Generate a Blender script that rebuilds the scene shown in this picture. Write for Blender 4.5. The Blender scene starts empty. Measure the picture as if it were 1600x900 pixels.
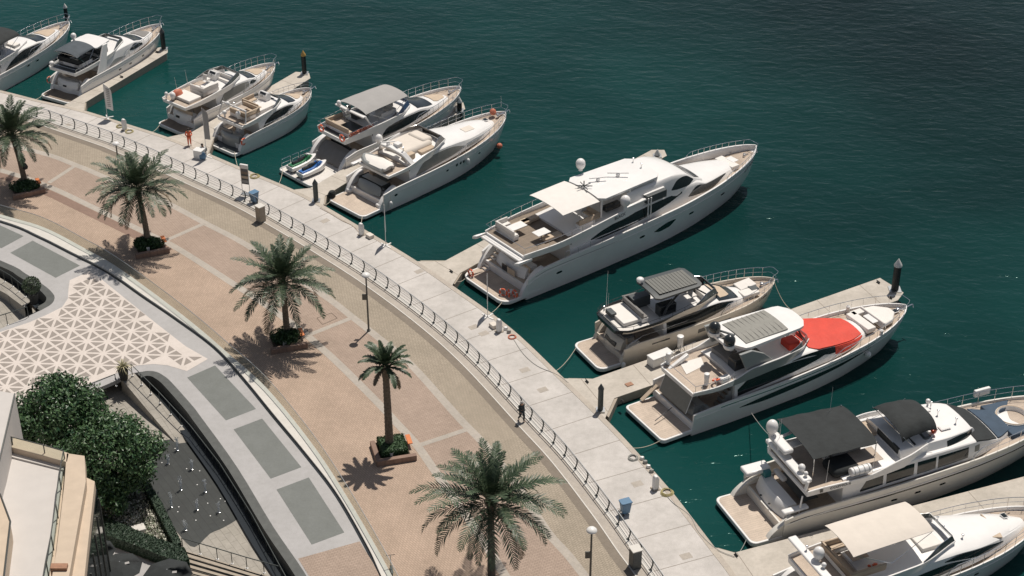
import bpy, bmesh, math, random
from mathutils import Vector, Matrix
from math import sin, cos, pi, radians as R
random.seed(7)
S = bpy.context.scene
COL = S.collection
# ---------------------------------------------------------------- camera
H0, FPX, TH = 74.0, 2700.0, R(32)
cd = bpy.data.cameras.new('camera'); cam = bpy.data.objects.new('camera', cd); COL.objects.link(cam)
cam.location = (0, 0, H0); cam.rotation_euler = (pi/2 - TH, 0, 0)
cd.sensor_width = 36; cd.lens = FPX/1600*36; cd.clip_end = 6000; cd.clip_start = 1
S.camera = cam
# ---------------------------------------------------------------- light
SUN_EL, SUN_DIR = R(66), Vector((.456, .89, 0)).normalized()
w = bpy.data.worlds.new('World'); S.world = w; w.use_nodes = True
nt = w.node_tree; bg = nt.nodes['Background']; sky = nt.nodes.new('ShaderNodeTexSky')
sky.sky_type = 'NISHITA'; sky.sun_disc = False; sky.sun_elevation = SUN_EL
sky.sun_rotation = math.atan2(SUN_DIR.x, SUN_DIR.y); sky.air_density = .9; sky.dust_density = .8; sky.ozone_density = 1.0
hs = nt.nodes.new('ShaderNodeHueSaturation'); hs.inputs['Saturation'].default_value = .55; nt.links.new(sky.outputs[0], hs.inputs['Color']); nt.links.new(hs.outputs[0], bg.inputs[0]); bg.inputs[1].default_value = .062
sl = bpy.data.lights.new('sun', 'SUN'); sl.energy = 4.3; sl.angle = R(.5); sl.color = (1, .93, .84)
so = bpy.data.objects.new('sun', sl); COL.objects.link(so)
sd = Vector((SUN_DIR.x*cos(SUN_EL), SUN_DIR.y*cos(SUN_EL), sin(SUN_EL)))
so.rotation_euler = sd.to_track_quat('Z', 'Y').to_euler(); so.location = sd*200
S.view_settings.view_transform = 'Standard'; S.view_settings.look = 'None'
S.view_settings.exposure = -0.02; S.view_settings.gamma = 1.0
S.render.engine = 'CYCLES'
# ---------------------------------------------------------------- helpers
def G(px, py, z=0.0):
    "the point at height z seen at pixel (px,py) of the 1600x900 photo"
    c, s = cos(TH), sin(TH)
    d = Vector((px-800, c*FPX + s*(450-py), -s*FPX + c*(450-py)))
    return Vector((0, 0, H0)) + d*((H0-z)/-d.z)
def g2(px, py, z=0.0):
    v = G(px, py, z); return (v.x, v.y)
def tag(o, label=None, cat=None, group=None, kind=None):
    if label: o['label'] = label
    if cat: o['category'] = cat
    if group: o['group'] = group
    if kind: o['kind'] = kind
    return o
def empty(name, loc=(0, 0, 0), rz=0, label=None, cat=None, group=None):
    o = bpy.data.objects.new(name, None); COL.objects.link(o); o.location = loc; o.rotation_euler = (0, 0, rz)
    o.empty_display_size = .2
    return tag(o, label, cat, group)
class MB:
    def __init__(s): s.v = []; s.f = []
    def add(s, vs, fs):
        n = len(s.v); s.v += [tuple(v) for v in vs]; s.f += [tuple(i+n for i in f) for f in fs]; return s
    def box(s, c, d, rz=0, tilt=0):
        hx, hy, hz = d[0]/2, d[1]/2, d[2]/2; vs = []
        m = Matrix.Rotation(rz, 3, 'Z') @ Matrix.Rotation(tilt, 3, 'Y')
        for x, y, z in ((-1,-1,-1),(1,-1,-1),(1,1,-1),(-1,1,-1),(-1,-1,1),(1,-1,1),(1,1,1),(-1,1,1)):
            vs.append(Vector(c)+m@Vector((x*hx, y*hy, z*hz)))
        return s.add(vs, [(0,3,2,1),(4,5,6,7),(0,1,5,4),(1,2,6,5),(2,3,7,6),(3,0,4,7)])
    def prism(s, poly, z0, z1):
        n = len(poly)
        a = sum(poly[i][0]*poly[(i+1)%n][1]-poly[(i+1)%n][0]*poly[i][1] for i in range(n))
        if a < 0: poly = poly[::-1]
        vs = [(p[0], p[1], z0 if not callable(z0) else z0(p)) for p in poly]+[(p[0], p[1], z1 if not callable(z1) else z1(p)) for p in poly]
        fs = [tuple(range(n-1, -1, -1)), tuple(range(n, 2*n))]+[(i, (i+1)%n, n+(i+1)%n, n+i) for i in range(n)]
        return s.add(vs, fs)
    def tube(s, pts, r, n=6, r2=None, closed=False):
        pts = [Vector(p) for p in pts]; m = len(pts); vs = []
        for i, p in enumerate(pts):
            if closed: t = pts[(i+1) % m]-pts[i-1]
            else: t = pts[min(i+1, m-1)]-pts[max(i-1, 0)]
            t.normalize(); a = Vector((0, 0, 1)) if abs(t.z) < .9 else Vector((1, 0, 0))
            u = t.cross(a).normalized(); w_ = t.cross(u)
            rr = r if r2 is None else r+(r2-r)*i/(m-1)
            vs += [p+u*(rr*cos(2*pi*k/n))+w_*(rr*sin(2*pi*k/n)) for k in range(n)]
        fs = []
        for i in range(m if closed else m-1):
            j = (i+1) % m
            fs += [(i*n+k, i*n+(k+1)%n, j*n+(k+1)%n, j*n+k) for k in range(n)]
        if not closed: fs += [tuple(range(n-1, -1, -1)), tuple((m-1)*n+k for k in range(n))]
        return s.add(vs, fs)
    def lathe(s, c, prof, n=14, sx=1, sy=1):
        vs = []; fs = []
        for r, z in prof: vs += [(c[0]+max(r, .001)*sx*cos(2*pi*k/n), c[1]+max(r, .001)*sy*sin(2*pi*k/n), c[2]+z) for k in range(n)]
        for i in range(len(prof)-1): fs += [(i*n+k, i*n+(k+1)%n, (i+1)*n+(k+1)%n, (i+1)*n+k) for k in range(n)]
        fs += [tuple(range(n-1, -1, -1)), tuple((len(prof)-1)*n+k for k in range(n))]
        return s.add(vs, fs)
    def dome(s, c, r, h=None, n=14):
        h = h or r*2
        return s.lathe(c, [(r*.72, 0), (r*.95, h*.22), (r, h*.45)]+[(r*cos(a), h*.45+h*.55*sin(a)) for a in (.35, .7, 1.0, 1.3, 1.5)], n)
    def torus(s, c, Rr, r, axis='Z', n=20, m=7, rot=None):
        vs = []; fs = []
        for i in range(n):
            a = 2*pi*i/n
            for k in range(m):
                b = 2*pi*k/m; p = Vector(((Rr+r*cos(b))*cos(a), (Rr+r*cos(b))*sin(a), r*sin(b)))
                if axis == 'X': p = Vector((p.z, p.x, p.y))
                if axis == 'Y': p = Vector((p.x, p.z, p.y))
                if rot: p = rot @ p
                vs.append(Vector(c)+p)
        for i in range(n):
            for k in range(m): fs.append((i*m+k, ((i+1)%n)*m+k, ((i+1)%n)*m+(k+1)%m, i*m+(k+1)%m))
        return s.add(vs, fs)
    def grid(s, rows, thick=None, flip=False):
        "rows of points -> sheet; thick = vector(s) function giving the back surface"
        n = len(rows); m = len(rows[0]); vs = [p for r in rows for p in r]
        fs = [(i*m+j, i*m+j+1, (i+1)*m+j+1, (i+1)*m+j) for i in range(n-1) for j in range(m-1)]
        if thick is not None:
            k = len(vs); vs = vs+[Vector(p)+thick for p in vs]
            fs += [(k+i*m+j, k+(i+1)*m+j, k+(i+1)*m+j+1, k+i*m+j+1) for i in range(n-1) for j in range(m-1)]
            ring = [j for j in range(m)]+[i*m+m-1 for i in range(1, n)]+[(n-1)*m+j for j in range(m-2, -1, -1)]+[i*m for i in range(n-2, 0, -1)]
            fs += [(ring[a], k+ring[a], k+ring[(a+1)%len(ring)], ring[(a+1)%len(ring)]) for a in range(len(ring))]
        return s.add(vs, fs)
    def build(s, name, mat, parent=None, bev=0, smooth=True, ang=38, loc=None, rz=0):
        me = bpy.data.meshes.new(name); me.from_pydata([tuple(v) for v in s.v], [], s.f)
        bm = bmesh.new(); bm.from_mesh(me)
        bmesh.ops.remove_doubles(bm, verts=bm.verts, dist=.0004)
        bmesh.ops.recalc_face_normals(bm, faces=bm.faces)
        if smooth:
            lim = R(ang)
            for f in bm.faces: f.smooth = True
            for e in bm.edges:
                if len(e.link_faces) == 2 and e.calc_face_angle(0) > lim: e.smooth = False
        bm.to_mesh(me); bm.free(); me.update()
        me.materials.append(mat if not isinstance(mat, str) else M[mat])
        o = bpy.data.objects.new(name, me); COL.objects.link(o)
        if parent: o.parent = parent
        if loc is not None: o.location = loc
        if rz: o.rotation_euler = (0, 0, rz)
        if bev:
            b = o.modifiers.new('bevel', 'BEVEL'); b.width = bev; b.segments = 2; b.limit_method = 'ANGLE'; b.angle_limit = R(40)
        return o
def copy_tree(o, parent=None):
    c = o.copy(); COL.objects.link(c); c.parent = parent
    for ch in list(o.children): copy_tree(ch, c)
    return c
def lin(pts, x):
    if x <= pts[0][0]: return pts[0][1]
    for (a, b), (c, d) in zip(pts, pts[1:]):
        if x <= c: return b+(d-b)*(x-a)/max(c-a, 1e-9)
    return pts[-1][1]
def pch(pts, x):
    "monotone cubic interpolation"
    n = len(pts)
    if x <= pts[0][0]: return pts[0][1]
    if x >= pts[-1][0]: return pts[-1][1]
    d = [(pts[i+1][1]-pts[i][1])/max(pts[i+1][0]-pts[i][0], 1e-9) for i in range(n-1)]
    def tan(i):
        if i == 0: return d[0]
        if i == n-1: return d[-1]
        return 0 if d[i-1]*d[i] <= 0 else 2*d[i-1]*d[i]/(d[i-1]+d[i])
    for i in range(n-1):
        x0, y0 = pts[i]; x1, y1 = pts[i+1]
        if x <= x1:
            h = x1-x0; t = (x-x0)/h
            return (2*t**3-3*t*t+1)*y0+(t**3-2*t*t+t)*h*tan(i)+(-2*t**3+3*t*t)*y1+(t**3-t*t)*h*tan(i+1)
def catmull(P, k=6):
    out = []; n = len(P)
    for i in range(n-1):
        p0, p1, p2, p3 = P[max(i-1, 0)], P[i], P[i+1], P[min(i+2, n-1)]
        for j in range(k):
            t = j/k
            out.append(tuple(.5*(2*b+(c-a)*t+(2*a-5*b+4*c-d)*t*t+(3*b-a-3*c+d)*t**3) for a, b, c, d in zip(p0, p1, p2, p3)))
    out.append(tuple(P[-1])); return out
# ---------------------------------------------------------------- materials
M = {}
def mat(name, col, rough=.5, metal=0, var=.0, vs=1.5, bump=0, bs=20, coat=0, spec=None, dirt=None, col2=None, trans=0, emit=None, bdist=.02):
    m = bpy.data.materials.new(name); m.use_nodes = True; t = m.node_tree; N = t.nodes; L = t.links
    b = N['Principled BSDF']; b.inputs['Base Color'].default_value = (*col, 1); b.inputs['Roughness'].default_value = rough
    b.inputs['Metallic'].default_value = metal; b.inputs['Coat Weight'].default_value = coat
    if spec is not None: b.inputs['Specular IOR Level'].default_value = spec
    if trans: b.inputs['Transmission Weight'].default_value = trans
    tc = N.new('ShaderNodeTexCoord')
    if var or col2:
        n = N.new('ShaderNodeTexNoise'); n.inputs['Scale'].default_value = vs; n.inputs['Detail'].default_value = 6; n.inputs['Roughness'].default_value = .6
        L.new(tc.outputs['Object'], n.inputs['Vector'])
        r = N.new('ShaderNodeValToRGB'); r.color_ramp.elements[0].position = .3; r.color_ramp.elements[1].position = .7
        c2 = col2 or tuple(max(0, c*(1-var)) for c in col); c1 = col if col2 else tuple(min(1, c*(1+var*.6)) for c in col)
        r.color_ramp.elements[0].color = (*c2, 1); r.color_ramp.elements[1].color = (*c1, 1)
        L.new(n.outputs[0], r.inputs[0]); L.new(r.outputs[0], b.inputs['Base Color'])
    if bump:
        n2 = N.new('ShaderNodeTexNoise'); n2.inputs['Scale'].default_value = bs; n2.inputs['Detail'].default_value = 4
        L.new(tc.outputs['Object'], n2.inputs['Vector']); bp = N.new('ShaderNodeBump'); bp.inputs['Strength'].default_value = bump; bp.inputs['Distance'].default_value = bdist
        L.new(n2.outputs[0], bp.inputs['Height']); L.new(bp.outputs[0], b.inputs['Normal'])
    M[name] = m; return m
mat('gelcoat', (.80, .785, .765), .28, var=.05, vs=.9, coat=.4)
mat('gelcoat_cream', (.66, .60, .51), .3, var=.05, vs=.9, coat=.4)
mat('gelcoat_ivory', (.73, .70, .64), .3, var=.05, vs=.9, coat=.4)
mat('gelcoat_grey', (.30, .31, .30), .3, var=.05, vs=.9, coat=.4)
mat('nonskid', (.66, .63, .59), .6, var=.07, vs=2.5, bump=.1, bs=60)
mat('slat', (.15, .15, .135), .5, var=.1)
mat('black_paint', (.018, .022, .024), .25, coat=.5)
mat('dark_grey', (.07, .078, .08), .45, var=.1)
mat('tinted_glass', (.012, .017, .019), .06, spec=.8, var=.3, vs=.5)
mat('grey_glass', (.10, .11, .105), .12, spec=.8, var=.15, vs=.7)
mat('blue_glass', (.02, .05, .12), .08, spec=.8)
mat('screen_mesh', (.25, .245, .22), .7, var=.1, vs=3)
mat('steel', (.72, .72, .72), .18, metal=1)
mat('alu', (.55, .56, .56), .35, metal=.9)
mat('canvas_black', (.022, .026, .027), .85, var=.25, vs=1.4, bump=.35, bs=2.2, bdist=.15)
mat('canvas_grey', (.34, .33, .32), .85, var=.06, vs=1.2, bump=.25, bs=1.6, bdist=.12)
mat('canvas_cream', (.66, .60, .53), .85, var=.05, vs=1.2, bump=.25, bs=1.6, bdist=.12)
mat('canvas_blue', (.045, .075, .115), .8, var=.15, vs=1.5, bump=.3, bs=2, bdist=.12)
mat('canvas_slate', (.07, .085, .10), .8, var=.15, vs=1.5, bump=.3, bs=2, bdist=.12)
mat('canvas_red', (.62, .06, .035), .7, var=.12, vs=1.2, bump=.5, bs=1.8, bdist=.18)
mat('cushion_white', (.72, .69, .65), .75, var=.05, vs=2, bump=.2, bs=3, bdist=.05)
mat('cushion_tan', (.50, .40, .30), .8, var=.1, vs=2, bump=.2, bs=3, bdist=.05)
mat('cushion_grey', (.22, .21, .20), .8, var=.1, vs=2, bump=.2, bs=3, bdist=.05)
mat('orange', (.75, .13, .05), .5, var=.1)
mat('orange_tan', (.55, .17, .10), .6, var=.2)
mat('white_plastic', (.75, .74, .72), .4, var=.05)
mat('blue_plastic', (.10, .20, .32), .45, var=.1)
mat('green_paint', (.02, .16, .06), .3, coat=.4)
mat('blue_paint', (.03, .14, .42), .3, coat=.4)
mat('teal_paint', (.03, .18, .19), .4)
mat('rubber', (.02, .022, .022), .7)
mat('pile_black', (.022, .027, .028), .6, var=.3, vs=3)
mat('pile_grey', (.07, .08, .075), .6, var=.3, vs=3)
mat('yellow_cap', (.55, .33, .09), .5)
mat('white_cap', (.7, .69, .66), .5)
mat('rope', (.5, .45, .36), .9)
mat('hose', (.40, .35, .17), .7)
mat('rope_grey', (.3, .3, .28), .9)
mat('skin', (.42, .25, .17), .55)
mat('hair', (.02, .015, .012), .6)
mat('cloth_dark', (.035, .045, .05), .85)
mat('cloth_white', (.7, .7, .68), .85)
mat('stone', (.36, .31, .25), .8, var=.12, vs=3, bump=.2)
mat('stone_dark', (.08, .085, .08), .6, var=.25, vs=2)
mat('coping', (.60, .575, .53), .6, var=.08, vs=2)
mat('building_stone', (.53, .43, .33), .75, var=.08, vs=1.4)
mat('roof_white', (.53, .50, .475), .8, var=.05, vs=.8, bump=.1)
mat('bronze', (.10, .105, .10), .45, metal=.4)
mat('rail_metal', (.06, .07, .068), .45, metal=.3)
mat('wood', (.33, .17, .10), .6, var=.25, vs=6)
mat('bench_orange', (.62, .19, .06), .6, var=.15, vs=6)
mat('trunk', (.16, .13, .10), .95, var=.45, vs=7, bump=.8, bs=14, bdist=.06)
mat('soil', (.06, .045, .03), .95)
mat('ink', (.03, .035, .04), .7)
mat('letters', (.12, .12, .13), .6)
def leafmat(name, a, b_, rough=.5, sc=.8):
    m = bpy.data.materials.new(name); m.use_nodes = True; t = m.node_tree; N = t.nodes; L = t.links
    b = N['Principled BSDF']; b.inputs['Roughness'].default_value = rough
    g = N.new('ShaderNodeNewGeometry'); r = N.new('ShaderNodeValToRGB')
    r.color_ramp.elements[0].color = (*a, 1); r.color_ramp.elements[1].color = (*b_, 1)
    L.new(g.outputs['Random Per Island'], r.inputs[0]); L.new(r.outputs[0], b.inputs['Base Color'])
    M[name] = m; return m
leafmat('palm_leaf', (.026, .048, .026), (.078, .112, .06))
leafmat('palm_dead', (.12, .085, .05), (.26, .19, .11))
leafmat('palm_pale', (.16, .15, .08), (.38, .34, .2))
leafmat('tree_leaf', (.012, .045, .018), (.085, .155, .06), .4)
leafmat('hedge_leaf', (.016, .05, .018), (.045, .095, .03))
leafmat('hedge_dark', (.010, .028, .016), (.03, .058, .03))
leafmat('flower', (.09, .14, .06), (.80, .76, .68))
def teak(name, c1, c2, pw=.09, length=0, gap=.12):
    "planks along the local x axis"
    m = bpy.data.materials.new(name); m.use_nodes = True; t = m.node_tree; N = t.nodes; L = t.links
    b = N['Principled BSDF']; b.inputs['Roughness'].default_value = .7
    tc = N.new('ShaderNodeTexCoord'); br = N.new('ShaderNodeTexBrick'); L.new(tc.outputs['Object'], br.inputs['Vector'])
    br.inputs['Scale'].default_value = 1; br.inputs['Row Height'].default_value = pw; br.inputs['Brick Width'].default_value = length or 2.2
    br.inputs['Mortar Size'].default_value = pw*gap*.5; br.inputs['Mortar Smooth'].default_value = .3
    br.inputs['Color1'].default_value = (*c1, 1); br.inputs['Color2'].default_value = (*c2, 1); br.inputs['Mortar'].default_value = (c1[0]*.35, c1[1]*.33, c1[2]*.32, 1)
    n = N.new('ShaderNodeTexNoise'); n.inputs['Scale'].default_value = 1.1; n.inputs['Detail'].default_value = 5; L.new(tc.outputs['Object'], n.inputs['Vector'])
    mx = N.new('ShaderNodeMixRGB'); mx.blend_type = 'MULTIPLY'; mx.inputs[0].default_value = 1
    r = N.new('ShaderNodeValToRGB'); r.color_ramp.elements[0].position = .3; r.color_ramp.elements[1].position = .65
    r.color_ramp.elements[0].color = (.8, .79, .78, 1); r.color_ramp.elements[1].color = (1.06, 1.05, 1.04, 1)
    L.new(n.outputs[0], r.inputs[0]); L.new(br.outputs[0], mx.inputs[1]); L.new(r.outputs[0], mx.inputs[2]); L.new(mx.outputs[0], b.inputs['Base Color'])
    M[name] = m
teak('teak', (.50, .415, .335), (.45, .37, .30), .075, gap=.08)
teak('teak_dark', (.24, .19, .145), (.2, .16, .12), .075)
teak('teak_wide', (.53, .44, .36), (.49, .41, .335), .2, 1.8, .05)
def paving(name, c1, c2, bw, bh, mort=.8, ms=.012, rot=0, stain=.25, nsc=.35, bmp=.2):
    m = bpy.data.materials.new(name); m.use_nodes = True; t = m.node_tree; N = t.nodes; L = t.links
    b = N['Principled BSDF']; b.inputs['Roughness'].default_value = .85
    tc = N.new('ShaderNodeTexCoord'); mp = N.new('ShaderNodeMapping'); mp.inputs['Rotation'].default_value = (0, 0, rot); L.new(tc.outputs['Object'], mp.inputs[0])
    br = N.new('ShaderNodeTexBrick'); L.new(mp.outputs[0], br.inputs['Vector']); br.inputs['Scale'].default_value = 1
    br.inputs['Brick Width'].default_value = bw; br.inputs['Row Height'].default_value = bh; br.inputs['Mortar Size'].default_value = ms
    br.inputs['Color1'].default_value = (*c1, 1); br.inputs['Color2'].default_value = (*c2, 1); br.inputs['Mortar'].default_value = tuple(c*mort for c in c1)+(1,)
    last = br.outputs[0]
    for sc, lo, hi, p0, p1 in ((nsc, 1-stain, 1+stain*.35, .3, .65), (nsc*7, 1-stain*.5, 1.05, .25, .6), (nsc*60, .86, 1.08, .3, .7)):
        n = N.new('ShaderNodeTexNoise'); n.inputs['Scale'].default_value = sc; n.inputs['Detail'].default_value = 6; n.inputs['Roughness'].default_value = .65
        L.new(tc.outputs['Object'], n.inputs['Vector'])
        r = N.new('ShaderNodeValToRGB'); r.color_ramp.elements[0].position = p0; r.color_ramp.elements[1].position = p1
        r.color_ramp.elements[0].color = (lo, lo, lo*.99, 1); r.color_ramp.elements[1].color = (hi, hi, hi, 1)
        mx = N.new('ShaderNodeMixRGB'); mx.blend_type = 'MULTIPLY'; mx.inputs[0].default_value = 1
        L.new(n.outputs[0], r.inputs[0]); L.new(last, mx.inputs[1]); L.new(r.outputs[0], mx.inputs[2]); last = mx.outputs[0]
    L.new(last, b.inputs['Base Color'])
    bp = N.new('ShaderNodeBump'); bp.inputs['Strength'].default_value = bmp; bp.inputs['Distance'].default_value = .01
    L.new(br.outputs['Fac'], bp.inputs['Height']); bp.invert = True; L.new(bp.outputs[0], b.inputs['Normal'])
    M[name] = m
paving('quay_concrete', (.53, .50, .475), (.52, .49, .465), 400, 400, stain=.19, nsc=.3)
paving('quay_edge', (.46, .41, .35), (.44, .39, .34), .9, .9, stain=.15)
paving('dock_deck', (.50, .455, .40), (.48, .44, .39), 400, 400, stain=.18, nsc=.5)
paving('block_tan', (.385, .325, .255), (.335, .285, .222), .3, .15, .62, .02, .6, stain=.12)
paving('block_red', (.405, .31, .25), (.365, .277, .222), .3, .15, .66, .02, .2, stain=.14)
paving('block_sand', (.455, .34, .262), (.405, .305, .235), .3, .15, .68, .02, .9, stain=.14)
paving('block_brick', (.27, .18, .14), (.24, .16, .125), .24, .12, .8, .012, .2, stain=.12)
paving('stripe_grey', (.43, .385, .335), (.40, .36, .32), .3, .3, .85, .012, .8, stain=.12)
paving('band_dark', (.215, .18, .145), (.205, .172, .138), .4, .4, .85, .012, .8, stain=.12)
paving('deck_light', (.395, .385, .385), (.39, .38, .38), 400, 400, stain=.10)
paving('deck_panel', (.17, .18, .172), (.165, .175, .168), 400, 400, stain=.12, nsc=.8)
paving('star_light', (.61, .55, .51), (.60, .54, .50), 400, 400, stain=.08)
paving('star_dark', (.30, .265, .24), (.29, .255, .23), 400, 400, stain=.1)
paving('plaza_tile', (.35, .325, .285), (.33, .305, .27), 1.0, .5, .6, .015, 1.0, stain=.2)
WZ_ = -.8
def water():
    m = bpy.data.materials.new('water'); m.use_nodes = True; t = m.node_tree; N = t.nodes; L = t.links
    b = N['Principled BSDF']; b.inputs['Roughness'].default_value = .13; b.inputs['Specular Tint'].default_value = (.55, .95, .88, 1); b.inputs['IOR'].default_value = 1.33; b.inputs['Specular IOR Level'].default_value = .3
    tc = N.new('ShaderNodeTexCoord')
    n = N.new('ShaderNodeTexNoise'); n.inputs['Scale'].default_value = .018; n.inputs['Detail'].default_value = 4; L.new(tc.outputs['Object'], n.inputs['Vector'])
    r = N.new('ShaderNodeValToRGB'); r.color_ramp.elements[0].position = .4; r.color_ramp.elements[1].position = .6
    r.color_ramp.elements[0].color = (.0026, .027, .0255, 1); r.color_ramp.elements[1].color = (.0058, .049, .0455, 1)  # broad noise patches paint mottled reflections into the water colour
    L.new(n.outputs[0], r.inputs[0]); # tower reflections painted dark into the colour to the north east, over deeper water
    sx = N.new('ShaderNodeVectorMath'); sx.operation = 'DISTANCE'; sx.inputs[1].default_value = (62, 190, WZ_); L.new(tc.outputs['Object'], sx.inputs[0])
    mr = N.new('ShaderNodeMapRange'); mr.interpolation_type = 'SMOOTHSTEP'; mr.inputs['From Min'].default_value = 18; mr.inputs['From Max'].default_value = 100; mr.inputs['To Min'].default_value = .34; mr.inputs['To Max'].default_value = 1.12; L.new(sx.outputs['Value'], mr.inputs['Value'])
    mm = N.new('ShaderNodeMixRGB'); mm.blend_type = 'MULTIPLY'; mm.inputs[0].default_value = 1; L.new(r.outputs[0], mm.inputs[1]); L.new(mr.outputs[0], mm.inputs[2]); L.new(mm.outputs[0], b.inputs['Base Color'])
    last = None
    for sc, st, di, dt, rot, sy in ((.62, .7, .17, 4, .5, 2.0), (3.0, .25, .018, 4, -.3, 1.5), (.12, .5, .4, 3, .9, 1.4)):
        mp = N.new('ShaderNodeMapping'); mp.inputs['Rotation'].default_value = (0, 0, rot); mp.inputs['Scale'].default_value = (1, sy, 1); L.new(tc.outputs['Object'], mp.inputs[0])
        q = N.new('ShaderNodeTexNoise'); q.inputs['Scale'].default_value = sc; q.inputs['Detail'].default_value = dt; q.inputs['Distortion'].default_value = .4; L.new(mp.outputs[0], q.inputs['Vector'])
        bp = N.new('ShaderNodeBump'); bp.inputs['Strength'].default_value = st; bp.inputs['Distance'].default_value = di; L.new(q.outputs[0], bp.inputs['Height'])
        if last: L.new(last, bp.inputs['Normal'])
        last = bp.outputs[0]
    L.new(last, b.inputs['Normal']); M['water'] = m
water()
def clear_glass():
    m = bpy.data.materials.new('clear_glass'); m.use_nodes = True; t = m.node_tree; N = t.nodes; L = t.links
    b = N['Principled BSDF']; out = N['Material Output']; b.inputs['Base Color'].default_value = (.2, .26, .23, 1); b.inputs['Roughness'].default_value = .05
    tr = N.new('ShaderNodeBsdfTransparent'); tr.inputs[0].default_value = (.93, .96, .945, 1); mx = N.new('ShaderNodeMixShader'); mx.inputs[0].default_value = .07
    L.new(tr.outputs[0], mx.inputs[1]); L.new(b.outputs[0], mx.inputs[2]); L.new(mx.outputs[0], out.inputs[0]); M['clear_glass'] = m
clear_glass()
def wetmat():
    paving('wet_paving', (.034, .038, .035), (.028, .032, .03), 1.0, .5, .55, .02, 1.0, stain=.3); M['wet_paving'].node_tree.nodes['Principled BSDF'].inputs['Roughness'].default_value = .5
wetmat()
# ================================================================ SETTING
WZ = -.8
EDGE = [(-420,60),(-250,95),(-100,118),(15,145),(62,157),(131,173),(192,192),(260,214),(325,240),(392,268.6),(457,296),(505,321),(583,367),(650,407.7),(706,446),(799,514),(880,590.6),(945,654),(988,699),(1034,751),(1060,782),(1115,854),(1150,900),(1200,975),(1290,1130)]
RAIL = [(-420,88),(-250,115),(-120,137),(0,168),(75,188),(89,193),(165,219),(186,227),(240,250),(297,276),(375,312),(429,341),(510,389),(591,441),(678,506),(747,568),(829,656),(885,716.5),(950,800),(989,855),(1022,900),(1100,1020),(1180,1160)]
OUTER = [(-420,235),(-200,280),(0,338),(70,359),(132,391),(175,415),(232,455),(300,507),(355,554),(418,611),(487,696),(540,776),(600,880),(640,960),(700,1100)]
INNER = [(-420,250),(-200,291),(0,346),(62,371),(112,396),(160,420),(187,437),(225,464),(275,498),(337,544),(381,592),(430,652),(479,711),(528,775),(574,855),(593,896),(630,980),(680,1100)]
def wc(P, z=0, k=6): return [g2(x, y, z) for x, y in catmull(P, k)]
def resample(P, step):
    out = [P[0]]; acc = 0
    for a, b in zip(P, P[1:]):
        d = math.dist(a, b); pos = step-acc
        while pos <= d and d > 0:
            out.append((a[0]+(b[0]-a[0])*pos/d, a[1]+(b[1]-a[1])*pos/d)); pos += step
        acc = (acc+d) % step
    return out
def norm2(P, i):
    a = P[max(i-1, 0)]; b = P[min(i+1, len(P)-1)]; d = Vector((b[0]-a[0], b[1]-a[1])).normalized(); return Vector((-d.y, d.x))
def offset(P, d): return [(P[i][0]+norm2(P, i).x*d, P[i][1]+norm2(P, i).y*d) for i in range(len(P))]
def sheet(name, poly, z, m, kind='structure', t=None):
    mb = MB()
    if t: mb.prism(poly, z-t, z)
    else: mb.add([(p[0], p[1], z) for p in poly], [tuple(range(len(poly)))])
    o = mb.build(name, m, smooth=False)
    if kind: o['kind'] = kind
    return o
edge, rail, outer, inner = wc(EDGE), wc(RAIL), wc(OUTER), wc(INNER)
# water
far = [(900, 60), (900, 2500), (-900, 2500), (-900, 260)]
e_in = offset(edge, -1.5)
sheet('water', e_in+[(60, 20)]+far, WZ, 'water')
# quay
sheet('quay', edge+rail[::-1], 0, 'quay_concrete', t=4)
ei = offset(edge, -.38)
mb = MB(); mb.grid([[(p[0], p[1], .02) for p in offset(edge, .03)], [(p[0], p[1], .02) for p in ei]], Vector((0, 0, -.12))); o = mb.build('quay_edge', 'quay_edge', smooth=False); o['kind'] = 'structure'
mb = MB(); rs = resample(rail, 3.27)
def hit(p, n, P):
    best = None
    for a, b in zip(P, P[1:]):
        d = Vector((b[0]-a[0], b[1]-a[1])); q = Vector((a[0]-p[0], a[1]-p[1])); den = n.x*d.y-n.y*d.x
        if abs(den) < 1e-9: continue
        t = (q.x*d.y-q.y*d.x)/den; u = (q.x*n.y-q.y*n.x)/den
        if -1e-6 <= u <= 1+1e-6 and t > .5 and (best is None or t < best): best = t
    return best
for i in range(1, len(rs)-1):
    n = norm2(rs, i); t = hit(rs[i], n, ei)
    if t and t < 14:
        d = Vector((n.y, -n.x))*.02; a = Vector(rs[i])+n*.1; b = Vector(rs[i])+n*t
        mb.add([(a.x-d.x, a.y-d.y, .004), (a.x+d.x, a.y+d.y, .004), (b.x+d.x, b.y+d.y, .004), (b.x-d.x, b.y-d.y, .004)], [(0, 1, 2, 3)])
o = mb.build('quay_joints', 'band_dark', smooth=False); o['kind'] = 'structure'
# inspection covers on the quay
mb = MB()
for px, py in ((105,196),(740,511),(756,521),(820,578),(848,609),(996,756),(1072,869),(655,424),(508,345)):
    x, y = g2(px, py); n = min(range(len(rail)), key=lambda i: math.dist(rail[i], (x, y))); v = norm2(rail, n)
    mb.box((x, y, 0), (.75, .55, .012), math.atan2(v.y, v.x))
o = mb.build('drain_covers', 'stripe_grey', smooth=False); o['kind'] = 'structure'
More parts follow.
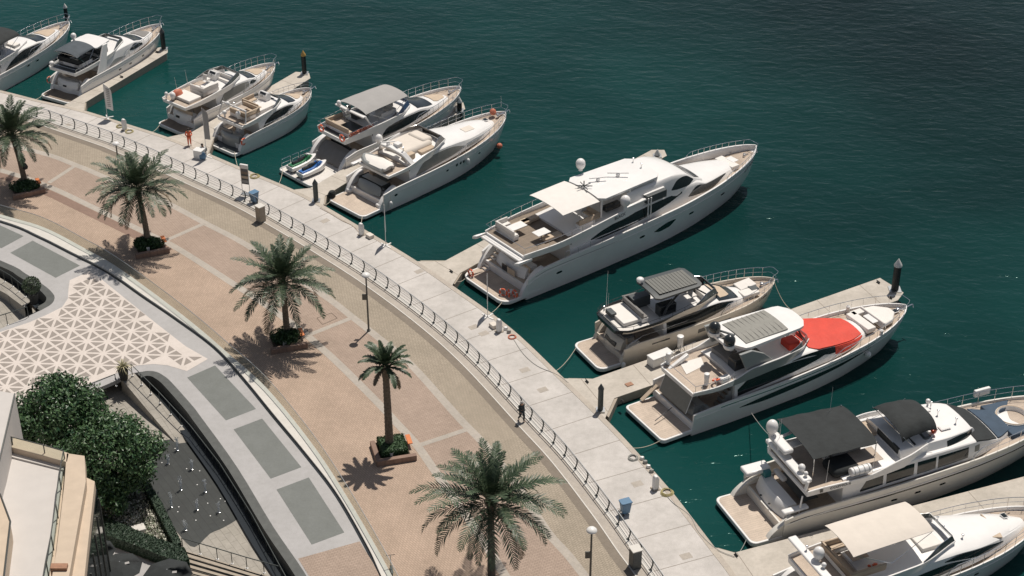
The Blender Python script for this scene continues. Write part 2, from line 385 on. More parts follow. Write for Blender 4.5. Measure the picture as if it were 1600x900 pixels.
# promenade
sheet('promenade', rail+outer[::-1], 0, 'block_tan', t=.4)
def evenly(P, n=140):
    L = [0]
    for a, b in zip(P, P[1:]): L.append(L[-1]+math.dist(a, b))
    out = []; j = 0
    for k in range(n):
        t = L[-1]*k/(n-1)
        while j < len(P)-2 and L[j+1] < t: j += 1
        f = (t-L[j])/max(L[j+1]-L[j], 1e-9); out.append((P[j][0]+(P[j+1][0]-P[j][0])*f, P[j][1]+(P[j+1][1]-P[j][1])*f))
    return out
def ribbon(name, A, B, z, m):
    if len(A) != len(B): A, B = evenly(A), evenly(B)
    mb = MB(); mb.grid([[(p[0], p[1], z) for p in A], [(p[0], p[1], z) for p in B]]); o = mb.build(name, m, smooth=False); o['kind'] = 'structure'; return o
def rib(name, c, wd, z, m): return ribbon(name, offset(c, wd/2), offset(c, -wd/2), z, m)
rb1 = offset(rail, -.25); rb2 = offset(rail, -1.05); rb3 = offset(rail, -1.75)
mb = MB(); mb.grid([[(p[0], p[1], .06) for p in offset(rail, .12)], [(p[0], p[1], .06) for p in rb1]], Vector((0, 0, -.2))); o = mb.build('kerb', 'coping', smooth=False); o['kind'] = 'structure'
ribbon('paved_band', rb1, rb2, .004, 'stripe_grey'); ribbon('dark_paved_band', rb2, rb3, .004, 'band_dark')
mb = MB(); c2 = offset(rail, -1.05); mb.grid([[(p[0], p[1], .03) for p in c2], [(p[0], p[1], .03) for p in offset(rail, -1.13)]], Vector((0, 0, -.1))); o = mb.build('kerb', 'coping', smooth=False); o['kind'] = 'structure'
SA = [(-420,130),(-200,178),(45,234),(117,257.5),(180,284),(250,312),(321,349),(384,382),(446,424),(508,463),(550,495),(589,526),(642,570),(716,652),(761,699.5),(812,765),(856,832),(893,874),(950,950),(1040,1080)]
SB = [(-420,172),(-200,215),(0,266),(77.5,292.5),(137,320),(220,360),(275,387),(362,442),(410,473),(466,513),(500,542),(534,573),(593,632),(616,657),(650,694),(681,738),(730,808),(780,885),(850,1000),(900,1090)]
sa, sb = wc(SA), wc(SB)
ribbon('promenade_middle', offset(sa, -.2), offset(sb, .2), .008, 'block_red')
ribbon('promenade_inner', offset(sb, -.2), offset(outer, .02), .004, 'block_sand')
rib('brick_band', offset(wc(SB[:7]), -.8), .9, .008, 'block_brick')
rib('paving_stripe', sa, .62, .012, 'stripe_grey'); rib('paving_stripe', sb, .62, .012, 'stripe_grey')
for a, b in (((76,286),(116,260)), ((259,376),(320,349)), ((484,523),(549,497)), ((658,695),(727,672)), ((-60,246),(-25,222))):
    A = Vector(g2(*a)); B_ = Vector(g2(*b)); d = (B_-A).normalized(); n = Vector((-d.y, d.x))*.22
    sheet('paving_stripe', [tuple(A-n), tuple(B_-n), tuple(B_+n), tuple(A+n)], .016, 'stripe_grey')
for P in ([(495,497),(518,489),(527,497),(504,507)],):
    pts = [G(x, y, .02) for x, y in P]; mb = MB(); mb.tube(pts, .02, 4, closed=True); o = mb.build('inspection_cover', 'band_dark'); o['kind'] = 'structure'
# terrace deck with the two sunken openings
HOLE1 = [(-200,330),(0,407),(40,428),(67,445),(80,456),(85,465),(80,475),(63,485),(40,496),(0,514),(-80,542),(-250,600)]
HOLE2 = [(0,668),(100,632),(140,612),(183,594),(207,583),(228,580),(243,581),(255,587),(268,598),(300,634),(313,651),(370,730),(427,824),(476,896),(530,990),(600,1120)]
h1, h2 = [g2(*p) for p in HOLE1], [g2(*p) for p in HOLE2]
deckp = inner+[g2(*p) for p in ((600,1120),)]+h2[::-1][1:]+[g2(-300, 760)]+h1[::-1]
sheet('terrace', deckp, 0, 'deck_light', t=.3)
# ground under everything: sunken plaza
PZ = -1.2
o = sheet('ground', [g2(-600,150,-1.25), g2(0,380,-1.25), g2(330,560,-1.25), g2(560,900,-1.25), (10,20), (-200,20)], PZ-.06, 'plaza_tile')
sheet('plaza', [g2(*p, PZ) for p in ((-200,330),(0,400),(100,440),(100,500),(-250,640))], PZ, 'plaza_tile')
sheet('plaza', [g2(*p, PZ) for p in ((-300,700),(100,600),(215,575),(300,610),(400,720),(520,880),(640,1120),(-200,1150))], PZ, 'plaza_tile')
def wallstrip(name, P, z0, z1, th, m):
    mb = MB(); a = P; b = offset(P, th); n = len(P)
    mb.grid([[(p[0], p[1], z0) for p in a], [(p[0], p[1], z1) for p in a], [(p[0], p[1], z1) for p in b], [(p[0], p[1], z0) for p in b]])
    return mb.build(name, m, smooth=False)
# terrace edge and dark channel along the openings
def ch(P): return [g2(*p) for p in catmull(P, 4)]
c1 = ch([(-200,330),(0,407),(40,428),(67,445),(80,456),(85,465),(80,475),(63,485)])
c2_ = ch([(215,584),(228,580),(243,581),(255,587),(268,598),(300,634),(313,651),(370,730),(427,824),(476,896),(530,990)])
for c in (c1, c2_):
    s = -1 if c is c1 else -1
    ribbon('edge_band', offset(c, .02), offset(c, -.62), .008, 'stone_dark')
    o = wallstrip('retaining_wall', offset(c, -.6), -1.5, .0, .05, 'stone_dark'); o['kind'] = 'structure'
    ribbon('drain_channel', offset(c, -.6), offset(c, -1.5), -1.0, 'black_paint')
# dark drain line beside the coping
ribbon('drain_channel', offset(inner, .05), offset(inner, -.2), .006, 'black_paint')
# star pattern
STAR = [(140,424),(158,436),(200,470),(245,506),(290,541),(325,561),(292,580),(262,571),(240,569),(215,571),(180,584),(140,599),(60,632),(-60,660),(-150,640),(-120,556),(0,519),(45,504),(75,491),(97,480),(106,467),(107,452),(109,438)]
star = [g2(*p) for p in STAR]
sheet('star_paving', star, .010, 'star_light')
def inside(p, poly):
    c = False; n = len(poly)
    for i in range(n):
        a, b = poly[i], poly[i-1]
        if (a[1] > p[1]) != (b[1] > p[1]) and p[0] < (b[0]-a[0])*(p[1]-a[1])/(b[1]-a[1])+a[0]: c = not c
    return c
o0 = Vector(g2(138.7, 448)); uu = Vector(g2(168.6, 448.8))-o0; vv = Vector(g2(132, 464.7))-o0
a_ = (uu.length+vv.length)/2; uu = uu.normalized()*a_*.99; vv = vv.normalized()*a_*.99
mb = MB()
for i in range(-30, 30):
    for j in range(-22, 22):
        P = o0+uu*i+vv*j; q = [P, P+uu, P+uu+vv, P+vv]; c = (q[0]+q[2])/2
        for k in range(4):
            tr = [q[k], q[(k+1) % 4], c]; g = (tr[0]+tr[1]+tr[2])/3
            # shrink the triangle parallel to its edges
            out = []
            A = (tr[1]-tr[0]).length; Bl = (tr[2]-tr[1]).length; Cl = (tr[0]-tr[2]).length
            inc = (tr[0]*Bl+tr[1]*Cl+tr[2]*A)/(A+Bl+Cl); ar = abs((tr[1]-tr[0]).x*(tr[2]-tr[0]).y-(tr[1]-tr[0]).y*(tr[2]-tr[0]).x)/2; rin = 2*ar/(A+Bl+Cl)
            wd = .105; f = max(0, 1-wd/rin)
            out = [inc+(t-inc)*f for t in tr]
            if all(inside(t, star) for t in out): mb.add([(t.x, t.y, .014) for t in out], [(0, 1, 2)])
o = mb.build('star_inlay', 'star_dark', smooth=False); o['kind'] = 'structure'
for P in ([(0,352),(37,369),(2,388),(-60,362)], [(51,376),(125,415),(87,434),(16,395)], [(336,571),(400,639),(353,657),(292.5,590)], [(409.6,654),(471,730),(423,748),(365,671)], [(482.5,746),(538,832),(487,851),(432,765)]):
    sheet('dark_paving_panel', [g2(*p) for p in P], .006, 'deck_panel')
sheet('tan_paving', [g2(*p) for p in ((466,873),(562,846),(583,880),(630,975),(560,1040),(510,945))], .010, 'block_red')
# ramps beside the openings
def ramp(P):
    mb = MB(); pts = [(G(x, y, z).x, G(x, y, z).y, z) for x, y, z in P]
    n = len(pts)//2; A, B_ = pts[:n], pts[n:]
    mb.grid([A, B_]); mb.grid([B_, [(p[0], p[1], -1.4) for p in B_]]); mb.grid([A, [(p[0], p[1], -1.4) for p in A]])
    o = mb.build('ramp', 'plaza_tile', smooth=False); o['kind'] = 'structure'
ramp([(207,580,0),(250,626,-.5),(305,690,PZ),(188,590,0),(228,638,-.5),(276,694,PZ)])
ramp([(48,470,0),(20,446,-.4),(-40,410,PZ+.1),(38,480,0),(8,458,-.4),(-60,424,PZ+.1)])
# wet ground round the fountain
wet = [(230,706),(250,690),(275,686),(302,687),(325,706),(332,740),(355,775),(376,804),(350,824),(328,834),(304,855),(282,838),(246,790),(226,750)]
sheet('wet_ground', [g2(*p, PZ) for p in catmull(wet+[wet[0]], 3)[:-1]], PZ+.006, 'wet_paving')
# ================================================================ RAILING
rt = empty('promenade_railing', (0, 0, 0), 0, 'long curved grey metal railing with bowed posts between the quay and the tan promenade', 'railing')
vis = [p for p in rail]
posts = resample(rail, 1.633)
n_out = 0
post_me = None
for i in range(1, len(posts)-1):
    p = posts[i]
    if not (-46 < p[0] < 17): continue
    n = norm2(posts, i)
    if post_me is None:
        mb = MB(); pr = []
        for k in range(9):
            t = k/8; pr.append((.16*sin(pi*t)+.0, 0, .06+1.05*t))
        for a, b in zip(pr, pr[1:]): pass
        rows = [[(q[0]-.045, -.024, q[2]), (q[0]+.045, -.024, q[2]), (q[0]+.045, .024, q[2]), (q[0]-.045, .024, q[2]), (q[0]-.045, -.024, q[2])] for q in pr]
        mb.grid(rows); mb.box((0, 0, .075), (.2, .16, .03))
        o = mb.build('post', 'rail_metal', rt); post_me = o
    else: o = post_me.copy(); COL.objects.link(o)
    o.location = (p[0], p[1], 0); o.rotation_euler = (0, 0, math.atan2(n.y, n.x)); n_out += 1
rr = [p for p in resample(rail, .8) if -48 < p[0] < 19]
mb = MB(); mb.tube([(p[0], p[1], 1.12) for p in rr], .032, 6); mb.build('top_rail', 'alu', rt)
mb = MB()
for z, of in ((.25, .1), (.47, .15), (.69, .14), (.91, .07)):
    q = offset(rr, of); mb.tube([(p[0], p[1], z) for p in q], .013, 4)
mb.build('wires', 'rail_metal', rt)
# ================================================================ GLASS BALUSTRADE
bt = empty('glass_balustrade', (0, 0, 0), 0, 'long curved frameless glass balustrade standing on pale coping at the terrace edge', 'balustrade')
oc = resample(outer, .4); mb = MB()
ci, co = evenly(inner), evenly(outer)
mb.grid([[(p[0], p[1], 0) for p in ci], [(p[0], p[1], .16) for p in ci], [(p[0], p[1], .22) for p in co], [(p[0], p[1], 0) for p in co]])
mb.build('coping', 'coping', bt, smooth=False)
gl = resample(offset(outer, .03), 2.05)
for a, b in zip(gl, gl[1:]):
    if not (-45 < a[0] < 0): continue
    A, B_ = Vector((a[0], a[1], .2)), Vector((b[0], b[1], .2)); d = (B_-A).normalized()*.02; n = Vector((-d.y, d.x, 0)).normalized()*.02
    mb = MB(); mb.grid([[A+d, B_-d], [A+d+Vector((0, 0, .95)), B_-d+Vector((0, 0, .95))]], n); mb.build('glass_panel', 'clear_glass', bt, smooth=False)
gr = [p for p in resample(offset(outer, .04), .5) if -46 < p[0] < 1]
mb = MB(); mb.tube([(p[0], p[1], 1.17) for p in gr], .025, 6); mb.build('handrail', 'alu', bt)
# ================================================================ DOCKS
def dock(P, label, joints=5, cleats=()):
    t = empty('floating_dock', (*g2(*P[0]), 0), 0, label, 'dock', 'floating docks between the yachts')
    L0 = Vector(t.location)
    poly = [tuple(Vector(g2(x, y, -.03))-Vector((L0.x, L0.y))) for x, y in P]
    MB().prism(poly, -.1, -.03).build('deck', 'dock_deck', t, smooth=False, bev=.02)
    # seams across the deck
    far_ = max(poly, key=lambda p: p[0]**2+p[1]**2); ax = Vector(far_).normalized(); nn = Vector((-ax.y, ax.x)); k = 1.2; ms = MB()
    while k < Vector(far_).length-.6:
        q = ax*k; ts = []
        for a, b in zip(poly, poly[1:]+poly[:1]):
            a, b = Vector(a), Vector(b); d = b-a; den = nn.x*d.y-nn.y*d.x
            if abs(den) < 1e-9: continue
            v = a-q; t_ = (v.x*d.y-v.y*d.x)/den; u_ = (v.x*nn.y-v.y*nn.x)/den
            if 0 <= u_ < 1: ts.append(t_)
        ts.sort()
        for t0, t1 in zip(ts[::2], ts[1::2]):
            A_, B2 = q+nn*(t0+.05), q+nn*(t1-.05); w2 = ax*.018; ms.add([(A_.x-w2.x, A_.y-w2.y, -.026), (A_.x+w2.x, A_.y+w2.y, -.026), (B2.x+w2.x, B2.y+w2.y, -.026), (B2.x-w2.x, B2.y-w2.y, -.026)], [(0, 1, 2, 3)])
        k += 2.9 if Vector(far_).length < 24 else 4.4
    ms.build('deck_seams', 'band_dark', t, smooth=False)
    # float body inset under the deck
    c = Vector((sum(p[0] for p in poly)/len(poly), sum(p[1] for p in poly)/len(poly)))
    ins = [tuple(c+(Vector(p)-c)*.97) for p in poly]
    MB().prism(ins, -1.1, -.104).build('float', 'stone', t, smooth=False)
    return t
dock([(100,164.5),(131,173.5),(133,160),(262,82),(262,76),(255,73),(238,76),(128,148)], 'narrow concrete floating dock beside the yacht with the blue bimini')
dock([(260,214.5),(325,240.5),(333,218),(485,122),(483,114),(462,112),(300,206)], 'concrete floating dock between the white cruiser and the beige seated cruiser')
dock([(457,296.5),(505,321.5),(508,306),(727,170),(724,160),(712,160),(484,294)], 'concrete floating dock between the jet ski yacht and the yacht carrying a dinghy')
dock([(650,408),(706,446.5),(719,426.5),(1042,243),(1038,234),(1018,234),(694,408)], 'wide concrete floating dock on the far side of the largest white yacht')
dock([(880,591),(945,654.5),(960,622),(1403,469),(1412,457),(1375,434),(925,592)], 'concrete floating dock between the dark hardtop yacht and the red covered yacht')
dock([(1115,854.5),(1150,901),(1180,960),(1215,900),(1700,765),(1700,718),(1147,863.5)], 'concrete floating dock below the black awning yacht at the lower right')
def pile(px, py, h, r, cap, body, label, z=-.03):
    t = empty('mooring_pile', (*g2(px, py, z), z), 0, label, 'mooring pile', 'mooring piles')
    MB().lathe((0, 0, 0), [(r, -1.6), (r, h)], 16).build('shaft', body, t)
    MB().lathe((0, 0, 0), [(r*1.12, h-.04), (r*1.12, h+.06), (.03, h+.06+r*1.9)], 16).build('cap', cap, t)
    mb = MB(); mb.box((0, -.0, .05), (r*3.2, r*3.2, .07)); mb.build('collar', 'alu', t, smooth=False)
    return t
pile(475.8, 115, 2.0, .24, 'yellow_cap', 'pile_black', 'black mooring pile with yellow cone cap near the beige seated cruiser bow')
pile(256, 77, 1.9, .24, 'dark_grey', 'pile_black', 'black mooring pile at the tip of the narrow upper left dock')
pile(104, 28, 1.2, .2, 'white_cap', 'pile_black', 'short dark pile with pale top behind the bow of the top left corner yacht')
pile(718, 173, .95, .24, 'white_cap', 'pile_black', 'black pile with white cone cap between the bows of the grey bimini and dinghy yachts')
pile(1027, 244, .2, .24, 'white_cap', 'pile_black', 'pile with only its white cone showing behind the largest yacht')
pile(1398, 453, 2.3, .3, 'white_cap', 'pile_black', 'tall black mooring pile with pale cone cap on the dock behind the red covered yacht')
pile(938, 641, 1.9, .2, 'dark_grey', 'pile_grey', 'dark pointed pile on a white bracket at the quay near the white dock box', 0)
pile(494, 314, 1.7, .22, 'dark_grey', 'pile_grey', 'dark grey mooring pile between the jet skis and the beige swim platform', 0)
# ================================================================ YACHT BUILDER
# local axes of a yacht: x runs from the end of the swim platform (0) to the bow (L), y to port, z up from the waterline
class Body:
    "a hull, deckhouse or flybridge: half widths at the foot (wb) and the top (wt), heights of foot (z0) and top (z1), all along x"
    def __init__(s, x0, x1, wb, wt, z0, z1, q=1.0, cam=0.0, zlin=False):
        s.x0, s.x1, s.q, s.c = x0, x1, q, cam
        f = (lambda p: (lambda x: lin(p, x))) if zlin else (lambda p: (lambda x: pch(p, x)))
        s.wb, s.wt = (lambda x: pch(wb, x)), (lambda x: pch(wt, x)); s.z0, s.z1 = f(z0), f(z1)
        s.bp = [p[0] for p in z1]
    def xs(s, a=None, b=None, n=40, extra=()):
        a = s.x0 if a is None else a; b = s.x1 if b is None else b
        v = {round(a+(b-a)*i/n, 4) for i in range(n+1)} | {round(x, 4) for x in list(s.bp)+list(extra) if a < x < b}
        return sorted(v)
    def side(s, x, t, sg, off=0):
        y = s.wb(x)+(s.wt(x)-s.wb(x))*max(t, 0)**s.q; return Vector((x, sg*max(y+off, .01), s.z0(x)+(s.z1(x)-s.z0(x))*t))
    def top(s, x, u, off=0):
        return Vector((x, u*s.wt(x), s.z1(x)+s.c*(1-u*u)*min(1, s.wt(x)/1.2)+off))
    def solid(s, name, m, par, n=40, taper_ends=True):
        mb = MB(); rows = []
        for x in s.xs(n=n):
            w_ = s.wt(x); e = min(.12, w_*.12)
            rg = [s.side(x, t, -1) for t in (0, .2, .4, .6, .8, .93)]
            rg[-1:] = [s.side(x, .95, -1)]
            rg += [Vector((x, -(w_-e*.5), s.z1(x)-.0+.2*s.c*0)), ]
            rg += [s.top(x, u) for u in (-.92, -.7, -.4, 0, .4, .7, .92)]
            rg += [Vector((x, (w_-e*.5), s.z1(x)))]
            rg += [s.side(x, t, 1) for t in (.95, .8, .6, .4, .2, 0)]
            rg += [rg[0]]
            rows.append(rg)
        mb.grid(rows)
        k = len(rows[0])
        for r in (rows[0], rows[-1]): mb.add(r[:-1], [tuple(range(k-1))])
        return mb.build(name, m, par, ang=34)
    def tub(s, name, m, par, floor, cap=.12, n=44, aft_open=False, extra=()):
        mb = MB(); rows = []
        for x in s.xs(n=n, extra=extra):
            w_ = s.wt(x); z = s.z1(x); fl = min(floor(x), z-.01); zi = max(w_-cap, .004)
            tt = max(0, min(1, (fl-s.z0(x))/max(z-s.z0(x), .01)))
            yi = min(zi, max(s.side(x, tt, 1).y-.04, .003))
            h = [s.side(x, t, 1) for t in (0, .15, .3, .45, .6, .75, .9, .97)]+[Vector((x, w_-.02 if w_ > .1 else w_*.9, z)), Vector((x, zi+.02 if w_ > .1 else zi, z)), Vector((x, zi, z-.03)), Vector((x, yi, fl))]
            rows.append([Vector((p.x, -p.y, p.z)) for p in h]+h[::-1])
        mb.grid(rows); k = len(rows[0])
        for r in rows: pass
        # close the bottom and the two ends
        mb.grid([[r[0] for r in rows], [r[-1] for r in rows]])
        for r in (rows[0], rows[-1]):
            mb.add(r, [tuple(list(range(0, k)))])
        s.floor = floor; s.cap = cap
        return mb.build(name, m, par, ang=34)
    def floorpatch(s, name, m, par, a, b, off=.006, n=30, inset=.03, z=None, umin=None):
        mb = MB(); rows = []
        for x in s.xs(a, b, n):
            fl = (z or s.floor)(x); tt = max(0, min(1, (fl-s.z0(x))/max(s.z1(x)-s.z0(x), .01)))
            y = max(min(s.wt(x)-s.cap, s.side(x, tt, 1).y-.04)-inset, .002); rows.append([(x, -y, fl+off), (x, 0, fl+off), (x, y, fl+off)])
        mb.grid(rows, Vector((0, 0, -.02))); return mb.build(name, m, par, smooth=False)
    def sidepatch(s, name, m, par, pts, off=.012, nx=22, nz=4, both=True, sg=-1, thick=.03):
        "pts: list of (x, t_low, t_high)"
        objs = []
        for g in ((-1, 1) if both else (sg,)):
            lo = [(p[0], p[1]) for p in pts]; hi = [(p[0], p[2]) for p in pts]; a, b = pts[0][0], pts[-1][0]; rows = []
            xs = sorted({round(a+(b-a)*i/nx, 4) for i in range(nx+1)} | {p[0] for p in pts})
            for x in xs:
                l, h = pch(lo, x), pch(hi, x); rows.append([s.side(x, l+(h-l)*j/nz, g, off) for j in range(nz+1)])
            mb = MB(); mb.grid(rows, Vector((0, -g*(thick+off), 0))); objs.append(mb.build(name, m, par, ang=50))
        return objs
    def toppatch(s, name, m, par, pts, off=.012, nx=16, ny=10, thick=.03, lift=0):
        "pts: list of (x, u_low, u_high)"
        lo = [(p[0], p[1]) for p in pts]; hi = [(p[0], p[2]) for p in pts]; a, b = pts[0][0], pts[-1][0]; rows = []
        xs = sorted({round(a+(b-a)*i/nx, 4) for i in range(nx+1)} | {p[0] for p in pts})
        for x in xs:
            l, h = pch(lo, x), pch(hi, x); rows.append([s.top(x, l+(h-l)*j/ny, off) for j in range(ny+1)])
        mb = MB(); mb.grid(rows, Vector((0, 0, -(thick+off)))); return mb.build(name, m, par, ang=45)
class Yacht:
    def __init__(s, name, label, stern, bow, beam, head=None, L=None, cat='yacht'):
        b = G(bow[0], bow[1], bow[2]+WZ)
        if head is None:
            a = [G(x, y, WZ+.45) for x, y in stern]; m = (a[0]+a[1])/2 if len(a) == 2 else a[0]
            d = (b-m); s.L = math.hypot(d.x, d.y); s.h = math.atan2(d.y, d.x)
        else: s.L = L; s.h = R(head)
        s.o = Vector((b.x-s.L*cos(s.h), b.y-s.L*sin(s.h), WZ)); s.B = beam/2
        s.r = empty(name, s.o, s.h, label, cat, 'yachts moored stern-to along the quay')
    def X(s, f): return f*s.L
    def W(s, x, y, z):
        c, n = cos(s.h), sin(s.h); return Vector((s.o.x+x*c-y*n, s.o.y+x*n+y*c, s.o.z+z))
    def P(s, pts): return [(f*s.L,)+tuple(r) for f, *r in pts]
    # ---- hull
    def hull(s, fp, sheer, floor, w=None, cap=.14, m='gelcoat', zwl=-.4, deck='teak', wl=None, stripe=True, deckto=.985, dk0=None):
        B = s.B; w = w or [(0, .9), (.2, .965), (.42, 1), (.6, .985), (.74, .9), (.85, .72), (.93, .48), (.98, .22), (1, .03)]
        wl = wl or [(0, .82), (.3, .88), (.5, .86), (.65, .72), (.78, .47), (.88, .22), (.95, .05), (1, .01)]
        keel = [(0, zwl), (.86, zwl), (.92, zwl+.35), (.97, zwl+1.3), (1, sheer[-1][1]-.35)]
        s.H = Body(fp*s.L, s.L, s.P([(a, b*B) for a, b in wl]), s.P([(a, b*B) for a, b in w]), s.P(keel), s.P(sheer), q=.75)
        fl = s.P(floor); s.hullo = s.H.tub('hull', m, s.r, lambda x: lin(fl, x), cap, n=60, extra=[p[0] for p in fl])
        if deck:
            a = (dk0 if dk0 is not None else fp+.005)*s.L; seg = []
            steps = [p[0] for i, p in enumerate(fl) if i+1 < len(fl) and fl[i+1][0]-p[0] < .05 and abs(fl[i+1][1]-p[1]) > .05]
            ends = [a]+[x for x in steps if x > a]+[deckto*s.L]
            for p, q in zip(ends, ends[1:]): s.H.floorpatch('deck', deck, s.r, p+.08 if p != a else p, q, n=24)
        if stripe:
            s.H.sidepatch('rubbing_strake', 'gelcoat' if stripe is True else stripe, s.hullo, [(fp*s.L+.1, .80, .83), (s.L*.5, .80, .83), (s.L*.985, .80, .83)], off=.04, nz=1)
    def tt(s, x, z): return (z-s.H.z0(x))/(s.H.z1(x)-s.H.z0(x))
    def hullwin(s, name, pts, m='tinted_glass', both=True):
        "pts (f, zlow, zhigh)"
        q = [(f*s.L, s.tt(f*s.L, a), s.tt(f*s.L, b)) for f, a, b in pts]
        return s.H.sidepatch(name, m, s.hullo, q, off=.012, both=both, sg=-1)
    def ports(s, fs, z, r=.13, ln=.35, dz=0):
        for k, f in enumerate(fs):
            zz = z+dz*k; d = ln/2/s.L
            s.hullwin('porthole', [(f-d, zz-.04, zz+.04), (f-d*.5, zz-r*.7, zz+r*.7), (f+d*.5, zz-r*.7, zz+r*.7), (f+d, zz-.04, zz+.04)], 'tinted_glass')
    def platform(s, fp, z=.45, m='teak', rnd=.55, w=None, edge='gelcoat', inset=.14):
        x1 = fp*s.L+.25; w = w or s.B*.88
        def outl(i): 
            r = rnd; pts = []
            for sg in (-1, 1):
                arc = [(r-r*cos(a)+i, sg*(w-i-r+r*sin(a))) for a in (0, .4, .8, 1.2, pi/2)]
                if sg == -1: pts += [(x1, -(w-i))]+arc[::-1]
                else: pts += arc+[(x1, w-i)]
            return pts
        MB().prism(outl(0), z-.32, z).build('swim_platform', edge, s.r, bev=.04)
        MB().prism(outl(inset), z-.1, z+.012).build('platform_deck', m, s.r, smooth=False)
    def transom(s, f, w, z0, z1, depth=.8, m='gelcoat', rake=.35, side=0, bev=.12, name='transom_locker'):
        "bulging garage door block whose aft face is at f"
        x = f*s.L; mb = MB(); rows = []
        for t in (0, .25, .5, .75, .92, 1.0):
            z = z0+(z1-z0)*t; r = []
            for u in [k/6-1 for k in range(13)]:
                bul = .28*(1-u*u)*(1 if t < .92 else .8); xx = x+rake*t*t-bul+(0.08 if t == 1 else 0)
                r.append(Vector((xx, side+u*w*(1-.05*t), z)))
            rows.append(r)
        rows.append([Vector((x+depth+rake, side+u*w*.95, z1)) for u in [k/6-1 for k in range(13)]])
        rows.append([Vector((x+depth+rake, side+u*w*.95, z0)) for u in [k/6-1 for k in range(13)]])
        mb.grid(rows)
        for j in (0, -1):
            q = [r[j] for r in rows]; mb.add(q, [tuple(range(len(q)))])
        return mb.build(name, m, s.r, ang=32)
    def wing(s, f0, f1, z0, z1, sg, m='gelcoat', th=.2, y=None):
        "swept quarter wing that runs from the hull side down to the platform"
        y = y or s.B*.86; x0, x1 = f0*s.L, f1*s.L; n = 10; A, B_ = [], []
        for i in range(n+1):
            t = i/n; A.append((x0+(x1-x0)*t, z0+.02)); B_.append((x0+(x1-x0)*t, z0+(z1-z0)*sin(t*pi/2)**.75+.03))
        rows = [[Vector((a[0], sg*(y-th), a[1])), Vector((b[0], sg*(y-th), b[1])), Vector((b[0], sg*y, b[1])), Vector((a[0], sg*y, a[1]))] for a, b in zip(A, B_)]
        mb = MB(); mb.grid(rows); mb.grid([[r[0] for r in rows], [r[3] for r in rows]]); mb.add(rows[-1], [(0, 1, 2, 3)])
        return mb.build('quarter_wing', m, s.r, ang=40)
    def stairs(s, f, y, z0, z1, n=4, w=.6, dx=.28, m='gelcoat', tread='teak'):
        x = f*s.L; h = (z1-z0)/n; pr = [(x, z0)]
        for k in range(n): pr += [(x+k*dx, z0+h*(k+1)), (x+(k+1)*dx, z0+h*(k+1))]
        pr += [(x+n*dx, z0)]; q = len(pr); mb = MB()
        mb.add([(a, y-w/2, b) for a, b in pr]+[(a, y+w/2, b) for a, b in pr], [tuple(range(q)), tuple(range(2*q-1, q-1, -1))]+[(i, (i+1) % q, q+(i+1) % q, q+i) for i in range(q)])
        o = mb.build('stairs', m, s.r, smooth=False)
        for k in range(n): MB().box((x+k*dx+dx/2, y, z0+h*(k+1)+.01), (dx*.8, w*.8, .02)).build('tread', tread, o, smooth=False)
    # ---- superstructure
    def house(s, f0, f1, w, z0, z1, tum=.12, m='gelcoat', cam=.1, wtop=None, name='deckhouse'):
        wb = s.P([(a, b*s.B) for a, b in w]); wt = s.P([(a, b*s.B) for a, b in wtop]) if wtop else [(a, max(b-tum, .05)) for a, b in wb]
        s.D = Body(f0*s.L, f1*s.L, wb, wt, s.P(z0), s.P(z1), q=1.6, cam=cam); s.Do = s.D.solid(name, m, s.r, n=50); return s.D
    def win(s, pts, m='tinted_glass', body=None, name='side_window', par=None, off=.015):
        return (body or s.D).sidepatch(name, m, par or s.Do, s.P(pts), off=off)
    def screen(s, pts, m='tinted_glass', body=None, name='windscreen', off=.015, par=None, thick=.03):
        return (body or s.D).toppatch(name, m, par or s.Do, s.P(pts), off=off, thick=thick)
    def fly(s, f0, f1, wb, wt, z0, z1, floor, m='gelcoat', cap=.12, deck='teak', name='flybridge'):
        s.F = Body(f0*s.L, f1*s.L, s.P([(a, b*s.B) for a, b in wb]), s.P([(a, b*s.B) for a, b in wt]), s.P(z0), s.P(z1), q=1)
        fl = s.P(floor); s.Fo = s.F.tub(name, m, s.r, lambda x: lin(fl, x), cap, n=36, extra=[p[0] for p in fl])
        if deck: s.F.floorpatch('flybridge_deck', deck, s.Fo, f0*s.L+cap, f1*s.L-cap, n=16)
        return s.F
    def roof(s, f0, f1, w0, w1, z, th=.12, m='gelcoat', name='hardtop', cam=.1, zf=None, rnd=.25, y=0):
        "thin cambered top; w0 aft, w1 fore half width"
        x0, x1 = f0*s.L, f1*s.L; rows = []; zf = z if zf is None else zf; n = 14
        for i in range(n+1):
            t = i/n; x = x0+(x1-x0)*t; e = min(t, 1-t)*(x1-x0); k = 1
            if e < rnd: k = 1-(1-math.sqrt(max(0, 1-(1-e/rnd)**2)))*rnd*.9/max(w0, .1)
            w_ = (w0+(w1-w0)*t)*k; zz = z+(zf-z)*t
            rows.append([Vector((x, y+u*w_, zz+cam*(1-u*u))) for u in [j/5-1 for j in range(11)]])
        mb = MB(); mb.grid(rows, Vector((0, 0, -th))); return mb.build(name, m, s.r, ang=45)
    def canopy(s, f0, f1, w0, w1, z, zf=None, m='canvas_grey', sag=.10, name='bimini', curl=.25, frame=True, y=0, fz=1.6):
        x0, x1 = f0*s.L, f1*s.L; zf = z if zf is None else zf; rows = []
        for i in range(17):
            t = i/16; x = x0+(x1-x0)*t; w_ = w0+(w1-w0)*t; zz = z+(zf-z)*t-sag*abs(sin(t*pi*3))*.35-curl*(abs(2*t-1)**4)*.5
            rows.append([Vector((x, y+u*w_, zz+.18*(1-u*u)-curl*abs(u)**5)) for u in [j/7-1 for j in range(15)]])
        mb = MB(); mb.grid(rows, Vector((0, 0, -.03))); o = mb.build(name, m, s.r, ang=60)
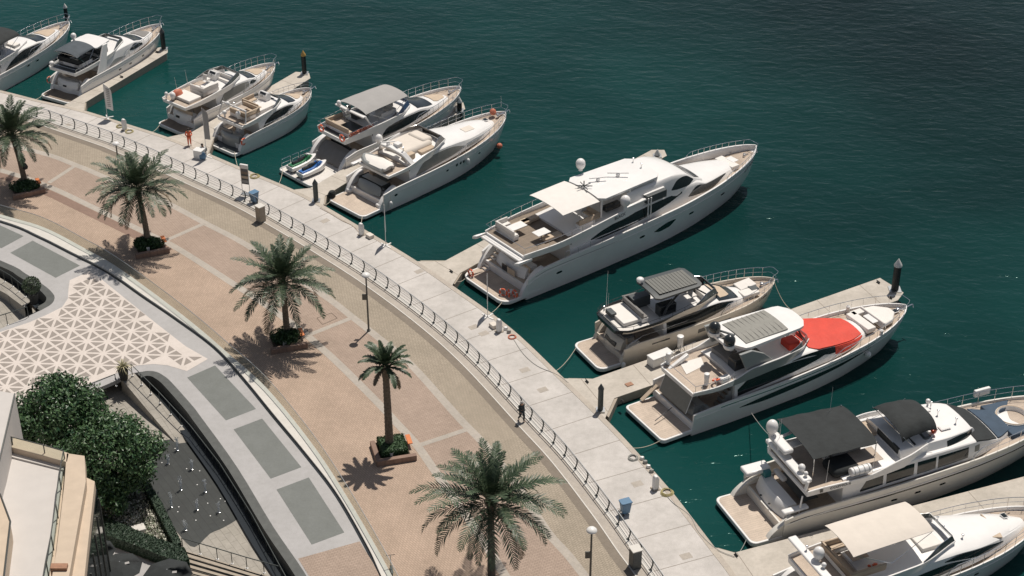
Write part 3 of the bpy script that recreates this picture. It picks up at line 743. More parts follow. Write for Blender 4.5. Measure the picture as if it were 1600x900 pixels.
        if frame:
            mb = MB()
            for sg in (-1, 1):
                mid = (x0+x1)/2
                for x in (x0+.15, x1-.15): mb.tube([(mid, y+sg*w0*1.0, z-fz), (x, y+sg*w0*.97, z-curl-.02)], .022, 5)
            mb.tube([(x0+.15, y-w0*.97, z-curl-.02), (x0+.15, y+w0*.97, z-curl-.02)], .022, 5)
            mb.build('canopy_frame', 'steel', o)
        return o
    # ---- fittings
    def rail(s, f0, f1, h=.75, lean=.08, n=9, r=.022, mid=True, name='bow_rail', inset=.08, sides=(-1, 1), join=True, rise=None):
        t = []; xs = [s.L*(f0+(f1-f0)*i/30) for i in range(31)]
        def pt(x, sg, hh):
            w_ = max(s.H.wt(x)-inset, .05); k = 1 if x < s.L*.985 else .8
            return Vector((x+(.35*hh if x > s.L*.97 else 0), sg*(w_+lean*hh*0), s.H.z1(x)+hh))
        o = None; mb = MB()
        def hs(i): return h*min(1, i/3+.15) if rise is None else h*min(1, i/rise+.1)
        for hh in ([1, .5] if mid else [1]):
            if join and len(sides) == 2:
                P = [pt(x, -1, hs(i)*hh) for i, x in enumerate(xs)]+[pt(x, 1, hs(i)*hh) for i, x in reversed(list(enumerate(xs)))]
                mb.tube(P, r if hh == 1 else r*.65, 6)
            else:
                for sg in sides: mb.tube([pt(x, sg, hs(i)*hh) for i, x in enumerate(xs)], r if hh == 1 else r*.65, 6)
        for sg in sides:
            for i in range(1, 31, max(1, 30//n)):
                x = xs[i]; mb.tube([(x, sg*max(s.H.wt(x)-inset, .05), s.H.z1(x)-.02), pt(x, sg, hs(i))], r*.8, 5)
        return mb.build(name, 'steel', s.r)
    def frail(s, body, f0, f1, h=.35, aft=True, name='flybridge_rail', m='steel', inset=.06, n=7, r=.02):
        xs = [s.L*(f0+(f1-f0)*i/12) for i in range(13)]
        P = [Vector((x, -(body.wt(x)-inset), body.z1(x)+h)) for x in xs]; Q = [Vector((p.x, -p.y, p.z)) for p in P]
        mb = MB()
        if aft: mb.tube(P[::-1]+Q, r, 6)
        else: mb.tube(P, r, 6); mb.tube(Q, r, 6)
        for p in (P+Q)[::2]: mb.tube([(p.x, p.y, p.z-h-.02), p], r*.8, 5)
        return mb.build(name, m, s.r)
    def box(s, name, f, y, z, d, m='cushion_white', bev=.05, rz=0, tilt=0, par=None):
        return MB().box((f*s.L, y, z+d[2]/2), d, rz, tilt).build(name, m, par or s.r, bev=bev)
    def sofa(s, f, y, z, lx, ly, m='cushion_white', back=(1, 1, 0, 0), h=.42, base='gelcoat', name='sofa'):
        "U or L shaped bench round a rectangle; back = (aft, starboard, fore, port)"
        x = f*s.L; d = .55; mb = MB(); b2 = MB()
        seg = [((x-lx/2+d/2, y), (d, ly)), ((x, y-ly/2+d/2), (lx, d)), ((x+lx/2-d/2, y), (d, ly)), ((x, y+ly/2-d/2), (lx, d))]
        bk = [((x-lx/2+.07, y), (.14, ly)), ((x, y-ly/2+.07), (lx, .14)), ((x+lx/2-.07, y), (.14, ly)), ((x, y+ly/2-.07), (lx, .14))]
        for k, on in enumerate(back):
            if on:
                (cx, cy), (dx, dy) = seg[k]; mb.box((cx, cy, z+h/2), (dx, dy, h-.1)); b2.box((cx, cy, z+h+.0), (dx*.97, dy*.97, .14))
                (cx, cy), (dx, dy) = bk[k]; b2.box((cx, cy, z+h+.25), (dx, dy, .42))
        o = mb.build(name, base, s.r, smooth=False); b2.build('cushions', m, o, bev=.05); return o
    def table(s, f, y, z, lx, ly, m='teak', h=.68):
        x = f*s.L; o = MB().box((x, y, z+h), (lx, ly, .05)).build('table', m, s.r, bev=.02); MB().lathe((x, y, z), [(.12, 0), (.05, .05), (.05, h-.03)], 10).build('leg', 'steel', o); return o
    def helm(s, f, y, z, m='gelcoat', w=1.1):
        x = f*s.L; mb = MB(); rows = [[Vector((x+a, y+u*w/2, z+b)) for u in (-1, -.4, .4, 1)] for a, b in ((-.1, 0), (-.05, .75), (.2, 1.0), (.5, .9), (.55, 0))]
        mb.grid(rows)
        for j in (0, -1): mb.add([r[j] for r in rows], [(0, 1, 2, 3, 4)])
        o = mb.build('helm_console', m, s.r, ang=30)
        mb = MB(); mb.box((x+.08, y, z+.9), (.22, w*.7, .02), 0, -.8); mb.build('instrument_panel', 'black_paint', o)
        mb = MB(); mb.torus((x-.16, y, z+.78), .17, .016, 'X'); mb.tube([(x-.16, y, z+.78), (x, y, z+.72)], .02); mb.build('steering_wheel', 'dark_grey', o)
    def seat(s, f, y, z, m='cushion_white', w=.55):
        x = f*s.L; o = MB().box((x, y, z+.5), (.5, w, .14)).build('helm_seat', m, s.r, bev=.05); MB().box((x-.24, y, z+.8), (.12, w, .55), 0, .12).build('backrest', m, o, bev=.05); MB().lathe((x, y, z), [(.1, 0), (.1, .45)], 10).build('pedestal', 'steel', o)
    def dome(s, f, y, z, r=.28, m='gelcoat', h=None, base=.25):
        o = MB().dome((f*s.L, y, z+base), r, h).build('satellite_dome', m, s.r, ang=60); MB().lathe((f*s.L, y, z), [(r*.45, 0), (r*.35, base+.02)], 10).build('dome_mount', 'gelcoat', o)
    def radar(s, f, y, z, rz=.6, ln=1.3):
        x = f*s.L; o = MB().lathe((x, y, z), [(.16, 0), (.18, .12), (.1, .22)], 12).build('radar', 'gelcoat', s.r); MB().box((x, y, z+.27), (.12, ln, .09), rz).build('radar_bar', 'gelcoat', o, bev=.02)
    def aerial(s, f, y, z, h=1.8, tilt=.1, m='gelcoat'):
        x = f*s.L; MB().tube([(x, y, z), (x-h*tilt, y, z+h)], .018, 5, r2=.008).build('aerial', m, s.r)
    def light(s, f, y, z):
        MB().lathe((f*s.L, y, z), [(.05, 0), (.05, .3), (.09, .32), (.09, .42), (.02, .46)], 8).build('searchlight', 'steel', s.r)
    def hatch(s, f, y, z, a=.5, b=.5, m='tinted_glass', par=None):
        o = MB().box((f*s.L, y, z), (a, b, .05)).build('hatch', 'gelcoat', par or s.r, bev=.015); MB().box((f*s.L, y, z+.028), (a*.8, b*.8, .02)).build('hatch_glass', m, o)
    def windlass(s, f, z):
        x = f*s.L; o = MB().lathe((x, 0, z), [(.16, 0), (.14, .12), (.08, .16), (.12, .26), (.05, .28)], 12).build('windlass', 'steel', s.r)
        mb = MB(); mb.box((x+.6, 0, z+.05), (1.0, .16, .08)); mb.tube([(x+1.0, 0, z+.08), (x+1.5, 0, z+.12)], .05); mb.tube([(x+1.45, -.22, z-.05), (x+1.55, 0, z+.12), (x+1.45, .22, z-.05)], .04); mb.build('anchor', 'steel', s.r)
        mb = MB()
        for sg in (-1, 1):
            yy = sg*max(s.H.wt(x-.6)-.35, .2); mb.box((x-.6, yy, z+.06), (.28, .06, .04)); mb.tube([(x-.68, yy, z-.02), (x-.68, yy, z+.06)], .02); mb.tube([(x-.52, yy, z-.02), (x-.52, yy, z+.06)], .02)
        mb.build('cleats', 'steel', s.r)
    def flyscreen(s, body, f0, f1, h=.4, m='grey_glass', name='wind_deflector', rake=.5):
        "low raked screen along the front of a flybridge"
        x0, x1 = f0*s.L, f1*s.L; pts = []
        for i in range(9): x = x0+(x1-x0)*i/8; pts.append((x, body.wt(x)-.05, body.z1(x)))
        hh = lambda i: h*min(1, .15+i/5)
        full = [(-p[1], p, hh(i)) for i, p in enumerate(pts)]
        A = [Vector((p[0], -p[1], p[2]-.01)) for p in pts]+[Vector((p[0], p[1], p[2]-.01)) for p in pts[::-1]]
        Bt = [Vector((p[0]-rake*hh(i), -(p[1]-.12*hh(i)), p[2]+hh(i))) for i, p in enumerate(pts)]; Bt += [Vector((v.x, -v.y, v.z)) for v in Bt[::-1]]
        mb = MB(); mb.grid([A, Bt], Vector((-.025, 0, 0))); o = mb.build(name, m, s.r, ang=50)
        MB().tube(Bt, .02, 5).build('screen_rail', 'steel', o); return o
def put_on(yt, name, label, cat, mb, m, x, y, z, group=None, bev=0, rz=0):
    o = mb.build(name, m, None, bev=bev); o.location = yt.W(x, y, z); o.rotation_euler = (0, 0, yt.h+rz); tag(o, label, cat, group); return o
def ring(yt, x, y, z, label, axis='Y', m='orange', Rr=.3, rr=.075, rot=None, group='orange life rings on the yachts'):
    t = empty('life_ring', yt.W(x, y, z), yt.h, label, 'life ring', group)
    MB().torus((0, 0, 0), Rr, rr, axis, rot=rot).build('ring', m, t)
    for k in range(4):
        a = pi/4+k*pi/2; c = Vector((Rr*cos(a), Rr*sin(a), 0))
        if axis == 'X': c = Vector((0, c.x, c.y))
        if axis == 'Y': c = Vector((c.x, 0, c.y))
        if rot: c = rot @ c
        MB().lathe(c, [(rr*1.02, -rr*.8), (rr*1.1, 0), (rr*1.02, rr*.8)], 8).build('band', 'white_plastic', t)
    return t
def fender(yt, x, y, z, label, r=.16, h=.7, m='white_plastic', ball=False):
    t = empty('fender', yt.W(x, y, z), yt.h, label, 'fender', 'fenders hung on the hulls')
    prof = [(r*cos(a), r*sin(a)+r) for a in (-1.5, -1, -.5, 0, .5, 1, 1.5)] if ball else [(.03, 0), (r*.7, .05), (r, .15), (r, h-.15), (r*.7, h-.05), (.03, h)]
    MB().lathe((0, 0, 0), prof, 12).build('bumper', m, t, ang=60); MB().tube([(0, 0, h if not ball else 2*r), (0, .05, (h if not ball else 2*r)+.6)], .012, 4).build('line', 'rope', t)
    return t
# ================================================================ THE YACHTS
# ---- G: the largest white yacht
y = Yacht('motor_yacht', 'largest white yacht, three decks high, with cream hardtop and long dark eye-shaped side window', [(724,430),(783,477)], (1181,227,3.7), 6.6)
G_ = y
y.hull(.075, [(.075,1.9),(.13,2.5),(.3,2.75),(.6,3.0),(.8,3.35),(1,3.75)], [(.075,1.25),(.245,1.25),(.25,2.2),(.55,2.35),(.8,2.75),(.9,2.75),(.93,2.9),(1,3.3)], cap=.2)
y.platform(.075, .55, 'teak', .9)
y.transom(.09, 1.9, .5, 2.05, 1.0, rake=.5, bev=.2)
MB().prism([(-.5,-.02),(.5,-.02),(.5,.03),(-.5,.03)], 0, 1.25).build('garage_door', 'cushion_tan', y.r, bev=.02, loc=(y.X(.082), -.6, .55), rz=pi/2)
o = MB().box((y.X(.0815)+.02, .25, 1.2), (.05, .7, 1.2)).build('doorway', 'black_paint', y.r)
y.stairs(.062, 2.35, .45, 1.9, 6, .8, .3)
for g in (-1, 1): y.wing(.055, .13, .45, 2.5, g, th=.35, y=2.95)
H = y.hullwin
y.ports((.18, .47, .66, .80), 1.5, .15, .6, .12)
H('hull_window', [(.515,1.55,1.6),(.54,1.35,1.85),(.57,1.4,2.0),(.595,1.85,1.95)], 'tinted_glass')
y.hullwin('styling_line', [(.1,1.95,2.0),(.5,2.25,2.3),(.9,2.85,2.9)], 'gelcoat_grey')
D = y.house(.23, .91, [(.23,.80),(.45,.84),(.6,.80),(.72,.70),(.82,.52),(.88,.34),(.91,.12)], [(.23,1.3),(.25,2.1),(.91,2.7)], [(.23,3.9),(.55,4.2),(.64,4.25),(.7,4.0),(.745,3.45),(.82,3.3),(.9,3.0),(.91,2.85)], .25, cam=.25)
y.win([(.30,.44,.48),(.34,.3,.66),(.42,.3,.82),(.5,.38,.86),(.58,.52,.84),(.635,.72,.8)])
y.win([(.66,.35,.4),(.70,.25,.8),(.76,.2,.9),(.835,.8,.88)])
# wheelhouse on top
D2 = Body(y.X(.44), y.X(.735), y.P([(.44,2.45),(.6,2.5),(.68,2.25),(.735,1.7)]), y.P([(.44,2.1),(.6,2.15),(.66,2.0),(.735,1.6)]), y.P([(.44,3.9),(.735,3.6)]), y.P([(.44,5.6),(.60,5.6),(.655,5.2),(.70,4.3),(.735,3.75)]), q=1.3, cam=.18)
o = D2.solid('wheelhouse', 'gelcoat', y.r, 40)
D2.toppatch('windscreen', 'tinted_glass', o, y.P([(.668,-.93,.93),(.70,-.95,.95),(.728,-.9,.9)]))
D2.sidepatch('side_window', 'tinted_glass', o, y.P([(.595,.35,.4),(.62,.3,.75),(.66,.3,.9),(.69,.75,.85)]))
F = y.fly(.075, .56, [(.075,.74),(.2,.86),(.4,.86),(.56,.6)], [(.075,.78),(.2,.9),(.4,.86),(.56,.62)], [(.075,3.45),(.2,3.55),(.4,3.85),(.56,4.1)], [(.075,4.05),(.2,4.2),(.4,4.6),(.5,4.8),(.56,4.6)], [(.075,3.9),(.56,3.95)], deck='teak_dark')
MB().box((y.X(.07), 0, 3.6), (.7, 5.0, .2)).build('overhang', 'gelcoat', y.r, bev=.08)
for g in (-1, 1): MB().prism([(0,0),(1.4,0),(.2,-.0+.25),(-.3,.25)], 0, .28).build('overhang_fin', 'gelcoat', y.r, bev=.05, loc=(y.X(.05), g*2.75-.1, 3.45))
y.frail(F, .078, .30, .55, n=8)
o = y.sofa(.12, 1.0, 3.95, 1.2, 2.4, 'cushion_white', (1,0,0,1)); y.table(.135, .7, 3.95, 1.5, .9, 'white_plastic'); y.table(.165, -1.3, 3.95, 1.3, .9, 'white_plastic')
for a, b in ((.17,1.5),(.2,1.6),(.19,-1.7)): y.box('sunbed', a, b, 3.95, (1.7,.6,.3), 'cushion_tan')
y.sofa(.31, -1.3, 3.95, 2.2, 1.6, 'cushion_tan', (0,1,1,0)); y.box('bar', .34, .6, 3.95, (.6,1.8,1.0), 'gelcoat')
y.canopy(.215, .338, 2.15, 2.25, 6.05, 6.05, 'cushion_white', .0, 'awning', .03, False)
y.roof(.343, .565, 2.3, 2.05, 6.1, .18, 'gelcoat', 'hardtop', .14, 6.05, .5)
for f, yy in ((.35,2.0),(.45,2.0),(.35,-2.0),(.45,-2.0),(.54,1.85),(.54,-1.85)): MB().tube([(y.X(f), yy, 4.3), (y.X(f)+.1, yy, 6.0)], .09, 8).build('support', 'gelcoat', y.r)
y.box('roof_seat_well', .40, -1.6, 4.4, (1.6, .5, .5), 'black_paint')
y.dome(.40, 2.45, 6.3, .42, h=.85); y.dome(.415, -2.75, 4.6, .44, h=.88, base=.5)
y.radar(.46, -.2, 6.28, .9, 1.8); y.radar(.40, .2, 6.28, 1.1, 1.5)
y.light(.55, 1.0, 6.15); y.light(.545, -.2, 6.15)
mb = MB(); 
for a in (0, 1.3, 2.4): mb.tube([(y.X(.345)+cos(a)*.7, sin(a)*.7, 6.45), (y.X(.345)-cos(a)*.7, -sin(a)*.7, 6.45)], .04)
mb.tube([(y.X(.345), 0, 6.1), (y.X(.345), 0, 6.9)], .05); mb.build('aerial_mast', 'dark_grey', y.r)
y.box('tender_crane', .47, -2.6, 4.6, (3.0, .25, .2), 'gelcoat', rz=.05)
o = y.box('wing_station', .53, -2.35, 4.3, (2.2, .9, .7), 'dark_grey'); y.box('wing_station_top', .53, -2.35, 5.0, (2.3, .2, .06), 'gelcoat')
for f in (.495, .505): MB().tube([(y.X(f), -2.9, 3.0), (y.X(f), -2.9, 4.9)], .06).build('crane_post', 'gelcoat', y.r)
y.box('foredeck_seat', .885, 0, 2.8, (.9, 2.2, .45), 'cushion_white'); y.table(.905, 0, 2.75, .7, 1.0, 'white_plastic', .5)
y.windlass(.955, 3.05)
y.rail(.80, .985, .45, mid=False)
y.frail(y.H, .2, .45, .6, aft=False, name='side_rail')
# cockpit
y.sofa(.125, 0, 1.28, 1.0, 4.0, 'cushion_tan', (1,0,0,0)); y.table(.165, 0, 1.28, 1.2, 2.2)
y.box('cockpit_bulkhead', .235, 0, 1.25, (.15, 5.0, 2.3), 'tinted_glass')
mb = MB()
for ch_, f in (('D', .925), ('T', .93)): pass
def lettering(y, txt, f, z, size, body, sg=-1, m='letters', xoff=0, off=.02, z_is_t=None):
    cu = bpy.data.curves.new('lettering', 'FONT'); cu.body = txt; cu.size = size; cu.extrude = .006; cu.align_x = 'CENTER'
    to = bpy.data.objects.new('lettering_tmp', cu); COL.objects.link(to); bpy.context.view_layer.update()
    dg = bpy.context.evaluated_depsgraph_get(); me = bpy.data.meshes.new_from_object(to.evaluated_get(dg)); bpy.data.objects.remove(to)
    o = bpy.data.objects.new('lettering', me); COL.objects.link(o); me.materials.append(M[m]); o.parent = y.r
    x = y.X(f); t = (z-body.z0(x))/(body.z1(x)-body.z0(x)); p = body.side(x, t, sg, off); q = body.side(x+.3*sg*-1, t, sg, off); r_ = body.side(x, t+.1, sg, off)
    ex = (q-p).normalized(); ey = (r_-p).normalized(); ez = ex.cross(ey).normalized(); ey = ez.cross(ex)
    o.matrix_local = Matrix((( ex.x, ey.x, ez.x, p.x), (ex.y, ey.y, ez.y, p.y), (ex.z, ey.z, ez.z, p.z), (0, 0, 0, 1))); return o
lettering(y, 'DT 1627', .93, 2.75, .5, y.H, off=.03)
lettering(y, 'BLACK', .395, 4.15, .4, F, off=.03)
for k, (a, b, c) in enumerate(((.55, 2.0, .5), (.75, -1.85, .5), (1.0, -2.25, .5), (1.35, -2.6, .5))):
    if k == 0: ring(y, .5, 2.15, .85, 'orange life ring alone at the far left corner of the largest yacht platform', 'X')
    else: ring(y, a, b, .85, ['', 'orange life ring standing nearest the quay on the largest yacht platform', 'orange life ring in the middle of the three at the largest yacht platform corner', 'orange life ring beside the hull at the largest yacht platform corner'][k], 'X' if k == 1 else 'Y', rot=Matrix.Rotation(.5*k, 3, 'Z'))
put_on(y, 'deck_box', 'small white box among the orange life rings on the largest yacht', 'box', MB().box((0,0,.15), (.7,.5,.3)), 'white_plastic', 1.35, -1.9, .46, bev=.05)
# ---- H: taupe yacht with dark hardtop
y = Yacht('motor_yacht', 'taupe and white yacht with black flybridge and dark slatted hardtop', [(889,536),(941.5,581)], (1210,434,2.5), 4.7)
H_ = y
y.hull(.12, [(.12,1.75),(.2,2.0),(.5,2.1),(.8,2.25),(1,2.45)], [(.12,1.0),(.335,1.0),(.34,1.7),(.7,1.85),(.9,2.0),(1,2.2)], m='gelcoat_cream', stripe=False)
y.platform(.12, .5, 'teak', .6, edge='gelcoat')
o = y.transom(.13, 1.25, .5, 1.85, .9, 'gelcoat_cream', .4)
MB().box((y.X(.13)-.07, 0, 1.32), (.12, 1.5, .36), 0, .42).build('rear_vent', 'black_paint', o, bev=.04); MB().box((y.X(.14)+.75, 0, 1.9), (.9, 2.2, .16)).build('sunpad', 'cushion_grey', o, bev=.05)
for g in (-1, 1): y.wing(.11, .2, .45, 2.0, g, 'gelcoat_cream', .4, 2.1)
y.hullwin('hull_window', [(.26,1.5,1.62),(.35,1.55,1.68)], 'black_paint'); y.hullwin('hull_window', [(.5,1.25,1.6),(.62,1.3,1.7),(.68,1.55,1.65)], 'black_paint')
D = y.house(.33, .86, [(.33,.84),(.5,.84),(.65,.74),(.76,.55),(.86,.25)], [(.33,1.0),(.34,1.7),(.86,1.95)], [(.33,3.05),(.55,3.1),(.62,3.05),(.70,2.75),(.775,2.3),(.86,2.1)], .2, cam=.15)
y.win([(.345,.12,.88),(.5,.15,.9),(.6,.25,.92),(.68,.5,.9),(.72,.8,.86)])
y.screen([(.635,-.94,.94),(.7,-.93,.93),(.765,-.85,.85)]); y.screen([(.655,-.72,.72),(.7,-.62,.62),(.72,-.5,.5)], 'cushion_tan', name='dashboard_cover', off=.03)
F = y.fly(.10, .645, [(.10,.5),(.16,.76),(.3,.82),(.5,.76),(.645,.4)], [(.10,.62),(.16,.86),(.3,.9),(.5,.82),(.645,.45)], [(.10,2.75),(.3,2.85),(.645,3.05)], [(.10,3.15),(.3,3.3),(.5,3.6),(.645,3.55)], [(.10,3.05),(.645,3.1)], 'black_paint', .1, deck=None)
F.sidepatch('lower_trim', 'gelcoat_cream', y.Fo, y.P([(.13,.0,.42),(.3,.0,.4),(.38,.05,.95),(.5,.05,.97),(.63,.2,.95)]), off=.02)
F.floorpatch('flybridge_deck', 'nonskid', y.Fo, y.X(.12), y.X(.62), n=14)
y.box('sun_lounge', .19, .1, 3.1, (1.5,2.6,.3), 'cushion_white'); y.sofa(.27, 0, 3.1, 1.3, 2.9, 'cushion_grey', (1,0,0,1)); y.box('wet_bar', .37, -1.0, 3.1, (1.5,.7,.9), 'black_paint')
y.box('galley_unit', .30, .9, 3.1, (1.6,.8,.9), 'dark_grey'); y.helm(.56, .55, 3.1, 'black_paint'); y.seat(.53, .6, 3.1); y.seat(.53, -.5, 3.1); y.box('bow_lounge', .59, -.5, 3.2, (.9,1.4,.5), 'cushion_white')
y.roof(.30, .545, 1.62, 1.5, 4.95, .14, 'dark_grey', 'hardtop', .1, 5.0, .3)
mb = MB()
for k in range(12): mb.box((y.X(.335+.0165*k), -.1, 5.105), (.26, 2.2, .03))
mb.build('roof_slats', 'slat', y.r, bev=.01)
for g in (-1, 1): MB().tube([(y.X(.34), g*1.5, 3.3), (y.X(.36), g*1.5, 4.0), (y.X(.42), g*1.45, 4.9)], .09, 8).build('support', 'black_paint', y.r); MB().tube([(y.X(.60), g*1.3, 3.5), (y.X(.50), g*1.4, 4.9)], .06, 8).build('support', 'black_paint', y.r)
y.dome(.305, 1.0, 5.05, .3, h=.35, base=.12); y.flyscreen(F, .5, .643, .45, 'grey_glass'); y.frail(F, .105, .5, .28, m='black_paint')
y.aerial(.16, 1.75, 3.2, 3.2, -.02); y.aerial(.15, 1.2, 3.2, 1.6, -.02); y.box('rear_console', .145, .6, 3.2, (.5,.9,.35), 'dark_grey'); y.light(.13, 1.2, 3.3)
y.box('foredeck_lounge', .855, .45, 2.15, (1.5,1.1,.3), 'cushion_white', tilt=-.1); y.box('foredeck_lounge', .835, -.6, 2.12, (1.5,.9,.3), 'cushion_white'); y.box('lounge_well', .81, 0, 2.1, (.9,2.0,.14), 'black_paint'); y.box('lounge_panel', .87, -.3, 2.3, (.7,.7,.16), 'dark_grey')
y.rail(.62, .985, .85); y.windlass(.93, 2.15)
y.sofa(.19, 0, 1.05, .9, 2.6, 'cushion_tan', (1,0,0,0)); y.table(.25, 0, 1.05, .7, 1.2)
for g in (-1, 1): MB().tube([(y.X(.15), g*1.95, 1.9), (y.X(.22), g*1.95, 2.35), (y.X(.45), g*1.98, 2.5)], .025, 6).build('side_rail', 'steel', y.r)
lettering(y, 'DT 5006', .88, 1.95, .3, y.H, off=.03)
fender(y, 1.9, -2.45, .15, 'white fender hung at the stern quarter of the taupe yacht')
# ---- I: yacht with the red foredeck cover
y = Yacht('motor_yacht', 'white yacht with bright red foredeck cover and two black domed satellite antennas', [(976,634),(1034,692)], (1416,476,2.8), 5.6)
I_ = y
y.hull(.105, [(.105,1.9),(.2,2.05),(.45,2.15),(.75,2.5),(1,2.8)], [(.105,1.1),(.265,1.1),(.27,1.8),(.6,1.95),(.8,2.3),(.9,2.35),(1,2.5)], cap=.16)
y.platform(.105, .5, 'teak_wide', .35)
y.transom(.125, 1.75, .5, 1.75, .9, 'gelcoat_grey', .25)
y.hullwin('hull_window', [(.27,1.15,1.2),(.36,1.0,1.45),(.5,1.15,1.7),(.66,1.45,1.95),(.8,1.9,2.05)], 'black_paint')
y.hullwin('styling_line', [(.2,1.78,1.86),(.5,1.85,1.94),(.8,2.2,2.28)], 'steel')
D = y.house(.26, .82, [(.26,.83),(.45,.86),(.6,.84),(.7,.73),(.77,.55),(.82,.3)], [(.26,1.1),(.27,1.8),(.82,2.3)], [(.26,3.4),(.5,3.5),(.58,3.4),(.66,3.05),(.75,2.65),(.82,2.45)], .2, cam=.2)
y.win([(.27,.1,.45),(.32,.12,.8),(.45,.2,.8),(.56,.4,.7),(.60,.6,.68)]); y.win([(.47,.84,.86),(.54,.78,.95),(.63,.5,.95),(.66,.55,.7)])
y.screen([(.548,-.8,.8),(.575,-1.0,1.0),(.62,-1.0,1.0),(.70,-1.0,1.0),(.775,-.95,.95)], 'canvas_red', name='windscreen_cover', off=.07, thick=.12)
D.sidepatch('cover_flap', 'canvas_red', y.Do, y.P([(.64,.35,.97),(.68,.2,.97),(.74,.4,.97),(.775,.85,.98)]), off=.05, both=True)
F = y.fly(.115, .57, [(.115,.68),(.2,.82),(.4,.84),(.5,.72),(.57,.35)], [(.115,.76),(.2,.88),(.4,.88),(.5,.78),(.57,.4)], [(.115,3.0),(.25,3.05),(.45,3.3),(.57,3.4)], [(.115,3.45),(.25,3.65),(.32,4.1),(.45,4.15),(.50,4.1),(.57,3.8)], [(.115,3.3),(.57,3.45)])
y.frail(F, .12, .25, .5, n=8)
F.sidepatch('side_facing', 'gelcoat_grey', y.Fo, y.P([(.25,.02,.95),(.35,.02,.97),(.5,.05,.97),(.56,.1,.9)]), off=.02)
y.roof(.285, .545, 1.95, 1.6, 5.6, .2, 'gelcoat', 'hardtop', .12, 5.55, .9)
mb = MB(); mb.grid([[Vector((y.X(.315+.155*i/8), u*1.45, 5.7+.02*(1-u*u)*5)) for u in (-1, -.5, 0, .5, 1)] for i in range(9)], Vector((0, 0, -.06))); o = mb.build('sunroof', 'screen_mesh', y.r)
mb = MB()
for i in range(1, 9): mb.box((y.X(.315+.155*i/9), 0, 5.785), (.018, 2.8, .02))
mb.build('sunroof_seams', 'cushion_grey', o)
for g in (-1, 1):
    A = [Vector((y.X(f), g*2.25, z)) for f, z in ((.30,3.9),(.40,4.0),(.36,4.9),(.315,5.5),(.27,5.5))]
    mb = MB(); n = len(A); q = [a+Vector((0, -g*.22, 0)) for a in A]; mb.add(A+q, [tuple(range(n)), tuple(range(2*n-1, n-1, -1))]+[(i, (i+1) % n, n+(i+1) % n, n+i) for i in range(n)]); mb.build('arch_leg', 'gelcoat_grey', y.r, bev=.04, smooth=False)
    MB().tube([(y.X(.545), g*1.5, 3.9), (y.X(.5), g*1.6, 5.5)], .06, 8).build('support', 'black_paint', y.r)
for f, yy in ((.265,.75),(.262,-1.15)):
    o = MB().lathe((y.X(f), yy, 5.55), [(.36, 0), (.45, .15), (.43, .34), (.2, .36)], 14).build('dome_mount', 'gelcoat', y.r); MB().dome((y.X(f), yy, 5.82), .44, .85).build('satellite_dome', 'black_paint', o, ang=60)
y.box('mast_bar', .27, 0, 5.3, (.3, 2.6, .22), 'gelcoat'); y.box('radar_bar', .287, .1, 5.9, (.18, 1.4, .12), 'dark_grey', rz=.5); y.aerial(.27, .3, 5.6, .9)
y.sofa(.36, .9, 3.45, 2.2, 1.6, 'cushion_grey', (1,0,0,1)); y.box('bar_unit', .33, -1.0, 3.45, (2.4,.9,.95), 'black_paint'); y.box('dark_lounge', .30, .2, 3.45, (.9,2.6,.5), 'cushion_grey')
y.helm(.53, .5, 3.45, 'gelcoat'); y.box('helm_cover', .505, -.9, 3.45, (1.1,1.1,.7), 'canvas_red', .12); y.seat(.49, .5, 3.45, 'cushion_grey')
y.flyscreen(F, .46, .568, .4, 'grey_glass')
o = y.box('deck_davit', .165, 1.6, 3.35, (1.9, .28, .3), 'gelcoat', rz=.1, tilt=-.35)
MB().prism([(0,0),(1.8,.3),(2.2,1.3),(.4,1.4)], 0, .03).build('folded_cover', 'cushion_white', y.r, loc=(y.X(.155), .2, 3.33))
for f, yy in ((.175,-1.55),(.14,2.0)):
    MB().lathe((y.X(f), yy, 3.35), [(.17,0),(.17,.55),(.2,.58),(.2,.95),(.1,1.0)], 12).build('life_raft_canister' if f > .15 else 'winch', 'white_plastic', y.r)
y.box('locker', .225, -2.05, 3.5, (.9,.5,.45), 'white_plastic', .12)
ring(y, y.X(.2), -1.85, 3.75, 'orange life ring on the flybridge rail of the red covered yacht', rot=Matrix.Rotation(1.1, 3, 'X'), Rr=.24)
o = MB().box((y.X(.118), .1, 2.2), (.06, 3.3, 1.7), 0, .35).build('cockpit_shade', 'screen_mesh', y.r, bev=.01); mb = MB()
for g in (-1, 1): mb.tube([(y.X(.118)+.3, .1+g*1.68, 3.0), (y.X(.118)-.3, .1+g*1.68, 1.4)], .03)
mb.build('shade_frame', 'gelcoat', o)
y.box('cockpit_bulkhead', .265, 0, 1.1, (.12, 4.2, 2.1), 'tinted_glass'); y.sofa(.155, 0, 1.12, 1.0, 3.2, 'cushion_grey', (1,0,0,0)); y.table(.2, 0, 1.12, 1.0, 1.8)
y.stairs(.115, -2.0, .5, 1.7, 5, .7, .3, 'gelcoat_grey', 'gelcoat_grey'); y.stairs(.215, -1.7, 1.2, 3.0, 6, .6, .25, 'gelcoat_grey', 'teak_dark')
MB().tube([(.7, -.5, .8), (2.5, .0, 1.0)], .035, 6).build('passerelle', 'dark_grey', y.r); o = MB().prism([(0,0),(1.6,0),(1.6,.35),(0,.35)], 0, .08).build('gangway', 'cushion_tan', y.r, bev=.02, loc=(1.4, 2.1, .6)); o.rotation_euler = (0, -.6, 0)
y.box('foredeck_sofa', .815, 0, 2.45, (.8,2.6,.4), 'cushion_white'); y.box('foredeck_sofa', .84, 1.1, 2.45, (1.2,.6,.4), 'cushion_white'); y.box('foredeck_table', .85, -.2, 2.8, (.7,1.2,.08), 'gelcoat')
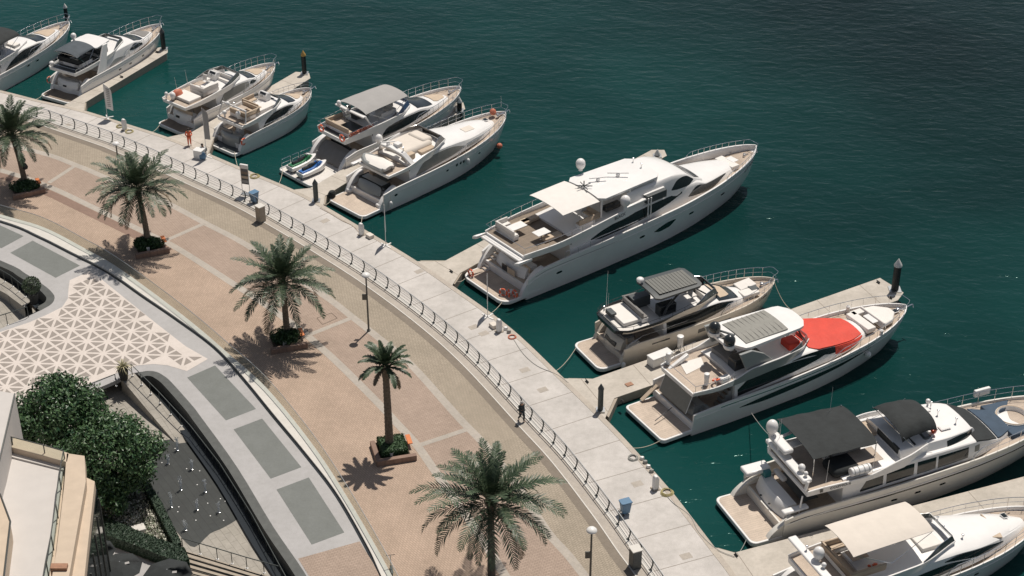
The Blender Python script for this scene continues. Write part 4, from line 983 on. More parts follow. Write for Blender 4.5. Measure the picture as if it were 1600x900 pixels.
mb = MB(); mb.prism([(y.X(.865),-1.35),(y.X(.865),1.35),(y.X(.905),1.15),(y.X(.94),.35),(y.X(.94),-.35),(y.X(.905),-1.15)], 2.5, 2.85); mb.build('sunpad', 'cushion_white', y.r, bev=.1)
MB().box((y.X(.86), 0, 2.75), (.18, 2.8, .5), 0, .3).build('sunpad_backrest', 'cushion_white', y.r, bev=.06)
for g in (-1, 1): MB().lathe((y.X(.83), g*1.95, 2.4), [(.14,0),(.14,.45),(.17,.5),(.05,.6)], 10).build('deck_vent', 'white_plastic', y.r)
y.hatch(.955, 0, 2.58, .5, .5); y.windlass(.965, 2.5); y.rail(.60, .985, .7, rise=5, mid=False)
fender(y, y.X(.77), -2.35, 1.2, 'pale ball fender under the foredeck of the red covered yacht', .25, ball=True)
# ---- F: white yacht carrying a dinghy
y = Yacht('motor_yacht', 'white and cream open flybridge yacht with a covered dinghy on its aft upper deck', [(507,313),(571,339)], (789,174,2.9), 5.4)
F_ = y
y.hull(.12, [(.12,1.8),(.2,2.0),(.5,2.15),(.8,2.5),(1,2.9)], [(.12,1.1),(.3,1.1),(.305,1.8),(.6,1.9),(.8,2.2),(.93,2.5),(1,2.75)], cap=.16)
y.platform(.12, .5, 'teak_wide', .5)
y.transom(.135, 1.55, .5, 1.95, .8, 'gelcoat_grey', .5)
for g in (-1, 1): y.wing(.10, .2, .45, 2.0, g, th=.4, y=2.35)
for g in (-1, 1): y.box('boarding_step', .115, g*1.95, .5, (.5,.5,.3), 'gelcoat', .08)
y.ports((.19,), 1.3, .14, .35); y.ports((.56,.585,.605), 1.5, .2, .25); y.ports((.5,.72), 1.4, .12, .3)
D = y.house(.29, .91, [(.29,.82),(.5,.82),(.65,.74),(.76,.62),(.85,.42),(.91,.15)], [(.29,1.1),(.3,1.8),(.91,2.4)], [(.29,3.2),(.5,3.45),(.6,3.25),(.7,2.95),(.82,2.8),(.91,2.55)], .2, cam=.3)
y.win([(.33,.12,.2),(.38,.12,.7),(.46,.14,.85),(.56,.2,.82),(.64,.35,.5)], 'screen_mesh'); y.win([(.655,.2,.6),(.72,.15,.7),(.78,.5,.6)], 'gelcoat_grey')
y.screen([(.70,-.5,-.05),(.76,-.55,-.05)], 'canvas_cream', name='deck_cover', off=.03); y.hatch(.87, 0, 2.95, .5, .5)
F = y.fly(.17, .54, [(.17,.76),(.3,.82),(.42,.78),(.54,.5)], [(.17,.8),(.3,.86),(.42,.86),(.54,.6)], [(.17,2.85),(.3,2.9),(.54,3.3)], [(.17,3.15),(.28,3.3),(.42,3.85),(.54,3.95)], [(.17,3.1),(.54,3.2)], deck='teak')
y.flyscreen(F, .44, .538, .45, 'cushion_grey', rake=.9)
y.box('flybridge_cover', .40, .3, 3.3, (3.4,2.9,.75), 'canvas_cream', .3); y.box('sofa', .43, -1.3, 3.2, (1.7,.8,.5), 'cushion_tan'); y.box('helm_cover', .47, .3, 3.35, (1.2,2.2,.85), 'canvas_cream', .25); y.box('wet_bar', .33, -1.2, 3.2, (1.0,.8,.7), 'cushion_tan')
A = [(y.X(.30), 2.2), (y.X(.28), 1.4), (y.X(.27), 0), (y.X(.28), -1.4), (y.X(.30), -2.2)]
mb = MB(); mb.grid([[Vector((a, b, 3.2+1.35*sin(pi*min(1, (i+.35)/4.7)) if 0 < i < 4 else 3.3)) for i, (a, b) in enumerate(A)], [Vector((a+.55, b, 3.2+1.35*sin(pi*min(1, (i+.35)/4.7)) if 0 < i < 4 else 3.3)) for i, (a, b) in enumerate(A)]], Vector((0, 0, -.2))); mb.build('radar_arch', 'gelcoat', y.r, bev=.05)
y.dome(.29, 1.75, 4.0, .34, h=.75); y.box('arch_equipment', .31, -.3, 4.35, (.6,.6,.4), 'gelcoat'); y.radar(.285, .4, 4.5, 1.0, 1.3); y.light(.30, -1.2, 4.3); y.aerial(.28, .9, 4.5, 1.2)
y.box('stern_drain', .17, 2.0, 2.95, (1.4,.4,.2), 'gelcoat')
dg_ = empty('dinghy', y.W(y.X(.20), .1, 3.12), y.h+pi/2, 'grey-white covered inflatable dinghy on the upper aft deck of the cream yacht', 'dinghy')
P = [(-1.5,.62,.28),(-.3,.66,.28),(.8,.6,.32),(1.4,.3,.42),(1.6,0,.46)]; pts = [Vector(p) for p in P]; pts = pts+[Vector((p.x,-p.y,p.z)) for p in pts[-2::-1]]
MB().tube(pts, .24, 9).build('tube', 'gelcoat_grey', dg_); mb = MB(); mb.grid([[Vector((x, u*wd, .5+.13*(1-u*u)+.04*sin(x*5))) for u in (-1, -.6, -.2, .2, .6, 1)] for x, wd in ((-1.7,.5),(-1.2,.78),(0,.8),(.8,.72),(1.3,.45),(1.7,.12))], Vector((0, 0, -.16))); mb.build('cover', 'cushion_white', dg_, ang=60)
MB().box((-.1, 0, .12), (2.6,.9,.2)).build('hull', 'gelcoat', dg_, bev=.05)
y.box('cockpit_bulkhead', .295, 0, 1.1, (.12, 4.2, 1.8), 'tinted_glass'); y.sofa(.18, 0, 1.12, 1.1, 3.0, 'canvas_black', (1,1,0,1)); y.table(.22, 0, 1.12, 1.0, 1.6, 'dark_grey')
y.box('cockpit_seat', .24, 1.5, 1.12, (.6,.6,.9), 'cushion_tan')
y.rail(.56, .985, .8); y.windlass(.95, 2.75); y.aerial(.975, 0, 3.6, 1.1, 0)
put_on(y, 'mooring_buoy', 'round orange buoy lying on the bow deck of the cream dinghy yacht', 'buoy', MB().lathe((0,0,0), [(.02,0),(.22,.08),(.32,.3),(.24,.52),(.1,.62),(.02,.66)], 14), 'orange_tan', y.X(.945), .5, 2.75)
fender(y, y.X(.86), -2.05, .75, 'round orange fender hung beside the bow of the cream dinghy yacht', .28, m='orange_tan', ball=True)
fender(y, y.X(.62), -2.8, 1.1, 'white cylindrical fender high on the middle of the cream dinghy yacht hull'); fender(y, y.X(.15), -2.7, .35, 'white cylindrical fender at the stern corner of the cream dinghy yacht')
put_on(y, 'outboard_cover', 'small black covered bundle on the platform corner of the cream dinghy yacht', 'cover', MB().lathe((0,0,0), [(.1,0),(.28,.1),(.3,.45),(.2,.65),(.05,.7)], 10, 1.3), 'canvas_black', .5, 2.3, .46)
# ---- E: grey bimini yacht with the jet skis
y = Yacht('motor_yacht', 'white yacht with grey fabric bimini and two jet skis on its long swim platform', [(432,263),(488,291)], (719,134.5,2.6), 5.1)
E_ = y
y.hull(.20, [(.20,1.7),(.28,2.0),(.55,2.05),(.8,2.3),(1,2.6)], [(.20,1.0),(.38,1.0),(.385,1.75),(.7,1.85),(.9,2.15),(1,2.4)])
y.platform(.20, .42, 'nonskid', .4, w=2.4)
o = MB(); rows = []
for i in range(9):
    t = i/8; rows.append([Vector((y.X(.185)+1.5*t, u*1.75, .6+1.15*sin(t*pi/2)+.1*(1-u*u))) for u in [k/5-1 for k in range(11)]])
o.grid(rows, Vector((.1, 0, -.35))); o.build('transom_lounger', 'cushion_grey', y.r)
for g in (-1, 1): y.wing(.17, .27, .45, 2.0, g, th=.4, y=2.3)
D = y.house(.37, .90, [(.37,.83),(.55,.84),(.7,.7),(.82,.5),(.90,.2)], [(.37,1.0),(.385,1.75),(.90,2.15)], [(.37,3.05),(.58,3.2),(.66,3.1),(.78,2.55),(.84,2.45),(.90,2.25)], .2, cam=.22)
y.win([(.41,.15,.2),(.47,.15,.75),(.56,.2,.85),(.68,.35,.8),(.74,.6,.65)]); y.screen([(.665,-.9,.9),(.72,-.92,.92),(.775,-.85,.85)])
y.screen([(.80,-.6,.6),(.82,-.78,.78),(.87,-.78,.78),(.885,-.6,.6)], 'cushion_tan', name='sunpad', off=.05, thick=.08)
F = y.fly(.22, .64, [(.22,.74),(.4,.82),(.55,.74),(.64,.4)], [(.22,.8),(.4,.86),(.55,.78),(.64,.45)], [(.22,2.75),(.4,2.8),(.64,3.05)], [(.22,3.35),(.4,3.55),(.64,3.6)], [(.22,3.1),(.64,3.15)], deck='dark_grey')
y.frail(F, .225, .40, .4); y.flyscreen(F, .52, .638, .5, 'blue_glass')
y.canopy(.345, .60, 1.95, 1.75, 5.1, 5.1, 'canvas_grey', .03, curl=.12); y.box('radar_arch', .335, 0, 4.65, (.45,4.0,.16), 'gelcoat', .06)
for g in (-1, 1): MB().tube([(y.X(.38), g*1.9, 3.4), (y.X(.34), g*1.95, 4.7)], .1, 8).build('arch_leg', 'gelcoat', y.r)
y.dome(.33, 1.5, 4.75, .22, h=.45, base=.1); y.light(.33, .3, 4.75); y.box('arch_locker', .335, .1, 4.8, (.2,.25,.5), 'dark_grey')
y.table(.29, .3, 3.1, 1.3, .8, 'teak'); y.sofa(.30, 0, 3.1, 2.0, 3.2, 'cushion_tan', (1,0,0,1)); y.box('wet_bar', .42, .8, 3.1, (1.6,.8,.8), 'dark_grey'); y.sofa(.50, -.7, 3.1, 1.8, 1.4, 'cushion_white', (0,1,1,0)); y.helm(.56, .6, 3.15, 'dark_grey'); y.seat(.52, .6, 3.1)
ring(y, y.X(.218), 1.4, 3.3, 'orange life ring at the left end of the grey bimini yacht aft rail', 'X'); ring(y, y.X(.22), -1.5, 3.3, 'orange life ring at the right corner of the grey bimini yacht aft rail', 'X')
mb = MB(); rng = random.Random(3)
for k in range(14): mb.torus((k*.2, rng.uniform(-.06, .06), rng.uniform(-.05, .1)), .14, .05, 'Y', 10, 5)
o = mb.build('rope_bundle', 'orange_tan'); o.location = y.W(y.X(.25), -1.98, 3.55); o.rotation_euler = (0, 0, y.h); tag(o, 'long bundle of coiled orange rope tied along the flybridge side of the grey bimini yacht', 'rope')
for g in (-1, 1): MB().tube([(y.X(.27), g*.25-1.2, 1.0), (y.X(.265), g*.05-1.2, 3.0)], .03).build('support', 'steel', y.r)
y.box('cockpit_bulkhead', .375, 0, 1.0, (.12, 4.0, 1.8), 'tinted_glass'); y.sofa(.29, 0, 1.02, 1.0, 3.0, 'canvas_black', (1,0,0,0)); y.box('cockpit_seat', .27, 1.6, 1.6, (.6,.6,.4), 'cushion_tan')
y.rail(.60, .985, .85); y.windlass(.93, 2.35)
mb = MB()
for a, b in ((.02,.07),(.08,.115),(.125,.19)): mb.tube([(y.X(a), 2.3, .45), (y.X(a), 2.3, 1.25), (y.X(b), 2.3, 1.25), (y.X(b), 2.3, .45)], .03, 6); mb.tube([(y.X(a), 2.3, .85), (y.X(b), 2.3, .85)], .02, 6)
mb.build('platform_rail', 'steel', y.r)
def jetski(x, yy, paint, label):
    t = empty('jet_ski', y.W(x, yy, .62), y.h, label, 'jet ski', 'jet skis on the swim platform')
    b = Body(-1.55, 1.55, [(-1.55,.42),(-.8,.5),(.4,.48),(1.1,.3),(1.55,.05)], [(-1.55,.5),(-.8,.58),(.4,.55),(1.1,.36),(1.55,.08)], [(-1.55,0),(.9,0),(1.55,.3)], [(-1.55,.36),(0,.42),(1.0,.55),(1.55,.6)], cam=.05)
    o = b.solid('hull', 'gelcoat', t, 20)
    d = Body(-1.45, 1.1, [(-1.45,.36),(-.5,.4),(.5,.36),(1.1,.12)], [(-1.45,.28),(-.5,.3),(.5,.3),(1.1,.08)], [(-1.45,.36),(0,.4),(1.1,.55)], [(-1.45,.5),(-.3,.52),(.2,.62),(.7,.85),(1.1,.62)], cam=.06)
    d.solid('deck', paint, t, 18)
    s = Body(-1.15, .3, [(-1.15,.16),(-.6,.17),(.3,.13)], [(-1.15,.13),(-.6,.13),(.3,.1)], [(-1.15,.45),(.3,.5)], [(-1.15,.74),(-.6,.72),(-.3,.84),(.3,.82)], cam=.04); s.solid('seat', 'black_paint', t, 12)
    o = MB().tube([(.42,-.36,1.02),(.5,-.12,.98),(.5,.12,.98),(.42,.36,1.02)], .03, 6).build('handlebar', 'black_paint', t)
    MB().box((.68, 0, .86), (.5,.3,.16), 0, .35).build('hood', 'gelcoat', t, bev=.06)
    mb = MB()
    for sg in (-1, 1): mb.box((-.3, sg*.3, -.09), (2.2,.1,.14)); mb.tube([(-1.5, sg*.28, -.1), (-1.75, sg*.28, -.3)], .06)
    mb.build('cradle', 'dark_grey', t)
jetski(1.85, 1.05, 'green_paint', 'white and green jet ski on the platform of the grey bimini yacht')
jetski(1.75, -.55, 'blue_paint', 'white and blue jet ski on the platform of the grey bimini yacht')
# ---- C: white cruiser with tan seats and a red cloth
y = Yacht('motor_yacht', 'white flybridge cruiser with a red cloth and grey screened side windows', [(243.6,192),(288,209)], (428,98,2.4), 4.3)
C_ = y
y.hull(.10, [(.10,1.5),(.2,1.8),(.5,1.85),(.8,2.1),(1,2.4)], [(.10,.95),(.34,.95),(.345,1.55),(.7,1.65),(1,2.15)])
y.platform(.10, .42, 'teak_dark', .4); o = y.transom(.11, 1.35, .45, 1.5, .6, rake=.2); MB().box((y.X(.11)-.2, .3, 1.1), (.08,.5,.22)).build('rear_vent', 'black_paint', o)
for g in (-1, 1): y.wing(.10, .19, .45, 1.8, g, th=.25, y=1.95)
D = y.house(.33, .90, [(.33,.84),(.55,.84),(.7,.72),(.82,.5),(.90,.2)], [(.33,.95),(.345,1.55),(.90,2.0)], [(.33,2.75),(.55,2.95),(.65,2.8),(.76,2.35),(.84,2.3),(.90,2.1)], .2, cam=.2)
y.win([(.36,.15,.3),(.42,.15,.8),(.55,.2,.85),(.645,.35,.8)], 'screen_mesh'); y.win([(.655,.5,.55),(.69,.4,.85),(.73,.6,.75)]); y.screen([(.655,-.93,.93),(.70,-.93,.93),(.75,-.85,.85)])
y.screen([(.765,-.65,.65),(.785,-.8,.8),(.85,-.8,.8),(.865,-.6,.6)], 'cushion_tan', name='sunpad', off=.05, thick=.08)
F = y.fly(.06, .60, [(.06,.72),(.2,.84),(.45,.8),(.60,.5)], [(.06,.82),(.2,.9),(.45,.86),(.60,.56)], [(.06,2.45),(.3,2.5),(.60,2.85)], [(.06,2.85),(.3,3.1),(.60,3.4)], [(.06,2.75),(.60,2.85)])
y.flyscreen(F, .38, .598, .4, 'grey_glass'); y.box('sunpad', .17, -.1, 2.78, (1.5,2.4,.3), 'cushion_white'); y.sofa(.32, -.3, 2.8, 2.0, 1.9, 'cushion_white', (1,1,0,0)); y.sofa(.47, 0, 2.85, 1.2, 2.6, 'cushion_white', (0,0,1,0)); y.helm(.46, .7, 2.85); y.seat(.41, .7, 2.85); y.table(.32, .3, 2.8, .9, .7)
y.dome(.09, .6, 2.85, .27, h=.6, base=.15); y.dome(.075, 1.3, 2.85, .17, h=.35, base=.3); y.aerial(.3, 1.8, 3.1, 1.5); y.aerial(.2, 1.8, 3.1, 1.2)
put_on(y, 'cloth', 'crumpled red cloth beside the radar domes of the white cruiser', 'cloth', MB().lathe((0,0,0), [(.5,0),(.42,.25),(.3,.42),(.08,.5)], 9, 1.3, .8), 'orange_tan', y.X(.14), .75, 3.1)
y.box('cockpit_bulkhead', .335, 0, .95, (.1, 3.3, 1.7), 'tinted_glass'); y.sofa(.16, 0, .97, .9, 2.6, 'cushion_tan', (1,0,0,1)); y.table(.23, .2, .97, .7, 1.0, 'teak')
y.rail(.56, .985, .9); y.windlass(.93, 2.15); y.ports((.6, .68), 1.2, .1, .4)
# ---- D: white cruiser with tan seating beside the ring
y = Yacht('motor_yacht', 'white cruiser with beige flybridge seats, a large dark side window and an aft ladder', [(322,224),(367,240)], (484,137,2.4), 4.3)
D_ = y
y.hull(.09, [(.09,1.5),(.2,1.75),(.5,1.85),(.8,2.1),(1,2.4)], [(.09,.9),(.3,.9),(.305,1.5),(.7,1.65),(1,2.15)])
y.platform(.09, .42, 'dark_grey', .35); y.transom(.10, 1.3, .45, 1.5, .5, 'gelcoat_grey', .15)
for g in (-1, 1): y.wing(.06, .17, .45, 1.75, g, th=.35, y=1.98)
D = y.house(.29, .88, [(.29,.86),(.5,.86),(.68,.76),(.8,.55),(.88,.22)], [(.29,.9),(.305,1.5),(.88,2.0)], [(.29,2.7),(.55,2.85),(.65,2.7),(.76,2.35),(.82,2.25),(.88,2.1)], .22, cam=.2)
y.win([(.32,.1,.15),(.38,.1,.6),(.5,.15,.85),(.62,.3,.85),(.69,.65,.75)]); y.screen([(.65,-.93,.93),(.70,-.93,.93),(.755,-.85,.85)])
y.screen([(.775,-.65,.65),(.79,-.8,.8),(.85,-.85,.85),(.87,-.6,.6)], 'cushion_tan', name='sunpad', off=.05, thick=.08)
F = y.fly(.12, .60, [(.12,.76),(.25,.84),(.45,.78),(.60,.45)], [(.12,.82),(.25,.88),(.45,.84),(.60,.5)], [(.12,2.4),(.3,2.5),(.60,2.75)], [(.12,2.75),(.3,3.0),(.60,3.2)], [(.12,2.7),(.60,2.8)])
y.sofa(.27, -.2, 2.72, 1.8, 2.2, 'cushion_tan', (1,1,1,0)); y.table(.27, .1, 2.72, .8, .8); y.sofa(.42, .2, 2.78, 1.5, 2.2, 'cushion_tan', (1,0,0,1)); y.box('sunpad', .43, -.8, 2.8, (1.9,1.0,.4), 'cushion_white'); y.helm(.52, .5, 2.8); y.hatch(.58, .1, 3.0, .5, .5); y.flyscreen(F, .45, .598, .3, 'grey_glass')
mb = MB(); mb.tube([(y.X(.15), 1.8, 2.9), (y.X(.18), 1.6, 4.0), (y.X(.18), -1.6, 4.0), (y.X(.15), -1.8, 2.9)], .09, 8); mb.build('radar_arch', 'gelcoat', y.r)
y.dome(.17, -.6, 3.0, .25, h=.5); y.dome(.16, .6, 3.9, .2, h=.4, base=.1); y.dome(.14, .9, 2.8, .22, h=.4, base=.3); y.light(.18, 0, 4.0); y.aerial(.18, 1.2, 3.9, 1.6, .3)
y.stairs(.16, -.15, .95, 2.6, 6, .5, .14, 'gelcoat', 'gelcoat'); y.box('cockpit_bulkhead', .295, 0, .9, (.1, 3.3, 1.7), 'tinted_glass'); y.sofa(.15, .6, .92, .8, 1.6, 'cushion_grey', (1,0,0,0))
ring(y, y.X(.10), -1.98, 1.35, 'orange life ring on the stern quarter of the beige seated white cruiser', rot=Matrix.Rotation(.2, 3, 'Z'))
y.rail(.56, .985, .55); y.windlass(.93, 2.15); y.frail(y.H, .3, .55, .3, aft=False, name='side_rail')
# ---- B: cruiser with the small blue bimini
y = Yacht('motor_yacht', 'white cruiser with small slate blue bimini beside the narrow dock at the upper left', [(58,148),(112,162)], (250,37,2.4), 4.5)
B_y = y
y.hull(.11, [(.11,1.6),(.2,1.85),(.5,1.95),(.8,2.15),(1,2.4)], [(.11,.95),(.36,.95),(.365,1.6),(.7,1.7),(1,2.2)])
y.platform(.11, .45, 'teak_dark', .5); o = y.transom(.12, 1.35, .45, 1.6, .6, rake=.2); MB().box((y.X(.12)-.22, .1, 1.15), (.08,.4,.16)).build('rear_vent', 'black_paint', o)
for g in (-1, 1): y.wing(.10, .19, .45, 1.85, g, th=.4, y=2.05)
D = y.house(.35, .89, [(.35,.84),(.55,.84),(.7,.72),(.8,.55),(.89,.22)], [(.35,.95),(.365,1.6),(.89,2.05)], [(.35,2.9),(.55,3.1),(.64,2.95),(.76,2.4),(.83,2.35),(.89,2.15)], .2, cam=.2)
y.win([(.58,.5,.55),(.64,.3,.85),(.72,.35,.7)]); y.win([(.38,.15,.2),(.44,.15,.5),(.53,.2,.3)], 'gelcoat_grey'); y.screen([(.65,-.93,.93),(.70,-.93,.93),(.755,-.85,.85)]); y.screen([(.77,-.65,.65),(.785,-.8,.8),(.86,-.8,.8),(.87,-.6,.6)], 'cushion_grey', name='sunpad', off=.05, thick=.08)
F = y.fly(.10, .58, [(.10,.74),(.2,.82),(.4,.8),(.58,.45)], [(.10,.8),(.2,.86),(.4,.84),(.58,.5)], [(.10,2.6),(.3,2.65),(.58,2.95)], [(.10,3.0),(.3,3.1),(.58,3.4)], [(.10,2.9),(.58,3.0)], deck='dark_grey')
y.frail(F, .105, .3, .3); y.canopy(.14, .30, 1.55, 1.5, 4.5, 4.6, 'canvas_slate', .0, curl=.15, fz=1.4); y.roof(.30, .44, 1.75, 1.5, 4.4, .12, 'gelcoat', 'hardtop', .06, 4.4, .2)
for g in (-1, 1):
    A = [Vector((y.X(f), g*yy, z)) for f, z, yy in ((.26,1.9,2.1),(.34,1.95,2.1),(.40,4.35,1.75),(.36,4.35,1.75))]; mb = MB(); n = 4; q = [a+Vector((0, -g*.18, 0)) for a in A]
    mb.add(A+q, [tuple(range(n)), tuple(range(2*n-1, n-1, -1))]+[(i, (i+1) % n, n+(i+1) % n, n+i) for i in range(n)]); mb.build('arch_leg', 'gelcoat', y.r, bev=.04, smooth=False)
y.dome(.31, 1.3, 4.45, .28, h=.55, base=.3); y.dome(.10, 1.3, 3.0, .25, h=.4, base=.2); y.sofa(.22, 0, 2.95, 2.0, 2.6, 'canvas_black', (1,1,0,1)); y.box('helm_cover', .40, 0, 3.0, (1.2,2.4,.7), 'dark_grey', .2); y.flyscreen(F, .45, .578, .35, 'grey_glass')
y.box('cockpit_bulkhead', .355, 0, .95, (.1, 3.5, 1.9), 'tinted_glass'); y.sofa(.17, 0, .97, .9, 2.6, 'cushion_grey', (1,0,0,0)); y.rail(.48, .985, .9); y.windlass(.93, 2.2); y.ports((.45,.55,.68), 1.25, .12, .4)
ring(y, 1.75, 2.12, 1.35, 'faded orange life ring hanging at the left stern corner of the slate blue bimini cruiser', m='orange_tan')
MB().tube([(y.X(.17), -.8, 1.0), (y.X(.15), -.8, 2.7)], .03).build('support', 'steel', y.r)
# ---- A: cruiser cut by the top left corner
y = Yacht('motor_yacht', 'white cruiser with black bimini, cut off by the top left corner of the picture', None, (107,33,2.4), 4.4, 61.5, 17.5)
A_ = y
y.hull(.10, [(.10,1.6),(.2,1.85),(.5,1.95),(.8,2.15),(1,2.4)], [(.10,.95),(.34,.95),(.345,1.6),(.7,1.7),(1,2.2)])
y.platform(.10, .45, 'teak_dark', .5); y.transom(.11, 1.35, .45, 1.6, .6, rake=.2)
D = y.house(.30, .89, [(.30,.84),(.55,.84),(.7,.72),(.8,.55),(.89,.22)], [(.30,.95),(.345,1.6),(.89,2.05)], [(.30,2.8),(.5,3.0),(.62,2.85),(.74,2.4),(.83,2.35),(.89,2.15)], .2, cam=.2)
y.win([(.33,.12,.18),(.4,.12,.6),(.52,.15,.88),(.64,.5,.85),(.67,.7,.75)]); y.screen([(.63,-.93,.93),(.68,-.93,.93),(.735,-.85,.85)]); y.screen([(.75,-.65,.65),(.765,-.8,.8),(.84,-.8,.8),(.86,-.6,.6)], 'cushion_tan', name='sunpad', off=.05, thick=.08)
F = y.fly(.12, .58, [(.12,.74),(.2,.82),(.4,.8),(.58,.45)], [(.12,.8),(.2,.86),(.4,.84),(.58,.5)], [(.12,2.5),(.3,2.6),(.58,2.85)], [(.12,2.95),(.3,3.1),(.58,3.3)], [(.12,2.85),(.58,2.95)], deck='dark_grey')
y.canopy(.20, .50, 1.8, 1.7, 4.9, 4.9, 'canvas_black', .05); y.sofa(.3, 0, 2.9, 1.8, 2.6, 'canvas_black', (1,1,0,1)); y.helm(.46, .5, 2.9); y.seat(.42, -.4, 2.9); y.box('bow_seat', .5, -.5, 2.95, (.8,1.2,.45), 'cushion_white')
y.sofa(.17, 0, .97, .9, 2.6, 'cushion_grey', (1,0,0,0)); y.box('cockpit_bulkhead', .31, 0, .95, (.1, 3.5, 1.8), 'tinted_glass'); y.rail(.5, .985, .8); y.windlass(.93, 2.2); y.ports((.5,.58), 1.3, .12, .4)
# ---- J: long yacht with the black shade cloths
y = Yacht('motor_yacht', 'long cream and white yacht with a large black shade cloth and round foredeck spa well', [(1116,778),(1175,853)], (1668,622,3.2), 6.0)
J_ = y
y.hull(.085, [(.085,1.9),(.15,2.2),(.4,2.4),(.75,2.75),(1,3.2)], [(.085,1.2),(.26,1.2),(.265,2.1),(.6,2.3),(.72,2.55),(1,2.9)], m='gelcoat_ivory', cap=.16, stripe=True)
y.platform(.085, .5, 'teak_wide', .45)
o = y.transom(.10, 1.9, .5, 2.15, .7, 'gelcoat', .3)
for a, b in ((-1.2,1.1),(-.5,1.6),(.6,1.5),(1.2,1.1)): MB().lathe((y.X(.09)-.02, a, b), [(.09,0),(.09,.02)], 10).build('stern_fitting', 'black_paint', o)
for g in (-1, 1): y.wing(.045, .12, .45, 1.6, g, 'gelcoat_ivory', .4, 2.6)
y.stairs(.075, -2.2, .5, 1.5, 4, .7, .3, 'gelcoat', 'gelcoat')
y.hullwin('styling_line', [(.1,1.5,1.64),(.4,1.65,1.8),(.7,1.9,2.02),(.97,2.4,2.5)], 'black_paint'); y.ports((.40,.47,.545), 1.1, .12, .5, .08)
D = y.house(.25, .79, [(.25,.86),(.5,.88),(.64,.84),(.72,.68),(.79,.42)], [(.25,1.2),(.265,2.1),(.79,2.6)], [(.25,3.7),(.5,3.85),(.64,3.8),(.70,3.3),(.735,2.95),(.79,2.85)], .12, cam=.15)
for a, b in ((.30,.365),(.375,.455),(.465,.52),(.527,.62)): y.win([(a,.16,.8 if a>.3 else .25),(a+.03,.16,.8),(b,.18,.8)])
y.win([(.64,.4,.75),(.655,.4,.8)], 'screen_mesh'); y.screen([(.645,-1,1),(.68,-1,1),(.725,-.98,.98)], 'canvas_black', name='windscreen_cover', off=.05, thick=.1)
y.screen([(.73,-.98,.98),(.745,-1,1),(.785,-.98,.98)], 'canvas_blue', name='sunpad_cover', off=.1, thick=.12)
for g in (-1, 1): mb = MB(); mb.prism([(y.X(.775), g*.75), (y.X(.775), g*1.9), (y.X(.86), g*1.75), (y.X(.835), g*1.0)], 2.6, 2.95); mb.build('sunpad_cover', 'canvas_blue', y.r, bev=.06)
o = MB().lathe((y.X(.825), 0, 2.6), [(1.15,0),(1.2,.42),(1.05,.44),(.98,.1),(.02,.08)], 26).build('spa_well', 'gelcoat', y.r); MB().torus((y.X(.825), 0, 3.02), 1.12, .06, n=26).build('spa_rim', 'cushion_tan', o)
y.hatch(.875, 0, 2.78, .6, .6, 'canvas_blue'); y.windlass(.95, 2.85)
# roof of the wheelhouse
D2 = Body(y.X(.42), y.X(.665), y.P([(.42,2.3),(.55,2.3),(.62,2.0),(.665,1.4)]), y.P([(.42,2.0),(.55,2.0),(.62,1.8),(.665,1.3)]), y.P([(.42,3.7),(.665,3.6)]), y.P([(.42,4.5),(.6,4.45),(.65,4.3),(.665,3.9)]), cam=.12)
o = D2.solid('wheelhouse', 'gelcoat', y.r, 24); D2.sidepatch('side_window', 'tinted_glass', o, y.P([(.56,.2,.75),(.60,.15,.85),(.65,.2,.85)])); D2.toppatch('windscreen', 'canvas_black', o, y.P([(.648,-.95,.95),(.655,-.95,.95),(.664,-.9,.9)]))
y.hatch(.57, 1.1, 4.62, .8, .5, 'gelcoat'); y.hatch(.575, -1.1, 4.62, .8, .5, 'gelcoat'); y.light(.595, 1.3, 4.6); y.light(.615, -.9, 4.55); y.light(.59, .3, 4.6); y.dome(.59, 1.5, 4.55, .17, h=.3, base=.3)
F = y.fly(.145, .50, [(.145,.86),(.3,.9),(.42,.86),(.50,.7)], [(.145,.9),(.3,.93),(.42,.9),(.50,.74)], [(.145,3.25),(.3,3.3),(.50,3.6)], [(.145,3.75),(.2,3.8),(.3,3.75),(.42,4.35),(.50,4.6)], [(.145,3.55),(.50,3.75)], m='gelcoat')
lettering(y, 'COZMO-4', .235, 3.45, .34, F, off=.03)
MB().box((y.X(.235)-1.45, -(F.wt(y.X(.2))+.02), 3.6), (.22,.03,.26)).build('emblem', 'black_paint', y.r)
# crosswise mast wing
mb = MB(); mb.box((y.X(.15), .2, 4.25), (.7,5.0,.32)); o = mb.build('radar_wing', 'gelcoat', y.r, bev=.1); MB().box((y.X(.15), 1.3, 4.9), (.75,2.2,.35)).build('radar_platform', 'gelcoat', y.r, bev=.12)
for yy, zz in ((2.4,3.9),(-2.3,3.9),(1.3,4.6)): MB().tube([(y.X(.145), yy, zz-.3), (y.X(.15), yy, zz+.4)], .12, 8).build('support', 'gelcoat', y.r)
y.dome(.142, 2.2, 5.05, .42, h=.95, base=.25); y.dome(.152, -1.35, 4.4, .25, h=.5, base=.12); y.dome(.152, -1.9, 4.4, .15, h=.3, base=.12); y.aerial(.155, 1.7, 5.1, 1.5, 0); y.aerial(.20, -2.4, 3.8, 1.9, -.03); y.aerial(.33, -2.55, 3.8, 1.9, -.03); y.aerial(.32, 2.6, 3.8, 3.6, 0)
y.box('spreader', .175, 1.9, 4.9, (1.6,.22,.14), 'gelcoat', rz=.2); y.box('spreader', .18, 1.0, 4.7, (1.9,.6,.14), 'gelcoat', rz=.1)
MB().tube([(y.X(.13), -2.45, 2.0), (y.X(.135), -2.45, 3.3)], .06, 8).build('support', 'gelcoat', y.r)
y.canopy(.175, .365, 2.4, 2.3, 5.6, 5.4, 'canvas_black', .2, 'shade_cloth', .1, False, y=.75); mb = MB()
